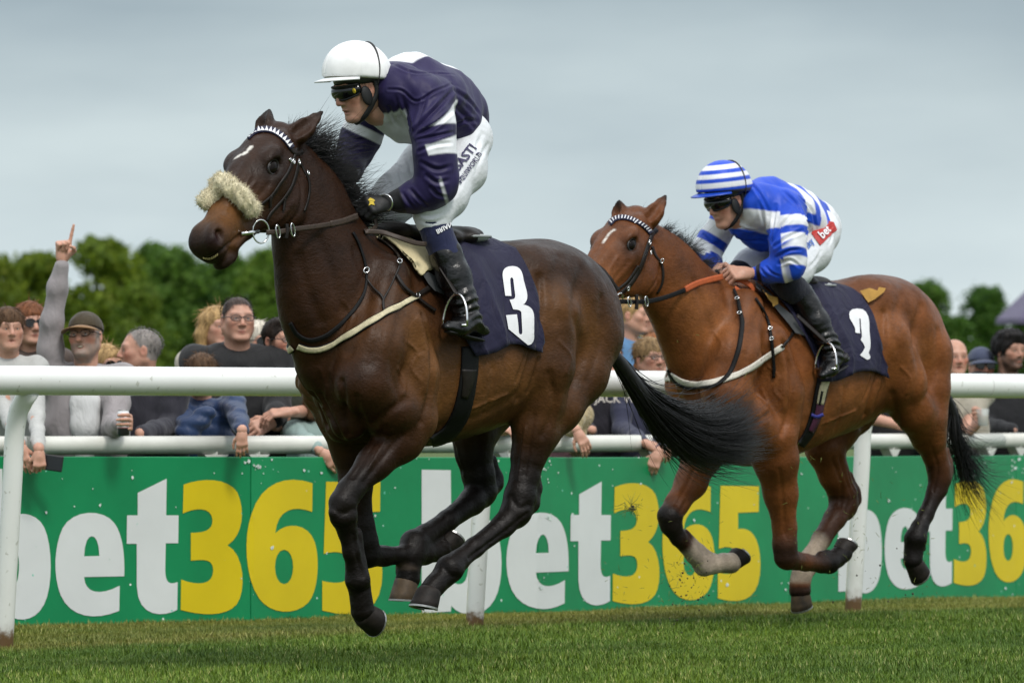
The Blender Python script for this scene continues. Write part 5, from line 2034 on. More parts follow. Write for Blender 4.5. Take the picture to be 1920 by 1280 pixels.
    MB().ring(c + A(0, 0, .004), np.eye(3), .006, (.088, .108), 30, 6).build("cantle_rim", simple("cantle_rim", (0.25, 0.27, 0.27), 0.4), sa)
    cl, csk = patch("saddlecloth", sk, [(716, 424), (742, 428), (775, 437), (815, 443), (850, 442), (885, 445), (930, 457), (967, 470)],
                    [(888, 668), (920, 661), (952, 646), (975, 648), (990, 655), (1014, 661)],
                    [(716, 424), (762, 452), (798, 490), (818, 530), (838, 572), (858, 612), (874, 645), (888, 668)],
                    [(967, 470), (985, 500), (1000, 540), (1010, 590), (1017, 640), (1014, 661)], M_NAVY, sa, .014, .006, 30, 40, .012, 1)
    num = outline([('M', 568, 490), ('C', 556, 420, 590, 400, 640, 400), ('C', 700, 400, 715, 440, 722, 500), ('L', 738, 560), ('C', 752, 605, 754, 645, 740, 662), ('C', 735, 675, 728, 682, 716, 686),
                   ('C', 782, 695, 800, 730, 800, 790), ('L', 800, 900), ('C', 805, 952, 785, 985, 755, 988), ('L', 608, 868), ('L', 590, 765), ('L', 672, 758), ('C', 680, 800, 684, 850, 686, 890),
                   ('C', 690, 915, 712, 915, 713, 890), ('L', 706, 745), ('C', 702, 726, 670, 722, 645, 722), ('L', 618, 650), ('C', 640, 645, 660, 650, 660, 620), ('L', 646, 500), ('C', 640, 478, 625, 480, 622, 500), ('L', 632, 622), ('L', 585, 620)], 8)
    V, F = fill([[(800 + x / 4, 400 + y / 4) for x, y in num]], 6)
    decal("numeral", csk, V, F, M_NUM, cl, off=.004)
    pad, psk = patch("chamois_pad", sk, [(705, 444), (728, 455), (752, 452), (772, 460), (790, 470), (811, 495)],
                     [(768, 500), (775, 515), (782, 522), (787, 520), (788, 517), (790, 513)],
                     [(705, 444), (735, 466), (755, 485), (768, 500)], [(811, 495), (812, 503), (805, 510), (790, 513)], M_CHAMOIS, sa, .024, .008, 14, 20, .006, 4, both=True)
    V, F = fill([[(786, 518), (797, 514), (812, 523), (822, 545), (826, 556), (808, 548), (797, 536)]], 6)
    decal("grey_pad", sk, V, F, M_PAD, sa, off=.020)
    strap("girth", sk, [(880, 650), (879, 690), (872, 740), (858, 785), (838, 812), (816, 824), (808, 827)], [30, 31, 31, 30, 26, 20, 16], M_BLACKSTRAP, sa, .008, .008, 40, 7, both=True)
    strap("girth_buckle_guard", sk, [(876, 692), (875, 715), (868, 745)], [26, 20, 12], M_LEATHER, sa, .004, .012, 14, 4)
    # breastplates
    bp_ = empty("breastplate", label="cream webbing breastgirth with a thin black neck strap on the leading horse", cat="breastplate", matrix=fr.matrix())
    main = [(783, 555), (760, 567), (725, 586), (687, 610), (650, 632), (620, 647), (595, 655), (575, 654), (560, 648)]
    strap("breastgirth", sk, main, 12.5, M_BLACKSTRAP, bp_, .006, .008, 60, 4, both=True)
    strap("webbing", sk, main, 9.5, M_CREAM, bp_, .004, .0105, 60, 4, both=True)
    strap("girth_strap", sk, [(775, 558), (800, 542), (824, 525), (835, 512)], 9, M_LEATHER, bp_, .006, .012, 16, 4, both=True)
    strap("neck_strap", sk, [(660, 436), (668, 450), (677, 472), (685, 502), (687, 525), (684, 545), (673, 567), (654, 592), (630, 615), (604, 632), (577, 637), (557, 625), (545, 604)],
          [3.5, 3.5, 3.5, 4, 5, 6, 7, 8, 8, 8, 7.5, 7, 6], M_BLACKSTRAP, bp_, .006, .008, 70, 4)
    strap("yoke_strap", sk, [(687, 524), (702, 542), (717, 560), (718, 576), (723, 592)], 3.5, M_LEATHER, bp_, .004, .010, 24, 3)
    strap("yoke_strap", sk, [(706, 447), (728, 462), (743, 478), (748, 492), (741, 516), (727, 546), (717, 565), (719, 585)], 3.5, M_LEATHER, bp_, .004, .010, 40, 3)
    strap("yoke_strap", sk, [(742, 516), (755, 540), (777, 558), (795, 572), (813, 584)], 5, M_LEATHER, bp_, .005, .014, 30, 3)
    for (x, y) in ((684, 508), (746, 494), (778, 556)):
        buckle(fr, sk, x, y, .013, bp_, .4, .016)
    return csk


def empty_child(name, parent):
    o = bpy.data.objects.new(name, None); o.empty_display_size = .05
    COL.objects.link(o); o.parent = parent
    return o


def tack2(H):
    fr, sk, root = H["fr"], H["skin"], H["root"]
    br = empty("bridle", label="dark leather bridle with a black and white checked browband on the bay horse", cat="bridle", matrix=fr.matrix())
    bb = [(1144, 421), (1153, 412), (1167, 409), (1186, 413), (1202, 421), (1212, 429), (1219, 438)]
    strap("browband", sk, bb, 8, M_NAVY, br, th=.006, off=.007, n=40, m=4)
    bp = catmull(bb, 60); tn = np.gradient(bp, axis=0)
    for i in range(15):
        k = 3 + i * 3.7
        p = np.array([np.interp(k, np.arange(60), bp[:, j]) for j in (0, 1)]); t = unit(np.array([np.interp(k, np.arange(60), tn[:, j]) for j in (0, 1)])); n = A(t[1], -t[0])
        q = [tuple(p - t * 1.5 - n * 3), tuple(p + t * .2 - n * 3), tuple(p + t * 1.5 + n * 3), tuple(p - t * .2 + n * 3)]
        decal("check", sk, q, [(0, 1, 2, 3)], M_NUM, br, off=.0095)
    seg_strap_head(H, [(1224, 435), (1219, 448), (1215, 460), (1209, 478), (1202, 498), (1193, 516), (1178, 537), (1163, 551)], 7, M_LEATHER, "cheekpiece", br)
    seg_strap_head(H, [(1231, 430), (1224, 436), (1218, 436)], 9, M_LEATHER, "headpiece", br)
    seg_strap_head(H, [(1222, 462), (1229, 480), (1239, 492), (1243, 512), (1240, 535), (1232, 550)], 4, M_LEATHER, "throat_lash", br)
    seg_strap_head(H, [(1099, 500), (1107, 495), (1125, 505), (1139, 520), (1149, 534), (1157, 545)], 9, M_LEATHER, "noseband", br, .008)
    seg_strap_head(H, [(1159, 541), (1174, 529), (1187, 512), (1196, 498)], 5, M_LEATHER, "flash_strap", br, .007)
    for (x, y) in ((1214, 455), (1216, 473), (1240, 489), (1175, 540)):
        buckle(fr, sk, x, y, .010, br, .9)
    p, n = sk.cast(1150, 563, 0.020)
    x = unit(np.cross(A(0, 0, 1), n)); y = np.cross(n, x)
    MB().ring(p, np.stack([x, y, n], 1), .0035, (.042, .046), 28, 7).build("bit_ring", M_CHROME, br)
    MB().tube([sk.cast(1128, 566, .004)[0], sk.cast(1143, 566, .012)[0]], .0085, 10).build("bit_bar", M_CHROME, br)
    ribbon("rein", fr, [(1163, 565, .16), (1194, 566, .16), (1214, 565, .155), (1243, 559, .145), (1287, 543, .12)], .021, M_BLACKSTRAP, br)
    ribbon("rein_grip", fr, [(1286, 543, .122), (1305, 533, .118), (1330, 525, .115), (1356, 519, .11)], .028, M_ORANGE, br, .008)
    ribbon("martingale_stop", fr, [(1195, 552, .168), (1196, 566, .170), (1195, 580, .168)], .012, M_LEATHER, br, .012)
    for (xx, yy, v) in ((1180, 566, .168), (1212, 565, .165)):
        q = fr.hp(xx, yy, v)
        MB().ring(q, np.stack([A(0.25, 0, 1), A(1, 0, -.25), A(0, 1, 0)], 1), .003, (.022, .010), 18, 6).build("martingale_ring", M_CHROME, br)
    ribbon("rein_grip", fr, [(1372, 522, .08), (1392, 526, .10), (1408, 535, .12), (1415, 546, .13), (1408, 556, .14), (1394, 551, .14), (1378, 540, .13)], .024, M_ORANGE, br, .006)
    sa = empty("saddle", label="small racing saddle over a navy number 2 cloth, part folded, on the bay horse", cat="saddle", matrix=fr.matrix())
    g = Grid(fr.hp(1545, 560, -.25) - A(.1, 0, .1), fr.hp(1400, 500, .25) + A(.25, .2, .15), .008)
    seat = [(1420, 526, 0), (1450, 528, 0), (1490, 530, 0), (1525, 531, 0)]
    for a, b2 in zip(seat[:-1], seat[1:]):
        g.seg(fr.hp(*a), fr.hp(*b2), .035, .035, .03, (A(0, 1, 0), 3.0))
    V, Q = g.mesh(); mk("seat", V, Q, M_LEATHER, sa)
    c = fr.hp(1528, 537, .03)
    MB().sphere(c, (.080, .10, .025), None, 24, 10).build("cantle", simple("cantle_grey", (0.42, 0.44, 0.45), 0.3, 0.05), sa)
    MB().ring(c + A(0, 0, .004), np.eye(3), .006, (.083, .103), 30, 6).build("cantle_rim", simple("cantle_rim2", (0.25, 0.27, 0.27), 0.4), sa)
    cl, csk = patch("saddlecloth", sk, [(1424, 534), (1450, 531), (1490, 530), (1530, 532), (1572, 537), (1598, 546), (1612, 556)],
                    [(1532, 716), (1562, 714), (1600, 697), (1632, 696), (1662, 708)],
                    [(1424, 534), (1455, 560), (1480, 590), (1496, 618), (1512, 645), (1526, 675), (1532, 716)],
                    [(1612, 556), (1628, 582), (1640, 615), (1650, 652), (1660, 690), (1662, 708)], M_NAVY, sa, .014, .006, 30, 40, .015, 2)
    num = [(1405, 600), (1409, 578), (1430, 562), (1468, 556), (1505, 562), (1530, 580), (1548, 615), (1556, 660), (1556, 720), (1564, 800), (1562, 850), (1550, 885), (1563, 918), (1556, 934),
           (1535, 937), (1485, 903), (1505, 880), (1523, 845), (1510, 815), (1491, 790), (1500, 762), (1494, 700), (1490, 632), (1480, 630), (1486, 742), (1452, 737), (1448, 700), (1430, 665), (1410, 632)]
    V, F = fill([[(1240 + x / 4, 440 + y / 4) for x, y in num]], 5)
    decal("numeral", csk, V, F, M_NUM, cl, off=.004)
    V, F = fill([[(1412, 533), (1440, 557), (1455, 575), (1480, 595), (1492, 615), (1505, 633), (1485, 627), (1472, 610), (1452, 587), (1435, 566), (1414, 547)]], 6)
    decal("grey_pad", sk, V, F, M_PAD, sa, off=.024)
    V, F = fill([[(1416, 545), (1435, 561), (1450, 565), (1451, 576), (1441, 581), (1440, 575), (1429, 564)]], 5)
    decal("chamois_tab", sk, V, F, M_MUSTARD, sa, off=.032)
    V, F = fill([[(1611, 551), (1630, 545), (1642, 549), (1645, 543), (1656, 545), (1653, 551), (1638, 563), (1624, 571), (1617, 561)]], 5)
    decal("chamois_flap", sk, V, F, M_MUSTARD, sa, off=.024)
    mp = simple("magenta_girth", (0.06, 0.008, 0.035), 0.6, 0.2, 60)
    strap("girth", sk, [(1545, 700), (1537, 740), (1528, 778), (1515, 812), (1500, 834)], [22, 22, 20, 17, 13], M_BLACKSTRAP, sa, .008, .008, 36, 6, both=True)
    strap("girth_edge", sk, [(1538, 745), (1531, 780), (1518, 808)], [14, 13, 9], mp, sa, .003, .011, 20, 3)
    strap("girth_strap", sk, [(1549, 704), (1541, 728), (1535, 757)], [15, 14, 12], M_CREAM, sa, .004, .012, 16, 4)
    strap("girth_slot", sk, [(1538, 733), (1533, 758)], 4, M_BLACKSTRAP, sa, .002, .014, 10, 3)
    strap("girth_keeper", sk, [(1518, 776), (1529, 780), (1540, 775)], 6, simple("blue_keeper", (0.03, 0.03, 0.25), 0.5), sa, .004, .014, 12, 3)
    bp_ = empty("breastplate", label="white webbing breastgirth with a long black neck strap on the bay horse", cat="breastplate", matrix=fr.matrix())
    strap("breastgirth", sk, [(1466, 650), (1435, 670), (1402, 692), (1370, 707), (1340, 717), (1307, 720), (1277, 714), (1257, 702)], 10.5, M_WHITEWEB, bp_, .006, .009, 60, 4, both=True)
    strap("girth_strap", sk, [(1464, 651), (1475, 638), (1484, 627), (1488, 612), (1490, 595)], 5, M_LEATHER, bp_, .005, .011, 20, 3)
    strap("neck_strap", sk, [(1376, 545), (1384, 560), (1388, 582), (1392, 605), (1390, 628), (1385, 655), (1377, 680), (1365, 705), (1345, 722), (1315, 727), (1285, 724), (1264, 710), (1254, 692)],
          [5, 5, 6, 7, 7, 7, 7, 6, 5, 4, 4, 4, 4], M_BLACKSTRAP, bp_, .006, .013, 70, 4)
    strap("hanging_strap", sk, [(1415, 560), (1433, 590), (1442, 615), (1446, 640), (1450, 672), (1451, 708)], [3, 3, 5, 6, 6, 6], M_BLACKSTRAP, bp_, .005, .011, 40, 3)
    for (x, y) in ((1384, 563), (1388, 590), (1443, 618), (1445, 635)):
        buckle(fr, sk, x, y, .010, bp_, .2, .018)
    return csk


CSK1 = tack1(H1)
CSK2 = tack2(H2)


# ================================================================= people: shared anatomy
def head_axes(yaw, pitch, roll=0.0, base=None):
    """columns forward, left, up; yaw turns left, pitch looks down, in the frame's axes"""
    cy, sy, cp, sp = math.cos(yaw), math.sin(yaw), math.cos(pitch), math.sin(pitch)
    f = A(cy * cp, sy * cp, -sp); l = A(-sy, cy, 0); u = np.cross(f, l)
    c, s = math.cos(roll), math.sin(roll)
    l, u = l * c + u * s, u * c - l * s
    R = np.stack([f, l, u], 1)
    return R if base is None else base @ R


def human_head(g, C, R, s=0.92, neck_to=None, neck_r=.056, jaw=1.0, fat=0.0, mouth=0.0, nose=1.0, zk=1.0):
    """face and skull into grid g; C = centre between the ears"""
    T = lambda x, y, z: C + R @ (A(x, y, z * zk) * s)
    E = lambda c, r, k=.012, sub=False: g.ell(T(*c), A(*r) * A(1, 1, zk) * s, R, k, sub)
    E((-.012, 0, .030), (.100, .078, .092), .02)
    E((.040, 0, -.040), (.058, .064 + fat, .088), .03)
    for q in (1, -1):
        g.seg(T(-.005, q * (.056 + fat), -.055), T(.062, q * .022, -.108), .022 * s, .018 * s, .025)
        E((.058, q * .044, -.022), (.026, .022, .022), .02)
    E((.078, 0, -.112), (.020, .028 * jaw, .018), .02)
    g.seg(T(.080, -.040, .022), T(.080, .040, .022), .015 * s, .015 * s, .015)
    for q in (1, -1):
        E((.100, q * .031, .000), (.018, .020, .013), .010, True)
        E((.078, q * .031, -.001), (.016, .020, .013), .006)
        g.seg(T(.087, q * .046, .007), T(.092, q * .018, .009), .004 * s, .004 * s, .006)
    g.seg(T(.090, 0, .012), T(.112 * (0.9 + .1 * nose), 0, -.034), .010 * s, .013 * s * nose, .010)
    for q in (1, -1):
        E((.100, q * .012, -.040), (.012, .009, .008), .006)
        E((.104, q * .007, -.047), (.005, .004, .004), .003, True)
    E((.090, 0, -.071), (.012, .024, .006), .006)
    E((.087, 0, -.083), (.012, .020, .007), .006)
    if mouth > 0:
        E((.096, 0, -.077), (.014, .019, .004 + .006 * mouth), .004, True)
    else:
        g.seg(T(.099, -.020, -.0765), T(.099, .020, -.0765), .0022, .0022, .003, None, True)
    for q in (1, -1):
        E((-.006, q * .079, -.008), (.020, .010, .032), .008)
        E((.000, q * .088, -.006), (.010, .005, .018), .005, True)
    if neck_to is not None:
        g.seg(T(-.022, 0, -.06), neck_to, neck_r * s * 1.05, neck_r * s * 1.15, .04)
    return T


SKIN_BASE = A(0.50, 0.272, 0.195)


def skin_colour(V, T, R, C, s, tone=1.0, red=0.25, stubble=None, stub_a=0.6, zk=1.0):
    """skin tint by anatomy: ruddier nose, cheeks, lips, ears; optional beard"""
    q = (V - C) @ R / s / A(1, 1, zk)
    n = wob(V, 40, 2, 6); n2 = wob(V, 160, 4, 6)
    col = np.tile(SKIN_BASE * tone, (len(V), 1)) * (1 + .05 * n + .04 * n2)[:, None]

    def bl(c, w):
        nonlocal col
        w = np.clip(w, 0, 1)[:, None]; col = col * (1 - w) + A(*c) * w
    ell_ = lambda c, r: np.exp(-(((q - A(*c)) / A(*r)) ** 2).sum(1))
    face = q[:, 0] > 0.02
    for y in (.045, -.045):
        bl((.50 * tone, .17 * tone, .115 * tone), red * 1.4 * ell_((.075, y, -.035), (.03, .025, .028)))
        bl((.47 * tone, .16 * tone, .11 * tone), .5 * ell_((-.005, y * 1.85, -.008), (.02, .02, .03)))
        bl((.12, .055, .035), .75 * ell_((.088, y * .69, .026), (.02, .022, .0055)) * face)
        bl((.10, .045, .032), .55 * ell_((.094, y * .69, .004), (.02, .018, .008)) * face)
    bl((.52 * tone, .19 * tone, .13 * tone), red * 1.3 * ell_((.118, 0, -.034), (.02, .016, .016)))
    bl((.36, .105, .085), .8 * ell_((.097, 0, -.077), (.014, .021, .0095)))
    if stubble is not None:
        low = smooth01((-.045 - q[:, 2]) / .02) * smooth01((q[:, 0] + .005) / .02) * (q[:, 2] > -.16)
        mo = ell_((.10, 0, -.060), (.02, .026, .007))
        lips = ell_((.097, 0, -.077), (.02, .018, .008))
        side = smooth01((.015 - q[:, 2]) / .02) * smooth01((np.abs(q[:, 1]) - .052) / .008) * smooth01((q[:, 0] + .0) / .012) * smooth01((.055 - q[:, 0]) / .02)
        bl(stubble, stub_a * np.clip(np.maximum(np.maximum(low, mo), side) - 1.1 * lips, 0, 1) * (.85 + .25 * n2))
    return np.clip(col, .004, 1)


M_SKIN = attr_mat("skin", "col", 0.48, 0.35, 0.08, 60, 0.12, 260, 0.002, sss=0.08)
M_EYE = simple("eye_white", (0.55, 0.53, 0.50), 0.2, 0.02)
M_IRIS = simple("iris", (0.03, 0.02, 0.015), 0.15)


def hand_mesh(W, d, n, side, s=1.0, curl=(.5, .7, .4), thumb=.5, vox=.0036, spread=.06, point=False, glove=0.0):
    """hand at wrist W; d towards fingers, n out of the palm, side +1 thumb along n x d"""
    d = unit(d); n = unit(n - (n @ d) * d); t = np.cross(n, d) * side
    pts = [W]
    segs = []
    lens = [(.046, .027, .021), (.050, .031, .022), (.046, .029, .021), (.036, .022, .019)]
    for i in range(4):
        off = (1.5 - i) * .0205
        k0 = W + d * .012 * s + t * off * .55 * s
        k1 = W + d * (.088 - .004 * abs(i - 1)) * s + t * off * s - n * .004 * s
        segs.append((k0, k1, .0135, .0112, .016))
        a = 0; p = k1
        cu = (.06, .08, .06) if (point and i == 0) else ((1.5, 1.7, .9) if point else curl)
        base_d = unit(d + t * (1.5 - i) * spread)
        for j in range(3):
            a += cu[j] * (1 + .07 * i)
            dr = base_d * math.cos(a) + n * math.sin(a)
            q = p + dr * lens[i][j] * s
            segs.append((p, q, (.0096, .0086, .0078)[j], (.0087, .0079, .0066)[j], .004))
            p = q
    # heel and thumb
    segs.append((W - d * .03 * s, W + d * .03 * s, .022, .024, .02))
    m0 = W + d * .022 * s + t * .022 * s + n * .008 * s
    m1 = m0 + unit(d * .75 + t * .75 + n * .35) * .042 * s
    m2 = m1 + unit(d * (1 - .3 * thumb) + t * (.45 - .5 * thumb) + n * (.3 + .5 * thumb)) * .033 * s
    m3 = m2 + unit(d * (1 - .3 * thumb) + t * (.15 - .9 * thumb) + n * (.2 + .4 * thumb)) * .026 * s
    segs += [(m0, m1, .0150, .0125, .012), (m1, m2, .0112, .0100, .005), (m2, m3, .0098, .0082, .004)]
    P_ = np.array([q for sg in segs for q in sg[:2]])
    g = Grid(P_.min(0) - .03, P_.max(0) + .03, vox)
    for a, b, ra, rb, k in segs:
        g.seg(a, b, ra * s + glove, rb * s + glove, k)
    V, Q = g.mesh()
    return V, Q


def eyes(T, R, parent, s=.92):
    for q in (1, -1):
        MB().sphere(T(.0825, q * .031, -.001), A(.012, .0125, .0115) * s, R, 12, 8).build("eye", M_EYE, parent)
        MB().sphere(T(.0905, q * .031, -.001), A(.0045, .0058, .0062) * s, R, 10, 6).build("iris", M_IRIS, parent)


# ================================================================= jockeys
def seg_t(V, a, b):
    ba = b - a
    t = (V - a) @ ba / (ba @ ba)
    d = np.linalg.norm(V - a - np.clip(t, 0, 1)[:, None] * ba, axis=1)
    return t, d


def silk_material(name, rough=.42, wr=1.0):
    m, nt, b = new_mat(name)
    at = nt.nodes.new("ShaderNodeAttribute"); at.attribute_name = "col"
    n = noise(nt, 12, 4)
    r = ramp(nt, n.outputs["Fac"], [(0.3, 0.88), (0.7, 1.1)])
    nt.links.new(mixrgb(nt, 1.0, at.outputs["Color"], r.outputs[0], 'MULTIPLY'), b.inputs["Base Color"])
    setin(b, Roughness=rough)
    b.inputs["Specular IOR Level"].default_value = 0.25
    b.inputs["Sheen Weight"].default_value = 0.06
    n1 = noise(nt, 5.5, 3, 0.5, mapscale=(1, 1, .55)); n1.inputs["Distortion"].default_value = 0.6
    n1.noise_type = 'RIDGED_MULTIFRACTAL'; n1.normalize = True
    b1 = bump(nt, b, n1.outputs["Fac"], 0.6 * wr, 0.04)
    n2 = noise(nt, 24, 2, 0.5, mapscale=(1, .7, .35)); n2.inputs["Distortion"].default_value = 0.8
    bump(nt, b, n2.outputs["Fac"], 0.22 * wr, 0.012, b1)
    return m


def carve(V, Q, sk, lines):
    """press creases into cloth along pixel lines: (pixels, half width m, depth m)"""
    N = vnormals(V, Q)
    for pts, w, amp in lines:
        L3 = np.array([sk.cast(x, y)[0] for x, y in catmull(pts, 5 * len(pts))])
        m = np.nonzero(((V > L3.min(0) - 3 * w) & (V < L3.max(0) + 3 * w)).all(1))[0]
        if len(m) == 0: continue
        best = np.full(len(m), 9.0); tt = np.zeros(len(m))
        for i, (a, b) in enumerate(zip(L3[:-1], L3[1:])):
            ba = b - a
            t = np.clip(((V[m] - a) @ ba) / (ba @ ba + 1e-12), 0, 1)
            d = np.linalg.norm(V[m] - a - t[:, None] * ba, axis=1)
            k = d < best
            best[k] = d[k]; tt[k] = ((i + t) / (len(L3) - 1))[k]
        prof = np.exp(-(best / w) ** 2) - .55 * np.exp(-((best - 1.7 * w) / w) ** 2)
        V[m] += N[m] * (amp * prof * np.sin(math.pi * np.clip(tt * .9 + .08, 0, 1)) ** .6)[:, None]
    return V


def make_jockey(c):
    fr = c["frame"]; H = fr.hp
    root = empty("jockey", label=c["label"], cat="jockey", matrix=fr.matrix())
    px = lambda p: (H(*p[:3]), p[3] * fr.scale(H(*p[:3])))
    sc = fr.scale(H(*c["head"]))
    hs = c["hs"]
    C = H(*c["head"]); R = head_axes(*c["head_rot"])
    # ---- body under the clothes, with face and hands: one mesh
    allp = np.array([H(*p[:3]) for ch in c["torso"] + c["near_arm"] + c["far_arm"] + c["near_leg"] + c["far_leg"] for p in ch])
    lo, hi = np.minimum(allp.min(0), C - .2) - .1, np.maximum(allp.max(0), C + .2) + .1
    g = Grid(C - .19, C + .19, .0042)
    T = human_head(g, C, R, hs, H(*c["neck"]), .058, mouth=c.get("mouth", 0))
    hv, hq = g.mesh()
    nkp = H(*c["neck"])
    g = Grid(lo, hi, .010)
    g.seg(C + R @ A(-.03, 0, -.11), nkp, .045, .05, .03)
    for ch in c["torso"]:
        g.chain([(q, r * .78) for q, r in map(px, ch)], .05)
    for ch in c["near_arm"] + c["far_arm"]:
        g.chain([(q, max(.024, r * .62)) for q, r in map(px, ch)], .03)
    for ch in c["near_leg"] + c["far_leg"]:
        g.chain([(q, r * .75) for q, r in map(px, ch)], .03)
    bv, bq = g.mesh()
    parts = [(hv, hq), (bv, bq)]
    for w, d, n, side, kw in c["hands"]:
        if c["gloves"]:
            continue
        V, Q = hand_mesh(H(*w), A(*d), A(*n), side, **kw)
        parts.append((V, Q))
    V, Q = merge(*parts)
    col = skin_colour(V, T, R, C, hs, c.get("tone", 1.0), .45)
    mk("body", V, Q, M_SKIN, root, attrs={"col": col})
    # ---- silks
    g = Grid(lo, hi, .0042)
    for ch in c["torso"]:
        g.chain([px(p) for p in ch], .06)
    for ch in c["near_arm"]:
        g.chain([px(p) for p in ch], .05)
    for ch in c["far_arm"]:
        g.chain([px(p) for p in ch], .05)
    g.disp(lambda X, Y, Z: .0065 * wob3(X * .7, Y, Z * .5, 30, 21, 6) + .0042 * (1 - 2 * np.abs(wob3(X, Y * .6, Z * .6, 34, 22, 4))) + .002 * wob3(X, Y, Z, 90, 23, 5))
    # flattened billow of the jacket's hem
    V, Q = g.mesh()
    V = relax(V, Q, 1, .5)
    V = carve(V, Q, Skin(fr, V, Q), c.get("creases", []))
    mk("silks", V, Q, silk_material(c["name"] + "_silk", c.get("silk_rough", .52)), root, attrs={"col": c["paint"](V, H)})
    # ---- breeches
    g = Grid(lo, hi, .0075)
    for ch in c["near_leg"] + c["far_leg"]:
        g.chain([px(p) for p in ch[:c["breech_n"]]], .05)
    for ch in c["seat"]:
        g.chain([px(p) for p in ch], .06)
    g.disp(lambda X, Y, Z: .003 * wob3(X, Y, Z, 40, 31, 6))
    V, Q = g.mesh()
    V = carve(V, Q, Skin(fr, V, Q), c.get("leg_creases", []))
    mb_ = simple(c["name"] + "_breeches", (0.66, 0.68, 0.71), .62, .07, 14, .45, 26, bdist=.014)
    br = mk("breeches", V, Q, mb_, root)
    bsk = Skin(fr, V, Q)
    # ---- socks / boots
    for side_, leg in (("near", c["near_leg"]), ("far", c["far_leg"])):
        for ch in leg:
            pts = [px(p) for p in ch]
            g = Grid(lo - A(0, 0, .1), hi, .0065)
            g.chain([(q, r * 1.03) for q, r in pts[c["breech_n"] - 1:c["boot_n"] + 1]], .02)
            Vs, Qs = g.mesh()
            sock = mk("sock", Vs, Qs, c["sock_mat"], root)
            if side_ == "near": c["sock_skin"] = Skin(fr, Vs, Qs); c["sock_obj"] = sock
            g = Grid(lo - A(.1, .1, .2), hi, .006)
            g.chain([(q, r * 1.05) for q, r in pts[c["boot_n"]:]], .02)
            hb = pts[-1][0]
            toe = hb + (A(*c["toe"]) if side_ == "near" else A(*c["toe_far"]))
            heel = hb + (A(*c["heel"]) if side_ == "near" else A(*c["heel"]) * A(1, -1, 1))
            ax = unit(np.cross(toe - heel, A(0, 1, 0)))
            g.chain([(heel + A(0, 0, .008), .034), (hb * .5 + (heel + toe) * .25 - A(0, 0, .004), .040), (heel * .3 + toe * .7, .036), (toe, .024)], .04, (ax, .72))
            g.disp(lambda X, Y, Z: .0022 * wob3(X, Y, Z * 1.6, 62, 41, 6) + .0045 * np.exp(-((Z - hb[2] - .02) / .07) ** 2) * np.sin(Z * 190 + 25 * X + 2 * np.sin(40 * X)))
            Vb, Qb = g.mesh()
            bo = mk("boot", Vb, Qb, M_BOOT, root)
            # sole
            MB().tube(np.linspace(heel + ax * (-.030 if ax[2] > 0 else .030), toe + ax * (-.018 if ax[2] > 0 else .018), 6), [.024, .03, .026, .030, .03, .018], 12, flat=(ax, .25)).build("sole", M_BLACK, bo)
            # stirrup
            sp = hb * .35 + toe * .65 - A(0, 0, .012)
            w2 = A(0, 1, 0); zz = unit(A(-.12, 0, 1))
            st_ = empty("stirrup", label=("steel stirrup iron under the %s near boot" if side_ == "near" else "steel stirrup iron under the %s far boot") % c["who"], cat="stirrup", matrix=fr.matrix())
            arch = [sp + w2 * .062 * math.cos(a) + zz * .12 * math.sin(a) for a in np.linspace(0, math.pi, 16)]
            MB().tube(arch, .0052, 8).build("stirrup_arch", M_CHROME, st_)
            MB().tube([arch[0], arch[-1]], .008, 8, flat=(zz, .6)).build("stirrup_tread", M_CHROME, st_)
            top_ = sp + zz * .12
            up = H(*c["leather_top"]) * (1 if side_ == "near" else A(1, -1, 1)) if side_ == "near" else H(*c["leather_top"]) * A(1, -1, 1)
            ribbon3("stirrup_leather", np.linspace(top_, up, 12), .020, M_LEATHER, st_, .004)
    # ---- gloves
    if c["gloves"]:
        gm = simple("black_glove", (.008, .008, .009), .6, .3, 40, .3, 200)
        for i, (w, d, n, side, kw) in enumerate(c["hands"]):
            V, Q = hand_mesh(H(*w), A(*d), A(*n), side, glove=.0025, **kw)
            go = mk("glove", V, Q, gm, root)
            if i == 0: c["glove_skin"] = Skin(fr, V, Q); c["glove_obj"] = go
    # ---- helmet with its silk cap
    RH = head_axes(c["head_rot"][0], c["helmet_pitch"], c["head_rot"][2] if len(c["head_rot"]) > 2 else 0)
    TH = lambda x, y, z: C + RH @ (A(x, y, z) * hs)
    g = Grid(C - .22, C + .26, .004)
    g.ell(TH(.012, 0, .060), A(.146, .120, .130) * hs, RH, .01)
    g.ell(TH(-.020, 0, .040), A(.122, .114, .112) * hs, RH, .03)
    nrm = RH @ A(0.06, 0, -1)
    g.plane_cut(nrm, nrm @ TH(0, 0, .026), C - .25, C + .25, .012)
    # peak
    pk = lambda X, Y, Z: None
    V, Q = g.mesh()
    ql = (V - C) @ RH / hs
    seamd = np.abs(np.sin(3 * np.arctan2(ql[:, 1], ql[:, 0] + .01)))
    V = V + (V - TH(-.01, 0, .04)) * (0.010 * wob(V, 45, 9, 5) * .5 - .018 * np.exp(-(seamd / .07) ** 2) * (ql[:, 2] < .165))[:, None]
    ql = (V - C) @ RH / hs
    hm = silk_material(c["name"] + "_cap", .4, .25)
    he = mk("helmet", V, Q, hm, root, attrs={"col": c["cap_paint"](ql)})
    # peak: curved brim
    PV, n1, n2 = [], 18, 6
    for i in range(n1):
        a = -1.15 + 2.3 * i / (n1 - 1)
        for j in range(n2):
            f = j / (n2 - 1)
            rr = .142 + .044 * f * max(0, math.cos(a * 1.05)) ** 1.1
            PV.append(TH(-.004 + rr * math.cos(a) * 1.06, rr * math.sin(a) * .86, .036 - .016 * f + .010 * math.sin(a) ** 2 * f))
    PV = np.array(PV).reshape(n1, n2, 3)
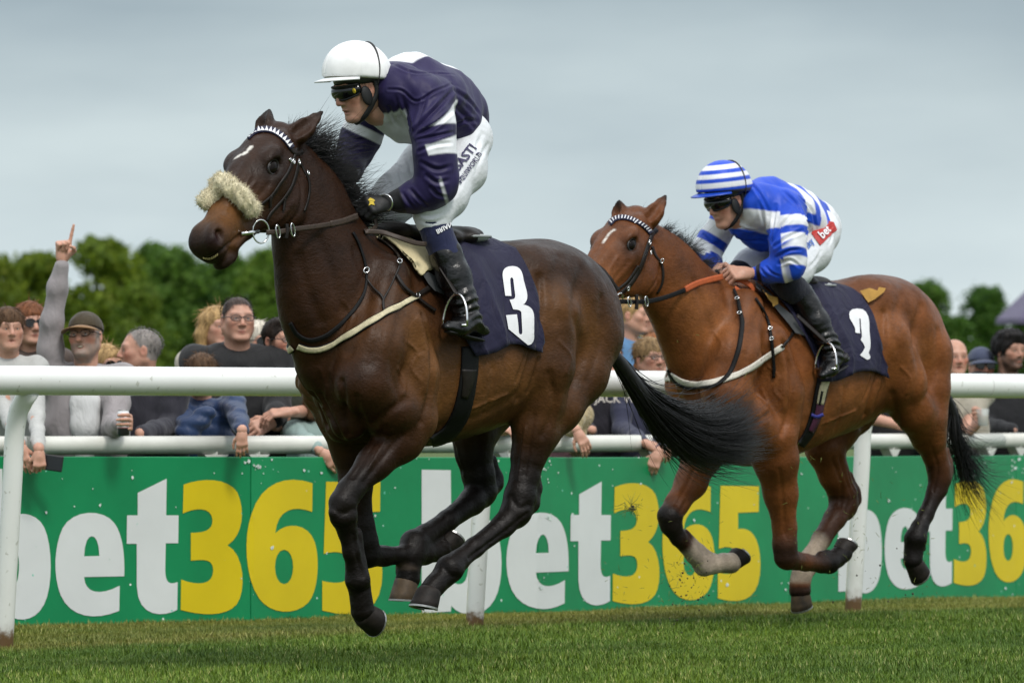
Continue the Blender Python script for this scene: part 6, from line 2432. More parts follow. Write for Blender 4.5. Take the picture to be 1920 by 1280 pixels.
    Vp, Fp = slab(PV, .005, np.tile(RH[:, 2], (n1, n2, 1)))
    peak = mk("peak", Vp, Fp, simple(c["name"] + "_peak", c["peak_col"], .35), he)
    # elastic across the cap
    el = [TH(-.028 - .012 * math.sin(a), .1225 * math.cos(a), .050 + .137 * math.sin(a)) for a in np.linspace(-.35, math.pi + .35, 48)]
    ribbon3("elastic", np.array(el), .007, M_BLACK, he, .003, face=tuple(RH[:, 0] * .2 + RH[:, 2]))
    MB().sphere(TH(.012, 0, .184), A(.013, .013, .005) * hs, RH, 12, 6).build("button", M_PAD if c["who"].startswith("lead") else simple("blue_button", (.02, .06, .35)), he)
    # skull shell below the cap, harness
    g = Grid(C - .2, C + .2, .005)
    g.ell(TH(-.008, 0, .040), A(.118, .096, .100) * hs, RH, .01)
    n3 = RH @ A(-.10, 0, -1)
    g.plane_cut(n3, n3 @ TH(0, 0, -.002), C - .25, C + .25, .008)
    V, Q = g.mesh()
    mk("skull_shell", V, Q, M_SHELL, he)
    for q in (1, -1):
        pts = [C + R @ (A(*p) * A(1, q, 1) * hs) for p in ((-.035, .088, .02), (-.03, .088, -.03), (.005, .078, -.075), (.045, .045, -.118), (.060, 0.0, -.135))]
        MB().tube(catmull(pts, 16), .011, 8, flat=(R[:, 1], .45)).build("chin_strap", M_BLACK, he)
        MB().sphere(C + R @ (A(.022, q * .083, -.035) * hs), A(.026, .010, .042) * hs, R, 12, 8).build("ear_pad", M_BLACK, he)
    # ---- goggles
    GV, n1, n2 = [], 26, 7
    for i in range(n1):
        a = -1.25 + 2.5 * i / (n1 - 1)
        for j in range(n2):
            f = j / (n2 - 1) - .5
            hgt = .058 * (1 - .35 * abs(a / 1.25) ** 2) * (1 - .38 * math.exp(-(a / .13) ** 2) * (f < 0))
            rr = .092 + .012 * (1 - (2 * f) ** 2)
            GV.append(C + R @ (A(.018 + rr * math.cos(a) * .98, rr * math.sin(a) * .92, .004 + f * hgt) * hs))
    GV = np.array(GV).reshape(n1, n2, 3)
    Vg, Fg = slab(GV, .010, np.tile(R[:, 0], (n1, n2, 1)))
    mg, nt, b = new_mat("goggle_lens"); b.inputs["Base Color"].default_value = (.006, .006, .007, 1); setin(b, Roughness=.06); b.inputs["Specular IOR Level"].default_value = .6
    go = mk("goggles", Vg, Fg, mg, root)
    rim = np.concatenate([GV[:, 0], GV[::-1, -1], GV[:1, 0]])
    MB().tube(catmull(rim[::2], 60), .0045, 8).build("goggle_frame", M_BLACK, go)
    return dict(root=root, breech=bsk, breech_obj=br, T=T, R=R, C=C, hs=hs, goggles=go)


M_BOOT = simple("boot_leather", (.0035, .0033, .0035), .27, .35, 50, .55, 26, spec=.4, bdist=.012)
M_SHELL = simple("black_shell", (.010, .010, .011), .35, .2, 30)

NAVY = A(.016, .0105, .058); WHITE = A(.72, .73, .76); BLUE = A(.008, .060, .50); BLK = A(.010, .010, .012)


def soft(x, w):
    return np.clip(x / w + .5, 0, 1)


def bands(t, edges, cols, w=.018):
    """stripes across t with seams one thread wide"""
    out = np.tile(cols[0], (len(t), 1))
    for e, c in zip(edges, cols[1:]):
        k = soft(t - e, w)[:, None]
        out = out * (1 - k) + c * k
    return out


def over(col, m, c):
    m = np.clip(m, 0, 1)[:, None]
    return col * (1 - m) + c * m


def paint1(V, H):
    sh, el, wr = H(806, 178, .2), H(834, 348, .27), H(735, 380, .12)
    fsh, fel, fwr = H(692, 222, -.2), H(655, 300, -.26), H(645, 338, -.12)
    nk, pel = H(716, 160, 0), H(890, 240, 0)
    t, d = seg_t(V, sh, el); t2, d2 = seg_t(V, el, wr)
    f, fd = seg_t(V, fsh, fel); f2, fd2 = seg_t(V, fel, fwr)
    ts, ds = seg_t(V, nk, pel)
    col = np.tile(NAVY, (len(V), 1))
    up = unit(np.cross(pel - nk, A(0, 1, 0))); up = up if up[2] > 0 else -up
    h = (V - nk - np.clip(ts, 0, 1)[:, None] * (pel - nk)) @ up
    v = V[:, 1]
    S = .007
    col = over(col, soft(h - .105, S) * soft(.10 - np.abs(v + .02), S) * soft(ts + .02, .02) * soft(.62 - ts, .02), WHITE)
    col = over(col, soft(-.055 - h, S) * soft(.36 - ts, .02) * soft(ts + .05, .02) * soft(.14 - np.abs(v - .02), S), WHITE * .95)
    arm = soft(.135 - d, S) * soft(t - .02, .02) * soft(ds * .80 - (d - .02), S) * soft(1.02 - t, .02) * soft(.12 - t2, .02)
    s = np.clip(-((V - sh) @ A(1, 0, 0) - np.clip(t, 0, 1) * (el - sh)[0]) / .085, -1.2, 1.2)     # front to back across the sleeve
    z1 = soft(t - (.23 - .14 * s), .02) * soft((.375 - .01 * s) - t, .02)
    z2 = soft(t - (.51 - .06 * s), .02) * soft(.70 - t, .02)
    col = over(col, arm, NAVY)
    col = over(col, arm * np.maximum(z1, z2), WHITE)
    fo = soft(.10 - d2, S) * soft(t2, .02) * soft(d - d2, S)
    c2 = bands(t2, [.02, .08, .80], [NAVY, WHITE, NAVY, BLK], .03)
    col = col * (1 - fo[:, None]) + c2 * fo[:, None]
    fa = soft(.12 - fd, S) * soft(f + .15, .02) * soft(-.10 - v, S) * soft(1 - f, .02)
    c3 = bands(f, [.02, .22, .42, .62], [WHITE, NAVY, WHITE, NAVY, NAVY], .03)
    col = col * (1 - fa[:, None]) + c3 * fa[:, None]
    fb = soft(.09 - fd2, S) * soft(-.08 - v, S) * soft(f2 - .72, .03)
    return over(col, fb, BLK)


def cap1(q):
    return np.tile(A(.80, .80, .80), (len(q), 1))


SOCK1 = cloth("navy_sock", (.012, .016, .055), .8, .25, 30)
J1 = dict(
    name="navy", who="leading jockey's", frame=FR1, label="jockey in navy and white silks with a white cap, crouched on the leading dark horse",
    hs=.93, head=(672, 163, -.01), head_rot=(-.30, .36), helmet_pitch=.02, neck=(716, 182, 0), gloves=True, mouth=0.3, tone=.92,
    torso=[[(722, 160, 0, 37), (768, 172, 0, 66), (824, 192, 0, 63), (862, 220, 0, 52), (870, 240, 0, 42)],
           [(750, 170, .10, 52), (806, 184, .16, 42)], [(730, 185, -.10, 50), (696, 214, -.17, 34)],
           [(715, 210, 0, 34), (760, 228, 0, 36), (800, 240, 0, 34)],
           [(826, 190, .1, 60), (856, 228, .10, 45)]],
    near_arm=[[(804, 188, .19, 42), (810, 240, .23, 40), (814, 290, .25, 36), (818, 332, .255, 34), (820, 350, .25, 32)],
              [(821, 354, .25, 31), (796, 365, .21, 26), (768, 374, .165, 21), (740, 379, .125, 17)]],
    far_arm=[[(692, 222, -.19, 34), (676, 262, -.23, 32), (660, 298, -.25, 28)], [(660, 298, -.25, 28), (652, 318, -.19, 24), (645, 338, -.13, 18)]],
    near_leg=[[(876, 264, .10, 44), (866, 318, .14, 43), (834, 368, .17, 38), (812, 392, .18, 36), (812, 418, .19, 30), (822, 444, .21, 27), (836, 478, .23, 31), (852, 520, .26, 30), (869, 562, .30, 24), (877, 588, .31, 23)]],
    far_leg=[[(846, 260, -.10, 44), (800, 312, -.13, 46), (746, 366, -.14, 42), (720, 394, -.14, 36), (715, 425, -.17, 30), (722, 446, -.21, 27), (736, 480, -.24, 28), (750, 520, -.27, 26), (766, 562, -.31, 20), (772, 584, -.32, 20)]],
    seat=[[(872, 252, .08, 43), (866, 250, -.08, 42)], [(852, 262, .05, 40), (876, 272, 0, 40)]],
    breech_n=5, boot_n=6, sock_mat=SOCK1, toe=(.150, .03, -.052), toe_far=(.15, -.03, -.05), heel=(-.075, .0, -.072), leather_top=(826, 500, .25),
    hands=[((728, 381, .115), (.80, -.25, -.10), (.25, -.75, -.55), 1, dict(curl=(.9, 1.2, .7), thumb=.8, s=1.0)),
           ((646, 336, -.13), (.55, .35, -.65), (.0, .8, -.5), -1, dict(curl=(.9, 1.2, .7), thumb=.8, s=1.0))],
    creases=[([(775, 250), (800, 222), (830, 192), (852, 168)], .009, -.010), ([(777, 246), (790, 210), (800, 178)], .008, -.008), ([(772, 244), (765, 215), (755, 185)], .008, -.008),
             ([(768, 240), (752, 212), (742, 182)], .007, -.006), ([(780, 254), (812, 238), (850, 206)], .008, -.009), ([(782, 262), (815, 256), (850, 248)], .006, -.006),
             ([(728, 168), (752, 170), (779, 190), (815, 172), (848, 158)], .005, -.006), ([(785, 284), (815, 272), (848, 268)], .007, -.006), ([(790, 305), (820, 318), (846, 312)], .008, -.007),
             ([(800, 330), (820, 342), (842, 338)], .008, -.008), ([(770, 356), (785, 372), (800, 386)], .007, -.007), ([(755, 362), (765, 378), (775, 390)], .007, -.006), ([(808, 352), (822, 366), (836, 370)], .007, -.007),
             ([(852, 170), (880, 190), (900, 215)], .010, -.006), ([(855, 200), (875, 222), (890, 240)], .010, -.007), ([(858, 232), (872, 226), (896, 228)], .008, -.006),
             ([(636, 272), (655, 280), (676, 274)], .006, -.007), ([(634, 285), (652, 293), (672, 290)], .006, -.007), ([(634, 300), (650, 308), (666, 306)], .006, -.006), ([(650, 250), (668, 262), (690, 262)], .007, -.006),
             ([(700, 205), (712, 222), (716, 240)], .007, -.006), ([(730, 200), (738, 222), (752, 240)], .007, -.007), ([(735, 120), (770, 135), (812, 138), (852, 140)], .006, -.004)],
    leg_creases=[([(735, 300), (748, 322), (755, 345)], .006, -.006), ([(760, 290), (768, 312), (772, 335)], .006, -.005), ([(720, 325), (735, 350), (745, 365)], .006, -.006), ([(705, 360), (720, 372), (735, 378)], .006, -.005),
                 ([(905, 250), (895, 275), (900, 300)], .008, -.007), ([(915, 270), (903, 290), (890, 330)], .008, -.006), ([(785, 398), (805, 405), (830, 398)], .007, -.007), ([(790, 415), (810, 418), (832, 410)], .006, -.006), ([(870, 330), (862, 350), (850, 372)], .007, -.006)],
    paint=paint1, cap_paint=cap1, peak_col=(.72, .73, .74))
JO1 = make_jockey(J1)
M_INK = simple("navy_ink", (.020, .014, .075), .6)
M_YEL = simple("yellow_badge", (.62, .45, .03), .5)
M_SILVER = simple("silver_print", (.55, .55, .56), .5)
# writing on the breeches, sock and glove
bs, bo = JO1["breech"], JO1["breech_obj"]
text_px("lettering", bs, "BASTI", (871, 297), (13.5, -17.5), (-19, -14), M_INK, bo, .006, .02)
text_px("lettering", bs, "EQUIWORLD", (880, 316), (6.8, -9.4), (-10.5, -7.8), M_INK, bo, .006, .02)
text_px("lettering", J1["sock_skin"], "BRIAN", (832, 428), (9.5, -5.0), (5, 10.5), M_NUM, J1["sock_obj"], .006, .03)
V_, F_ = fill([[(693, 372), (699, 374), (703, 377), (700, 380), (702, 386), (696, 384), (692, 386), (693, 380), (690, 376)]])
decal("badge", J1["glove_skin"], V_, F_, M_YEL, J1["glove_obj"], .004)
fr_ = FR1
q_ = H1["H"](722, 380, .125)
MB().ring(q_, head_axes(.3, .1)[:, [1, 2, 0]], .004, .031, 20, 6).build("bracelet", M_CHROME, JO1["root"])
MB().sphere(JO1["C"] + JO1["R"] @ (A(.075, .088, .004) * .93), A(.004, .011, .011), JO1["R"], 14, 6).build("goggle_badge", M_YEL, JO1["goggles"])


def paint2(V, H):
    sh, el, wr = H(1474, 385, .2), H(1484, 503, .27), H(1415, 512, .12)
    fsh, fel = H(1352, 418, -.2), H(1316, 478, -.26)
    nk, pel = H(1400, 372, 0), H(1548, 420, 0)
    t, d = seg_t(V, sh, el); t2, d2 = seg_t(V, el, wr); f, fd = seg_t(V, fsh, fel); ts, ds = seg_t(V, nk, pel)
    v = V[:, 1]
    S = .008
    up = unit(np.cross(pel - nk, A(0, 1, 0))); up = up if up[2] > 0 else -up
    h = (V - nk - np.clip(ts, 0, 1)[:, None] * (pel - nk)) @ up
    tb = ts + .05 * np.abs(v) / .2
    col = bands(tb, [.34, .47, .56, .68, .84], [BLUE, WHITE, BLUE, WHITE, BLUE, WHITE], .02)
    fw = soft(-.03 - h, S) * soft(.52 - ts, .02)
    c1 = bands(-h, [.075, .155], [BLUE, WHITE, BLUE], S)
    col = col * (1 - fw[:, None]) + c1 * fw[:, None]
    tw = t + .012 * np.sin(v * 40)
    arm = soft(.12 - d, S) * soft(t + .12, .02) * soft(ds * .82 - (d - .02), S) * soft(1.02 - t, .02) * soft(.1 - t2, .02)
    c2 = bands(tw, [.24, .42, .54, .78, .90], [BLUE, WHITE, BLUE, WHITE, BLUE, WHITE], .025)
    col = col * (1 - arm[:, None]) + c2 * arm[:, None]
    fo = soft(.09 - d2, S) * soft(t2 + .02, .02) * soft(d - d2, S)
    c3 = bands(t2, [.20, .80, .93], [WHITE, BLUE, BLK, BLUE], .03)
    col = col * (1 - fo[:, None]) + c3 * fo[:, None]
    fa = soft(.12 - fd, S) * soft(-.10 - v, S)
    c4 = bands(f, [.08, .42, .66, 1.05], [BLUE, WHITE, BLUE, WHITE, BLUE], .03)
    return col * (1 - fa[:, None]) + c4 * fa[:, None]


def cap2(q):
    z = q[:, 2] + .10 * (q[:, 0] + .02) * .25
    return bands(z, [.030, .046, .060, .086, .106, .128, .148, .170], [BLUE, BLK * 3, BLUE, WHITE, BLUE, WHITE, BLUE, WHITE, BLUE], .005)


SOCK2 = cloth("dark_legging", (.008, .009, .020), .7, .3, 30)
J2 = dict(
    name="blue", who="second jockey's", frame=FR2, label="jockey in blue and white hooped silks and striped cap riding the bright bay",
    hs=.93, head=(1361, 372, -.01), head_rot=(-.18, .40), helmet_pitch=.10, neck=(1400, 390, 0), gloves=False, tone=1.0, silk_rough=.45,
    torso=[[(1402, 372, 0, 32), (1440, 384, 0, 50), (1488, 402, 0, 48), (1528, 420, 0, 42), (1540, 430, 0, 36)],
           [(1425, 384, .10, 40), (1474, 392, .16, 33)], [(1400, 395, -.10, 38), (1360, 416, -.17, 27)],
           [(1392, 420, 0, 28), (1425, 436, 0, 32), (1458, 448, 0, 30)],
           [(1490, 400, .1, 46), (1522, 428, .10, 36)]],
    near_arm=[[(1476, 394, .19, 34), (1479, 430, .24, 33), (1479, 466, .265, 31), (1482, 495, .265, 27)],
              [(1482, 498, .265, 26), (1458, 507, .215, 20), (1434, 511, .16, 16), (1414, 512, .12, 13)]],
    far_arm=[[(1354, 420, -.19, 27), (1336, 450, -.23, 26), (1320, 476, -.25, 24)], [(1320, 476, -.25, 24), (1330, 490, -.19, 20), (1340, 501, -.13, 14)]],
    near_leg=[[(1536, 440, .10, 36), (1520, 470, .14, 37), (1490, 505, .17, 32), (1472, 524, .18, 29), (1482, 535, .19, 27), (1500, 552, .20, 25), (1514, 575, .22, 24), (1532, 605, .26, 23), (1551, 640, .30, 19), (1559, 656, .31, 19)]],
    far_leg=[[(1500, 442, -.10, 36), (1452, 476, -.13, 36), (1410, 500, -.14, 32), (1392, 512, -.14, 28), (1395, 528, -.17, 25), (1405, 550, -.21, 24), (1420, 580, -.24, 23), (1436, 612, -.28, 20), (1452, 645, -.31, 16), (1458, 658, -.32, 16)]],
    seat=[[(1532, 430, .08, 38), (1526, 432, -.08, 36)], [(1520, 444, .05, 34), (1536, 446, 0, 34)]],
    breech_n=4, boot_n=5, sock_mat=SOCK2, toe=(.120, .04, -.115), toe_far=(.12, -.04, -.115), heel=(-.085, .0, -.045), leather_top=(1494, 590, .24),
    hands=[((1404, 512, .115), (.80, -.30, -.02), (.25, -.75, -.55), 1, dict(curl=(.95, 1.2, .7), thumb=.8, s=1.05)),
           ((1342, 502, -.13), (.35, .45, -.35), (.0, .8, -.5), -1, dict(curl=(.9, 1.2, .7), thumb=.8, s=1.0))],
    creases=[([(1448, 455), (1465, 425), (1488, 398)], .009, -.010), ([(1446, 450), (1450, 420), (1455, 385)], .008, -.009), ([(1442, 446), (1432, 415), (1425, 380)], .008, -.008), ([(1452, 462), (1478, 445), (1505, 432)], .008, -.008),
             ([(1456, 482), (1480, 470), (1504, 468)], .007, -.007), ([(1460, 495), (1482, 488), (1500, 500)], .007, -.007), ([(1436, 500), (1448, 512), (1462, 518)], .006, -.006), ([(1425, 502), (1432, 512), (1440, 520)], .006, -.006),
             ([(1405, 340), (1425, 365), (1440, 395)], .008, -.007), ([(1470, 360), (1495, 385), (1512, 415)], .009, -.007), ([(1500, 370), (1522, 395), (1530, 430)], .009, -.007), ([(1508, 400), (1515, 425), (1510, 445)], .008, -.007),
             ([(1372, 442), (1400, 450), (1435, 452)], .008, -.007), ([(1385, 425), (1405, 432), (1430, 430)], .007, -.006), ([(1318, 440), (1335, 455), (1350, 460)], .007, -.007), ([(1315, 460), (1328, 472), (1345, 478)], .006, -.006)],
    leg_creases=[([(1552, 420), (1560, 440), (1552, 462)], .007, -.006), ([(1540, 470), (1528, 490), (1512, 505)], .007, -.006)],
    paint=paint2, cap_paint=cap2, peak_col=(.010, .055, .40))
JO2 = make_jockey(J2)
bs, bo = JO2["breech"], JO2["breech_obj"]
M_RED = simple("red_patch", (.42, .018, .012), .5)
V_, F_ = fill([[(1521, 438), (1543, 414), (1562, 417), (1568, 431), (1537, 461)]], 5)
decal("red_patch", bs, V_, F_, M_RED, bo, .005)
text_px("lettering", bs, "bet", (1544, 438), (12.0, -12.0), (-13.5, -15.5), M_NUM, bo, .013, .02)
text_px("lettering", bs, "sky", (1517, 458), (8.5, -10.5), (-12, -12), simple("blue_print", (.03, .12, .45), .5), bo, .007, .02)

# ================================================================= spectators
def bar_Y(px):
    k = (px - 960.0) / FPX
    for a, b in zip(BAR[:-1], BAR[1:]):
        dx, dy = (b - a)[:2]
        t = (k * a[1] - a[0]) / (dx - k * dy)
        if t <= 1.0 or b is BAR[-1]:
            return a[1] + dy * t


def hair_material(name, col):
    m, nt, b = new_mat(name)
    n = noise(nt, 60, 4, 0.6, mapscale=(1, 1, .25))
    c = np.array(col)
    r = ramp(nt, n.outputs["Fac"], [(0.3, tuple(c * .55)), (0.7, tuple(np.minimum(1, c * 1.5)))])
    nt.links.new(r.outputs[0], b.inputs["Base Color"])
    setin(b, Roughness=.55)
    b.inputs['Specular IOR Level'].default_value = .2
    bump(nt, b, n.outputs["Fac"], .8, .01)
    return m


HAIRCOL = {k: A(*c) for k, c in dict(brown=(.085, .045, .022), dark=(.018, .012, .009), grey=(.20, .19, .18), blond=(.36, .23, .10), auburn=(.16, .06, .025),
        white=(.55, .50, .42), ginger=(.28, .10, .03), sandy=(.22, .14, .065), black=(.010, .008, .008)).items()}
HAIR = {k: hair_material("hair_" + k, c) for k, c in HAIRCOL.items()}
CLOTH = {}


def jacket(name, col, **kw):
    if name not in CLOTH:
        CLOTH[name] = cloth("cloth_" + name, col, **kw)
    return CLOTH[name]


M_GLASS_FRAME = simple("spectacle_frame", (.012, .011, .012), .3)
M_SUNLENS = simple("dark_lens", (.012, .011, .012), .08)
M_LENS, _nt, _b = new_mat("clear_lens")
_b.inputs["Base Color"].default_value = (.75, .8, .85, 1); setin(_b, Roughness=.05, Alpha=.05)
M_TEETH = simple("teeth_white", (.55, .50, .38), .35)
M_DENIM = None


def hair_mesh(style, s, seed):
    g = Grid(A(-.24, -.2, -.30) * s, A(.17, .2, .21) * s, .006)
    E = lambda c, r, k=.012, sub=False: g.ell(A(*c) * s, A(*r) * s, None, k, sub)
    t = dict(short=.002, crop=.000, receding=.000, fringe=.008, long=.008, curly=.016, bob=.010)[style]
    E((-.016, 0, .038), (.104 + t, .083 + t, .094 + t), .01)
    if style == "curly":
        E((.02, 0, .105), (.085, .078, .045), .03)
    if style in ("short",):
        E((.03, 0, .105), (.062, .060, .030), .03)
    c = dict(short=.036, crop=.024, receding=.010, fringe=.066, long=.048, curly=.046, bob=.05)[style]
    n = unit(A(.85, 0, -.53))
    g.plane_cut(n, c * s, A(-.3, -.3, -.4), A(.3, .3, .3), .008)
    n2 = A(0, 0, -1)
    if style not in ("long", "bob"):
        g.plane_cut(n2, .070 * s, A(-.3, -.3, -.4), A(.3, .3, .3), .02)
    if style in ("long", "bob"):
        ln = -.26 if style == "long" else -.13
        for q in (1, -1):
            g.chain([(A(-.01, q * .080, .05) * s, .030 * s), (A(-.015, q * .094, -.05) * s, .032 * s), (A(-.005, q * .098, ln) * s, .024 * s)], .04)
        g.chain([(A(-.085, 0, .03) * s, .055 * s), (A(-.095, 0, -.08) * s, .062 * s), (A(-.095, 0, ln) * s, .055 * s)], .05)
    amp = .008 if style == "curly" else .0035
    f = 95 if style == "curly" else 60
    g.disp(lambda X, Y, Z: amp * wob3(X, Y, Z * (.4 if style != "curly" else 1), f, seed, 7))
    return g.mesh()


def person(label, head, yaw, dY, tilt=(0.0, 0.0), hs=.92, build=1.0, hair=("short", "brown"), coat=("grey", (.3, .3, .3)), sleeves=True, arms=(), body_yaw=None, glasses=None,
           tone=1.0, beard=None, beard_a=.6, cap=None, mouth=0.0, tee=None, shoulder_drop=0.0, lean=.06, fat=0.0, collar=False, hood=False, puffer=False, trousers=(.02, .022, .03), group="spectators along the barrier", red=.3):
    px, py = head
    Y = bar_Y(px) + dY
    C = P(px, py, Y)
    yr = math.radians(yaw)
    f0 = lambda y: A(math.sin(y), -math.cos(y), 0)
    F = f0(yr); U = A(0, 0, 1); L = np.cross(U, F)
    B0 = np.stack([F, L, U], 1)
    R = head_axes(0, tilt[0], tilt[1], B0)
    by = math.radians(yaw * .5 if body_yaw is None else body_yaw)
    f = f0(by); l = np.cross(U, f)
    zg = float(gz(Y))
    o = A(C[0], Y, zg)
    root = empty("person", tuple(o), label, "person", group)
    seed = int(abs(px * 13 + py)) % 997
    W = lambda V: V - o
    sc = hs / .92 * build
    nb = C + A(0, 0, -.165 * hs / .92) - f * .03
    shz = nb[2] - .035 * sc - shoulder_drop
    Ls, Rs = A(nb[0], nb[1], shz) + l * .172 * sc, A(nb[0], nb[1], shz) - l * .172 * sc
    hipz = zg + (C[2] - zg) * .50
    hip = A(nb[0], nb[1], hipz) - f * lean * 1.5
    chest = A(nb[0], nb[1], shz - .17 * sc) - f * lean * .1
    belly = A(nb[0], nb[1], (shz + hipz) / 2 - .07) - f * lean * .8
    # ---- head, hands and body: one skin mesh
    vr = np.random.default_rng(seed + 5)
    ZK = .90
    fat = fat + vr.uniform(-.004, .006)
    g = Grid(C - .20, C + .18, .0055)
    T = human_head(g, C, R, hs, nb, .056 + fat * .5, fat=fat, mouth=mouth, jaw=vr.uniform(.75, 1.35), nose=vr.uniform(.8, 1.25), zk=ZK)
    parts = [g.mesh()]
    arm_specs = []
    for a in arms:
        sh = Ls if a["side"] > 0 else Rs
        el = P(a["el"][0], a["el"][1], Y + a["el"][2]); wr = P(a["wr"][0], a["wr"][1], Y + a["wr"][2])
        arm_specs.append((sh, el, wr, a))
    have = [a["side"] for a in arms]
    for q, sh in ((1, Ls), (-1, Rs)):
        if q not in have:
            el = sh + A(0, 0, -.27 * sc) + l * q * .05 - f * .03
            wr = el + A(0, 0, -.13 * sc) + f * .20 - l * q * .08
            arm_specs.append((sh, el, wr, dict(side=q, d=tuple(wr - el), n=tuple(-l * q), kw=dict(curl=(.5, .6, .4)))))
    ptsb = np.array([nb, Ls, Rs, hip] + [p for s_ in arm_specs for p in s_[1:3]])
    lo, hi = ptsb.min(0) - .27, ptsb.max(0) + .27
    lo[2] = min(lo[2], hipz - .25)
    g = Grid(lo, hi, .012)
    ff = (f, .62)
    g.seg(nb - U * .01, chest, .055, .13 * sc, .06)
    g.chain([(chest, .145 * sc), (belly, .13 * sc), (hip, .135 * sc)], .05, ff)
    for sh, el, wr, a in arm_specs:
        g.chain([(sh, .05), (el, .040), (wr, .026)], .03)
    parts.append(g.mesh())
    for sh, el, wr, a in arm_specs:
        if a.get("nohand"): continue
        d = A(*a.get("d", wr - el)); n = A(*a.get("n", -f))
        kw = dict(a.get("kw", {})); kw.setdefault("s", .96 * sc)
        parts.append(hand_mesh(wr + unit(d) * .012, d, n, a["side"] * a.get("flip", 1), vox=.0045, **kw))
    V, Q = merge(*parts)
    col = skin_colour(V, T, R, C, hs, tone * vr.uniform(.92, 1.08), red, beard, beard_a, ZK)
    if hair is not None:      # scalp under the hair takes its colour with a soft hairline
        q = (V - C) @ R / hs / A(1, 1, ZK)
        cl = dict(short=.028, crop=.020, receding=.0, fringe=.05, long=.04, curly=.035, bob=.04)[hair[0]]
        e_ = unit(A(.85, 0, -.53))
        m = soft(cl + .006 * wob(q, 120, 3, 5) - q @ e_, .014) * soft(.02 - q[:, 0] * .4 - .03 + (q[:, 2] + .055), .02) * (np.linalg.norm(q - A(-.012, 0, .03), axis=1) < .115) * (np.abs(q[:, 1]) < .080)
        col = over(col, m * .93, HAIRCOL[hair[1]])
    mk("body", W(V), Q, M_SKIN, root, attrs={"col": col})
    TT = lambda x, y, z: T(x, y, z) - o
    eyes(TT, R, root, hs)
    if mouth > .4:
        MB().sphere(TT(.090, 0, -.0745), A(.006, .016, .004) * hs, R, 10, 6).build("teeth", M_TEETH, root)
    # ---- coat
    cm = jacket(*coat[:2], **(coat[2] if len(coat) > 2 else {}))
    g = Grid(lo, hi, .009)
    k = .016
    g.seg(nb - U * .065 * sc + l * .02, Ls, .068 * sc, .075 * sc, .05); g.seg(nb - U * .065 * sc - l * .02, Rs, .068 * sc, .075 * sc, .05)
    g.chain([(chest + U * .05, .185 * sc), (chest - U * .05, .198 * sc + fat), (belly, .185 * sc + fat), (hip - U * .05, .19 * sc + fat)], .06, ff)
    for sh, el, wr, a in arm_specs:
        end = wr if a.get("sleeve", sleeves) is True else (sh * .45 + el * .55)
        r_ = .062 if puffer else .052
        if a.get("sleeve", sleeves) is True:
            w2 = wr * .93 + el * .07
            g.chain([(sh, r_ * 1.28 * sc), (sh * .5 + el * .5, r_ * 1.16 * sc), (el, r_ * 1.04 * sc), (el * .4 + w2 * .6, r_ * .86 * sc), (w2, r_ * .70 * sc)], .03)
        else:
            g.chain([(sh, .068 * sc), (end, .064 * sc)], .03)
    if hood:
        g.chain([(nb + l * .095 - f * .02 + U * .010, .038), (nb - f * .10 + U * .02, .055), (nb - l * .095 - f * .02 + U * .010, .038)], .04)
        g.chain([(nb + l * .09 - f * .01 + U * .005, .030), (nb + f * .085 - U * .055, .026), (nb - l * .09 - f * .01 + U * .005, .030)], .03)
    if collar:
        for q in (1, -1):
            g.chain([(nb - f * .065 + U * .022, .020), (nb + l * q * .062 + U * .012, .020), (nb + f * .075 + l * q * .022 - U * .055, .016)], .015)
    if puffer:
        g.disp(lambda X, Y_, Z: .010 * np.abs(np.sin((Z * 1.0 + .25 * X + .1 * Y_) * 46)) * -1 + .003 * wob3(X, Y_, Z, 60, seed, 5))
    else:
        g.disp(lambda X, Y_, Z: .006 * wob3(X, Y_, Z, 22, seed, 6) + .0035 * wob3(X, Y_, Z, 55, seed + 1, 6))
    V, Q = g.mesh()
    mk("coat" if sleeves else "shirt", W(V), Q, cm, root)
    if tee is not None:
        g = Grid(lo, hi, .009)
        base = nb + f * (.088) - U * .060
        g.chain([(base, .055 * sc), (chest + f * (.108 * sc + .012) + U * .05, .066 * sc), (chest + f * (.114 * sc + .012) - U * .05, .064 * sc), (belly + f * (.106 * sc + fat + .012) - U * .05, .060 * sc)], .03, (f, .5))
        V, Q = g.mesh()
        mk("undershirt", W(V), Q, jacket(*tee), root)
    # ---- trousers
    g = Grid(A(hip[0] - .32, hip[1] - .32, zg - .05), A(hip[0] + .32, hip[1] + .32, hipz + .15), .016)
    for q in (1, -1):
        g.chain([(hip + l * q * .085 * sc, .105 * sc), (A(hip[0], hip[1], zg + (hipz - zg) * .5) + l * q * .10 + f * .03, .075 * sc), (A(hip[0], hip[1], zg + .04) + l * q * .11, .058 * sc)], .03)
        g.seg(A(hip[0], hip[1], zg + .04) + l * q * .11, A(hip[0], hip[1], zg + .03) + l * q * .12 + f * .13, .05, .04, .02)
    V, Q = g.mesh()
    mk("trousers", W(V), Q, simple("trousers_%03d" % seed, trousers, .8), root)
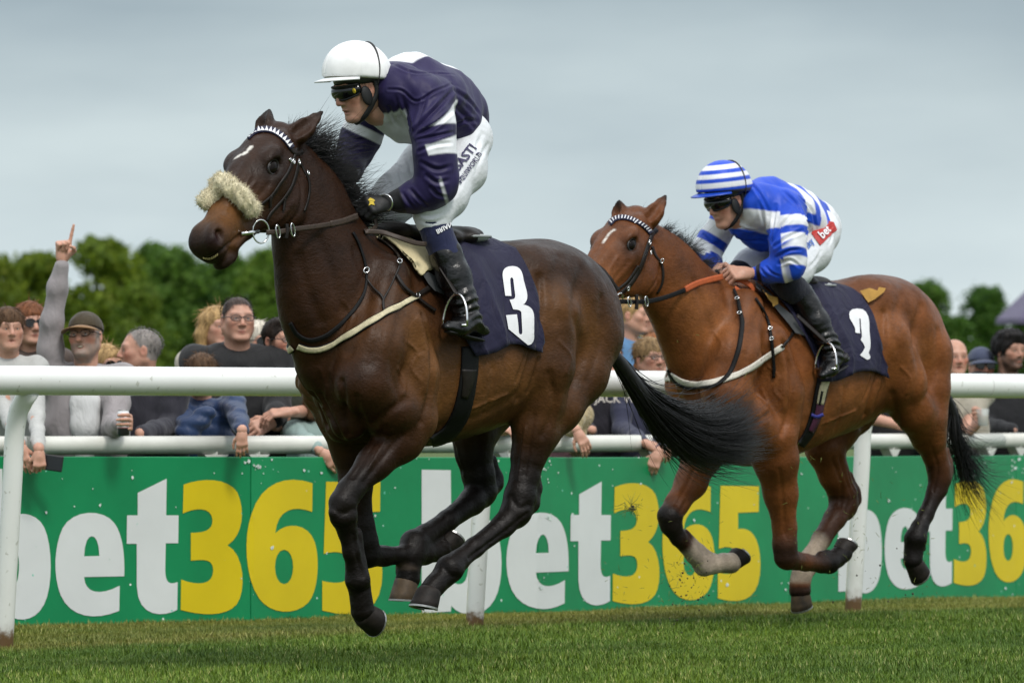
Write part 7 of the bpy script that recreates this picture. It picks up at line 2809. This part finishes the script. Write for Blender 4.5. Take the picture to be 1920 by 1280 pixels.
    # ---- hair
    if hair is not None:
        V, Q = hair_mesh(hair[0], hs, seed)
        V = V * A(1, 1, ZK)
        if hair[0] in ("crop", "receding"):
            ho = root
        else:
            ho = mk("hair", C + V @ R.T - o, Q, HAIR[hair[1]], root)
        r = np.random.default_rng(seed)
        ids = r.integers(0, len(V), dict(short=500, crop=900, receding=800, fringe=650, long=700, curly=900, bob=700)[hair[0]])
        sp = []
        lh = dict(short=.022, crop=.011, receding=.013, fringe=.035, long=.05, curly=.020, bob=.045)[hair[0]]
        for i in ids:
            v = V[i].astype(float)
            out = unit(v - A(-.016, 0, .03) * hs)
            dn = A(.35 if (v[0] > .02 and hair[0] == "fringe") else -.25, 0, -1.0)
            dn = unit(dn - (dn @ out) * out * .9 + r.normal(0, .35 if hair[0] != "curly" else 1.2, 3))
            q = np.linspace(0, 1, 4)
            pts = v + np.outer(q, dn * lh * .8 + out * lh * .35) * r.uniform(.6, 1.3) - np.outer(q ** 2, out) * lh * .1
            sp.append((C + pts @ R.T - o, .0016))
        strands("loose_hair" if ho is not root else "hair", sp, HAIR[hair[1]], ho, seed)
    # ---- cap
    if cap is not None:
        g = Grid(A(-.17, -.15, -.05), A(.2, .15, .20), .0055)
        g.ell(A(-.012, 0, .040) * hs, A(.112, .090, .105) * hs)
        nn = unit(A(.12, 0, -1)); g.plane_cut(nn, -.035 * hs, A(-.3, -.3, -.3), A(.3, .3, .3), .006)
        V, Q = g.mesh()
        V = V * A(1, 1, ZK)
        cc = mk("cap", C + V @ R.T - o, Q, jacket(*cap[:2]), root)
        PV = []
        for i in range(13):
            a = -1.05 + 2.1 * i / 12
            for j in range(5):
                q = j / 4
                rr = .094 + .078 * q * max(0, math.cos(a * 1.15)) ** .7
                PV.append(C + R @ (A(-.004 + rr * math.cos(a) * 1.08, rr * math.sin(a) * .90, .052 - .024 * q + .0 - .022 * math.sin(a) ** 2) * A(1, 1, ZK) * hs) - o)
        PV = np.array(PV).reshape(13, 5, 3)
        Vp, Fp = slab(PV, .005, np.tile(R[:, 2], (13, 5, 1)))
        mk("cap_peak", Vp, Fp, jacket(*(cap if len(cap) < 3 else cap[2])), cc)
    # ---- glasses
    if glasses:
        fr_ = empty_child("glasses", root)
        lens = M_SUNLENS if glasses == "sun" else M_LENS
        big = 1.25 if glasses == "sun" else 1.0
        for q in (1, -1):
            c = TT(.104, q * .033, .001)
            RR = np.stack([R[:, 1], R[:, 2], R[:, 0]], 1)
            a_ = (.0275 * hs * big, (.0155 if glasses == 'clear' else .018) * hs * big)
            MB().ring(c, RR, .0022, a_, 22, 6).build("frame", M_GLASS_FRAME, fr_)
            V = [c] + [c + RR[:, 0] * a_[0] * math.cos(t) + RR[:, 1] * a_[1] * math.sin(t) for t in np.arange(20) * math.pi / 10]
            mk("lens", V, [(0, 1 + i, 1 + (i + 1) % 20) for i in range(20)], lens, fr_, smooth=False)
            MB().tube([TT(.103, q * .057, .005), TT(.08, q * .076, .007), TT(.0, q * .086, .006)], .0024, 6).build("temple", M_GLASS_FRAME, fr_)
        MB().tube([TT(.105, .009, .004), TT(.108, 0, .006), TT(.105, -.009, .004)], .002, 6).build("bridge", M_GLASS_FRAME, fr_)
    return dict(root=root, C=C, R=R, o=o, Y=Y, f=f, l=l, nb=nb, chest=chest, belly=belly, arms=arm_specs, sc=sc)


DN = (0, -.25, -1)
hang = dict(curl=(.35, .45, .3), thumb=.2)

person("boy with brown fringe in a light grey jacket dangling a phone over the barrier", (15, 616), 18, .42, hs=.86, build=.86, hair=("fringe", "brown"), coat=("pale_grey", (.40, .40, .385)), collar=True, mouth=.2,
       arms=[dict(side=1, el=(66, 755, -.15), wr=(73, 842, -.62), d=(.05, -.2, -1), n=(-.3, 1, 0), kw=dict(curl=(.9, .9, .5), thumb=.6)),
             dict(side=-1, el=(10, 770, -.1), wr=(38, 832, -.60), d=(.25, -.2, -1), n=(0.1, 1, -.2), kw=hang)])
p_ = person("auburn haired woman in sunglasses and brown coat behind the boy", (57, 606), 22, 1.5, hs=.88, build=.95, hair=("bob", "auburn"), coat=("brown_coat", (.060, .042, .034)), glasses="sun", hood=True)
CAPMAN = person("cheering man in camouflage cap raising one arm with a pointing finger", (160, 630), -14, .42, tilt=(-.12, .06), hs=.93, hair=("crop", "grey"), coat=("mauve_grey", (.27, .245, .25)), glasses="clear", beard=(.21, .19, .17), beard_a=.75,
       cap=("camo_olive", (.050, .036, .018), ("camo_tan", (.22, .12, .05))), mouth=.9, tee=("white_tee", (.62, .62, .62)), body_yaw=4, collar=True, red=.5,
       arms=[dict(side=-1, el=(97, 602, -.02), wr=(116, 492, -.05), d=(.10, 0, 1), n=(.35, -1, 0), flip=1, kw=dict(point=True, thumb=1.7)),
             dict(side=1, el=(212, 800, -.20), wr=(226, 796, -.50), d=(.55, -.9, .12), n=(-.75, -.45, 0), kw=dict(curl=(.75, .8, .5), thumb=.9), nohand=False)])
person("blonde woman half hidden behind the man in the camouflage cap", (200, 684), 35, 1.8, hs=.86, build=.9, hair=("bob", "blond"), coat=("dark_teal", (.02, .035, .04)), glasses="sun")
person("grey haired man in a dark jacket seen in profile looking left", (263, 656), -78, .50, hs=.93, hair=("receding", "grey"), coat=("charcoal", (.022, .021, .030)), body_yaw=-25, red=.6, collar=True,
       arms=[dict(side=1, el=(322, 800, -.1), wr=(262, 812, -.45), d=(-1, -.1, 0), n=(0, -.2, -1), nohand=True)])
person("child in a navy blue puffer jacket with one hand hanging over the barrier", (377, 701), 0, .36, hs=.84, build=.80, hair=("fringe", "brown"), coat=("puffer_blue", (.012, .030, .085), dict(rough=.5)), puffer=True, glasses=None, body_yaw=5,
       arms=[dict(side=1, el=(440, 762, -.05), wr=(454, 806, -.52), d=(.0, -.15, -1), n=(0, 1, 0), kw=hang),
             dict(side=-1, el=(352, 808, -.30), wr=(392, 772, -.30), d=(.6, -.2, .6), n=(0, 1, 0), nohand=True)])
person("big man with dark rimmed glasses in a black hoodie", (446, 597), 16, .95, hs=.98, build=1.12, hair=("crop", "dark"), coat=("black_hoodie", (.008, .008, .009)), hood=True, glasses="clear", fat=.008, body_yaw=10, red=.35,
       arms=[dict(side=1, el=(520, 770, -.1), wr=(516, 786, -.25), d=(-.7, -.3, -.35), n=(0, .8, -.3), kw=dict(curl=(.4, .4, .3))), dict(side=-1, el=(390, 780, -.1), wr=(450, 800, -.28), d=(1, -.2, 0), n=(0, 1, 0), nohand=True)])
person("blonde woman mostly hidden behind the big man's shoulder", (407, 612), 30, 2.4, hs=.88, build=.9, hair=("long", "blond"), coat=("cream_knit", (.40, .36, .30)))
person("white haired woman in dark sunglasses between two men", (484, 640), 32, 1.9, hs=.88, build=.92, hair=("bob", "white"), coat=("white_coat", (.50, .50, .47)), glasses="sun", red=.5)
person("dark haired man with goatee and glasses in an olive polo shirt", (526, 638), 38, .80, hs=.95, hair=("short", "dark"), coat=("olive_polo", (.028, .034, .022)), sleeves=False, collar=True, glasses="clear", beard=(.05, .030, .022), beard_a=.7, mouth=.3, red=.6,
       arms=[dict(side=1, el=(590, 770, 0), wr=(548, 772, -.42), d=(-1, -.1, -.1), n=(0, .5, -1), kw=dict(curl=(.5, .5, .3))), dict(side=-1, el=(478, 780, 0), wr=(520, 800, -.3), d=(1, 0, -.1), n=(0, 1, 0), nohand=True)])
person("spectator in a pale teal jacket bending over the barrier by the dark horse's chest", (612, 742), 30, .34, hs=.88, build=.95, hair=("bob", "brown"), coat=("pale_teal", (.22, .30, .28)), body_yaw=20, lean=.18,
       arms=[dict(side=-1, el=(552, 812, -.15), wr=(600, 846, -.5), d=(.6, 0, -.5), n=(0, 1, 0), kw=hang)])
person("spectator in a pale blue shirt leaning on the barrier under the dark horse", (940, 705), 0, .40, hs=.88, build=.86, hair=("short", "brown"), coat=("pale_blue", (.42, .47, .58)),
       arms=[dict(side=1, el=(968, 790, -.2), wr=(946, 808, -.50), d=(-1, -.2, -.2), n=(0, .3, -1), kw=dict(curl=(.5, .5, .3))), dict(side=-1, el=(905, 790, -.2), wr=(926, 804, -.5), d=(1, -.2, -.1), n=(0, .3, -1), kw=dict(curl=(.5, .5, .3)))])
person("spectator in a dusty pink top beside the pale blue shirt", (990, 712), -10, .55, hs=.87, build=.88, hair=("bob", "auburn"), coat=("dusty_pink", (.36, .20, .22)),
       arms=[dict(side=-1, el=(958, 800, -.2), wr=(980, 806, -.6), d=(.9, -.2, -.1), n=(0, .3, -1), kw=dict(curl=(.5, .5, .3)))])
person("spectator with a beige ruffled sleeve, hand dangling over the barrier rail", (1042, 712), 15, .36, hs=.88, build=.86, hair=("bob", "brown"), coat=("beige_ruffle", (.40, .31, .17), dict(wr=1.0, wscale=30)), lean=.10,
       arms=[dict(side=1, el=(1058, 800, -.2), wr=(1081, 806, -.55), d=(.42, -.2, -.75), n=(-.2, .9, -.3), kw=hang)])
JACK = person("man in a black printed sweatshirt behind the dark horse's tail", (1140, 664), 10, .80, hs=.94, hair=("short", "brown"), coat=("black_sweat", (.012, .010, .016)), body_yaw=0,
       arms=[dict(side=-1, el=(1082, 800, 0), wr=(1110, 806, -.4), d=(1, 0, 0), n=(0, 1, 0), nohand=True)])
person("blond boy with black glasses in a navy hoodie, forearm over the barrier", (1219, 670), 32, .38, hs=.90, build=.95, hair=("fringe", "sandy"), coat=("navy_hoodie", (.022, .024, .050)), glasses="clear", hood=False, body_yaw=18, red=.5,
       arms=[dict(side=-1, el=(1166, 806, -.15), wr=(1212, 832, -.55), d=(.85, -.2, -.35), n=(-.2, .6, -.6), kw=dict(curl=(.55, .6, .4))),
             dict(side=1, el=(1250, 800, -.2), wr=(1236, 846, -.6), d=(-.35, -.2, -.75), n=(0, 1, -.2), kw=dict(curl=(.6, .6, .4)))])
person("ginger haired person standing behind the blond boy with glasses", (1232, 664), 40, .95, hs=.93, build=.95, hair=("bob", "ginger"), coat=("cream_fleece", (.48, .45, .38)), hood=True)
person("blond person in a denim blue jacket further back in the crowd", (1184, 590), 75, 3.2, hs=.93, build=1.0, hair=("short", "blond"), coat=("denim", (.09, .20, .36)))
person("pink faced spectator in a dark jacket under the bay horse's chin", (1222, 592), -50, 3.6, hs=.93, build=1.0, hair=("crop", "brown"), coat=("dark_jacket", (.02, .02, .025)), red=.6)
person("bare armed man in a black tee shirt hidden behind the bay horse's belly", (1688, 676), 0, .45, hs=.94, hair=("short", "dark"), coat=("black_tee", (.009, .009, .010)), sleeves=False,
       arms=[dict(side=-1, el=(1624, 782, -.25), wr=(1700, 800, -.42), d=(1, 0, -.05), n=(0, .4, -1), kw=dict(curl=(.3, .3, .2))), dict(side=1, el=(1752, 790, -.2), wr=(1712, 796, -.44), d=(-1, 0, -.05), n=(0, .4, -1), nohand=True)])
BALD = person("bald man in a stone coloured shirt holding a plastic cup", (1790, 669), 14, .50, hs=.95, hair=None, coat=("stone_shirt", (.33, .30, .24)), sleeves=False, collar=True, red=.7, mouth=.25,
       arms=[dict(side=1, el=(1812, 808, -.15), wr=(1823, 806, -.40), d=(.55, -.5, .75), n=(-.55, -.3, .4), kw=dict(curl=(.75, .8, .5), thumb=.9))])
person("man in a navy baseball cap and sunglasses behind the plastic cup", (1840, 686), 12, 1.2, hs=.92, hair=("crop", "grey"), coat=("slate", (.05, .055, .07)), cap=("navy_cap", (.045, .055, .10)), glasses="sun", red=.7)
person("bearded man with curly black hair in a black jacket at the right edge", (1893, 657), 34, .75, hs=.98, build=1.05, hair=("curly", "black"), coat=("black_jacket", (.008, .008, .010)), collar=True, beard=(.018, .012, .010), beard_a=.9, tone=.88, red=.3, body_yaw=10,
       arms=[dict(side=-1, el=(1846, 800, -.1), wr=(1900, 806, -.35), d=(1, 0, 0), n=(0, 1, 0), nohand=True)])
person("spectator in dark clothes at the far right beside the bearded man", (1962, 668), 20, .6, hs=.93, hair=("short", "brown"), coat=("dark_jacket", (.02, .02, .025)))

# printed words on the sweatshirt
_o = JACK["o"]; _f, _l = JACK["f"], JACK["l"]
for s_, z_, sz in (("JACK W", 748, .060),):
    V_, F_ = text_outline(s_, .02)
    c_ = P(1152, z_, JACK["Y"]) + _f * .155
    mk("lettering", [c_ - _o - _l * x * sz + A(0, 0, 1) * y * sz + _f * (-.6 * (x * sz) ** 2) for x, y in V_] if False else
       [c_ - _o + A(x * sz, 0, y * sz) for x, y in V_], F_, simple("cream_print", (.55, .50, .45), .7), JACK["root"], smooth=False)

# things in hands
Yp = bar_Y(80) + .42 - .70
pc = P(88, 866, Yp)
ph = empty("phone", tuple(pc), "black smartphone held over the barrier by the boy", "phone")
c8, s8 = math.cos(-.14), math.sin(-.14)
Rp = np.array([[c8, 0, -s8], [0, 1, 0], [s8, 0, c8]])
MB().box((0, 0, 0), (.150, .009, .074), Rp).build("case", simple("phone_case", (.012, .012, .014), .5), ph, False, .006)
MB().box(A(0, -.0052, 0), (.141, .002, .066), Rp).build("screen", simple("phone_screen", (.014, .016, .022), .12), ph, False, .0008)
_w = CAPMAN["arms"][1][2]
cc_ = P(231, 792, CAPMAN["Y"] - .60)
can = empty("drink_can", tuple(cc_ + A(0, 0, -.062)), "white drinks can with dark base held by the cheering man in the cap", "can")
m_can, nt_, b_ = new_mat("can_print")
tc_ = nt_.nodes.new("ShaderNodeTexCoord"); sp_ = nt_.nodes.new("ShaderNodeSeparateXYZ"); nt_.links.new(tc_.outputs["Object"], sp_.inputs[0])
rr_ = ramp(nt_, sp_.outputs["Z"], [(0.0, (.02, .02, .022)), (.036, (.02, .02, .022)), (.037, (.45, .03, .03)), (.044, (.68, .69, .70))])
nt_.links.new(rr_.outputs[0], b_.inputs["Base Color"]); setin(b_, Roughness=.3)
MB().tube([A(0, 0, 0), A(0, 0, .006), A(0, 0, .105), A(0, 0, .118)], [.022, .029, .029, .024], 20).build("can_body", m_can, can)
MB().tube([A(0, 0, .118), A(0, 0, .122)], [.025, .025], 20).build("can_rim", M_STEEL, can)
cp = P(1843, 782, BALD["Y"] - .50)
cup = empty("plastic_cup", tuple(cp + A(0, 0, -.05)), "clear plastic cup in the bald man's hand", "cup")
m_cup, nt_, b_ = new_mat("cup_plastic"); b_.inputs["Base Color"].default_value = (.75, .78, .78, 1); setin(b_, Roughness=.15, Alpha=.55)
MB().tube([A(0, 0, 0), A(0, 0, .004), A(0, 0, .10)], [.026, .028, .037], 18, caps=False).build("cup_wall", m_cup, cup)
MB().tube([A(0, 0, .002), A(0, 0, .06)], [.026, .032], 18).build("drink", simple("drink", (.30, .20, .08), .2), cup)


# ================================================================= turf thrown up by the hooves
def divots():
    r = np.random.default_rng(12)
    mg = simple("flying_grass", (.13, .15, .02), .7, .4, 90); md = simple("flying_soil", (.030, .024, .014), .9, .4, 90)

    def blades(mb, c, n, spread, ln, rad=.0011):
        for _ in range(n):
            p = c + r.normal(0, 1, 3) * spread; d = unit(r.normal(size=3)); q = unit(r.normal(size=3))
            L = ln * r.uniform(.4, 1.4)
            mb.tube([p, p + d * L * .5 + q * L * .08, p + d * L], [rad, rad, rad * .3], 4)
    # clod in front of the second sign
    c = P(1183, 952, 25.0)
    root = empty("turf_clod", tuple(c), "small clod of torn turf flying in front of the yellow numerals", "turf clod")
    mb = MB(); blades(mb, A(0, 0, 0), 34, .016, .055); mb.build("grass_blades", mg, root)
    mb = MB()
    for _ in range(5): mb.sphere(r.normal(0, .008, 3), A(.012, .009, .008) * r.uniform(.5, 1), None, 6, 4)
    mb.build("soil", md, root)
    mb = MB()
    for (x0, x1, y0, y1, Y0, Y1, n) in ((1130, 1260, 930, 1130, 24.5, 26, 34), (1235, 1330, 1040, 1150, 24.5, 26, 70), (1280, 1420, 960, 1140, 24.5, 26, 26), (1560, 1760, 900, 1130, 25, 27.5, 60), (1440, 1640, 830, 1080, 25, 26, 30), (1180, 1560, 600, 900, 24, 25, 8)):
        for _ in range(n):
            blades(mb, P(r.uniform(x0, x1), r.uniform(y0, y1), r.uniform(Y0, Y1)), 1, .0, .028, .0010)
    tag(mb.build("flying_grass_bits", mg, None), "loose blades of torn grass flying around the bay horse's legs", kind="stuff")
    mb = MB()
    for (x0, x1, y0, y1, n) in ((1250, 1330, 1050, 1150, 46), (1255, 1300, 1150, 1200, 12), (1560, 1720, 1000, 1130, 16)):
        for _ in range(n):
            mb.sphere(P(r.uniform(x0, x1), r.uniform(y0, y1), r.uniform(24.5, 26)), A(1, 1, 1) * r.uniform(.0015, .0055), None, 5, 4)
    tag(mb.build("flying_soil_bits", md, None), "crumbs of soil kicked up behind the horses", kind="stuff")


divots()
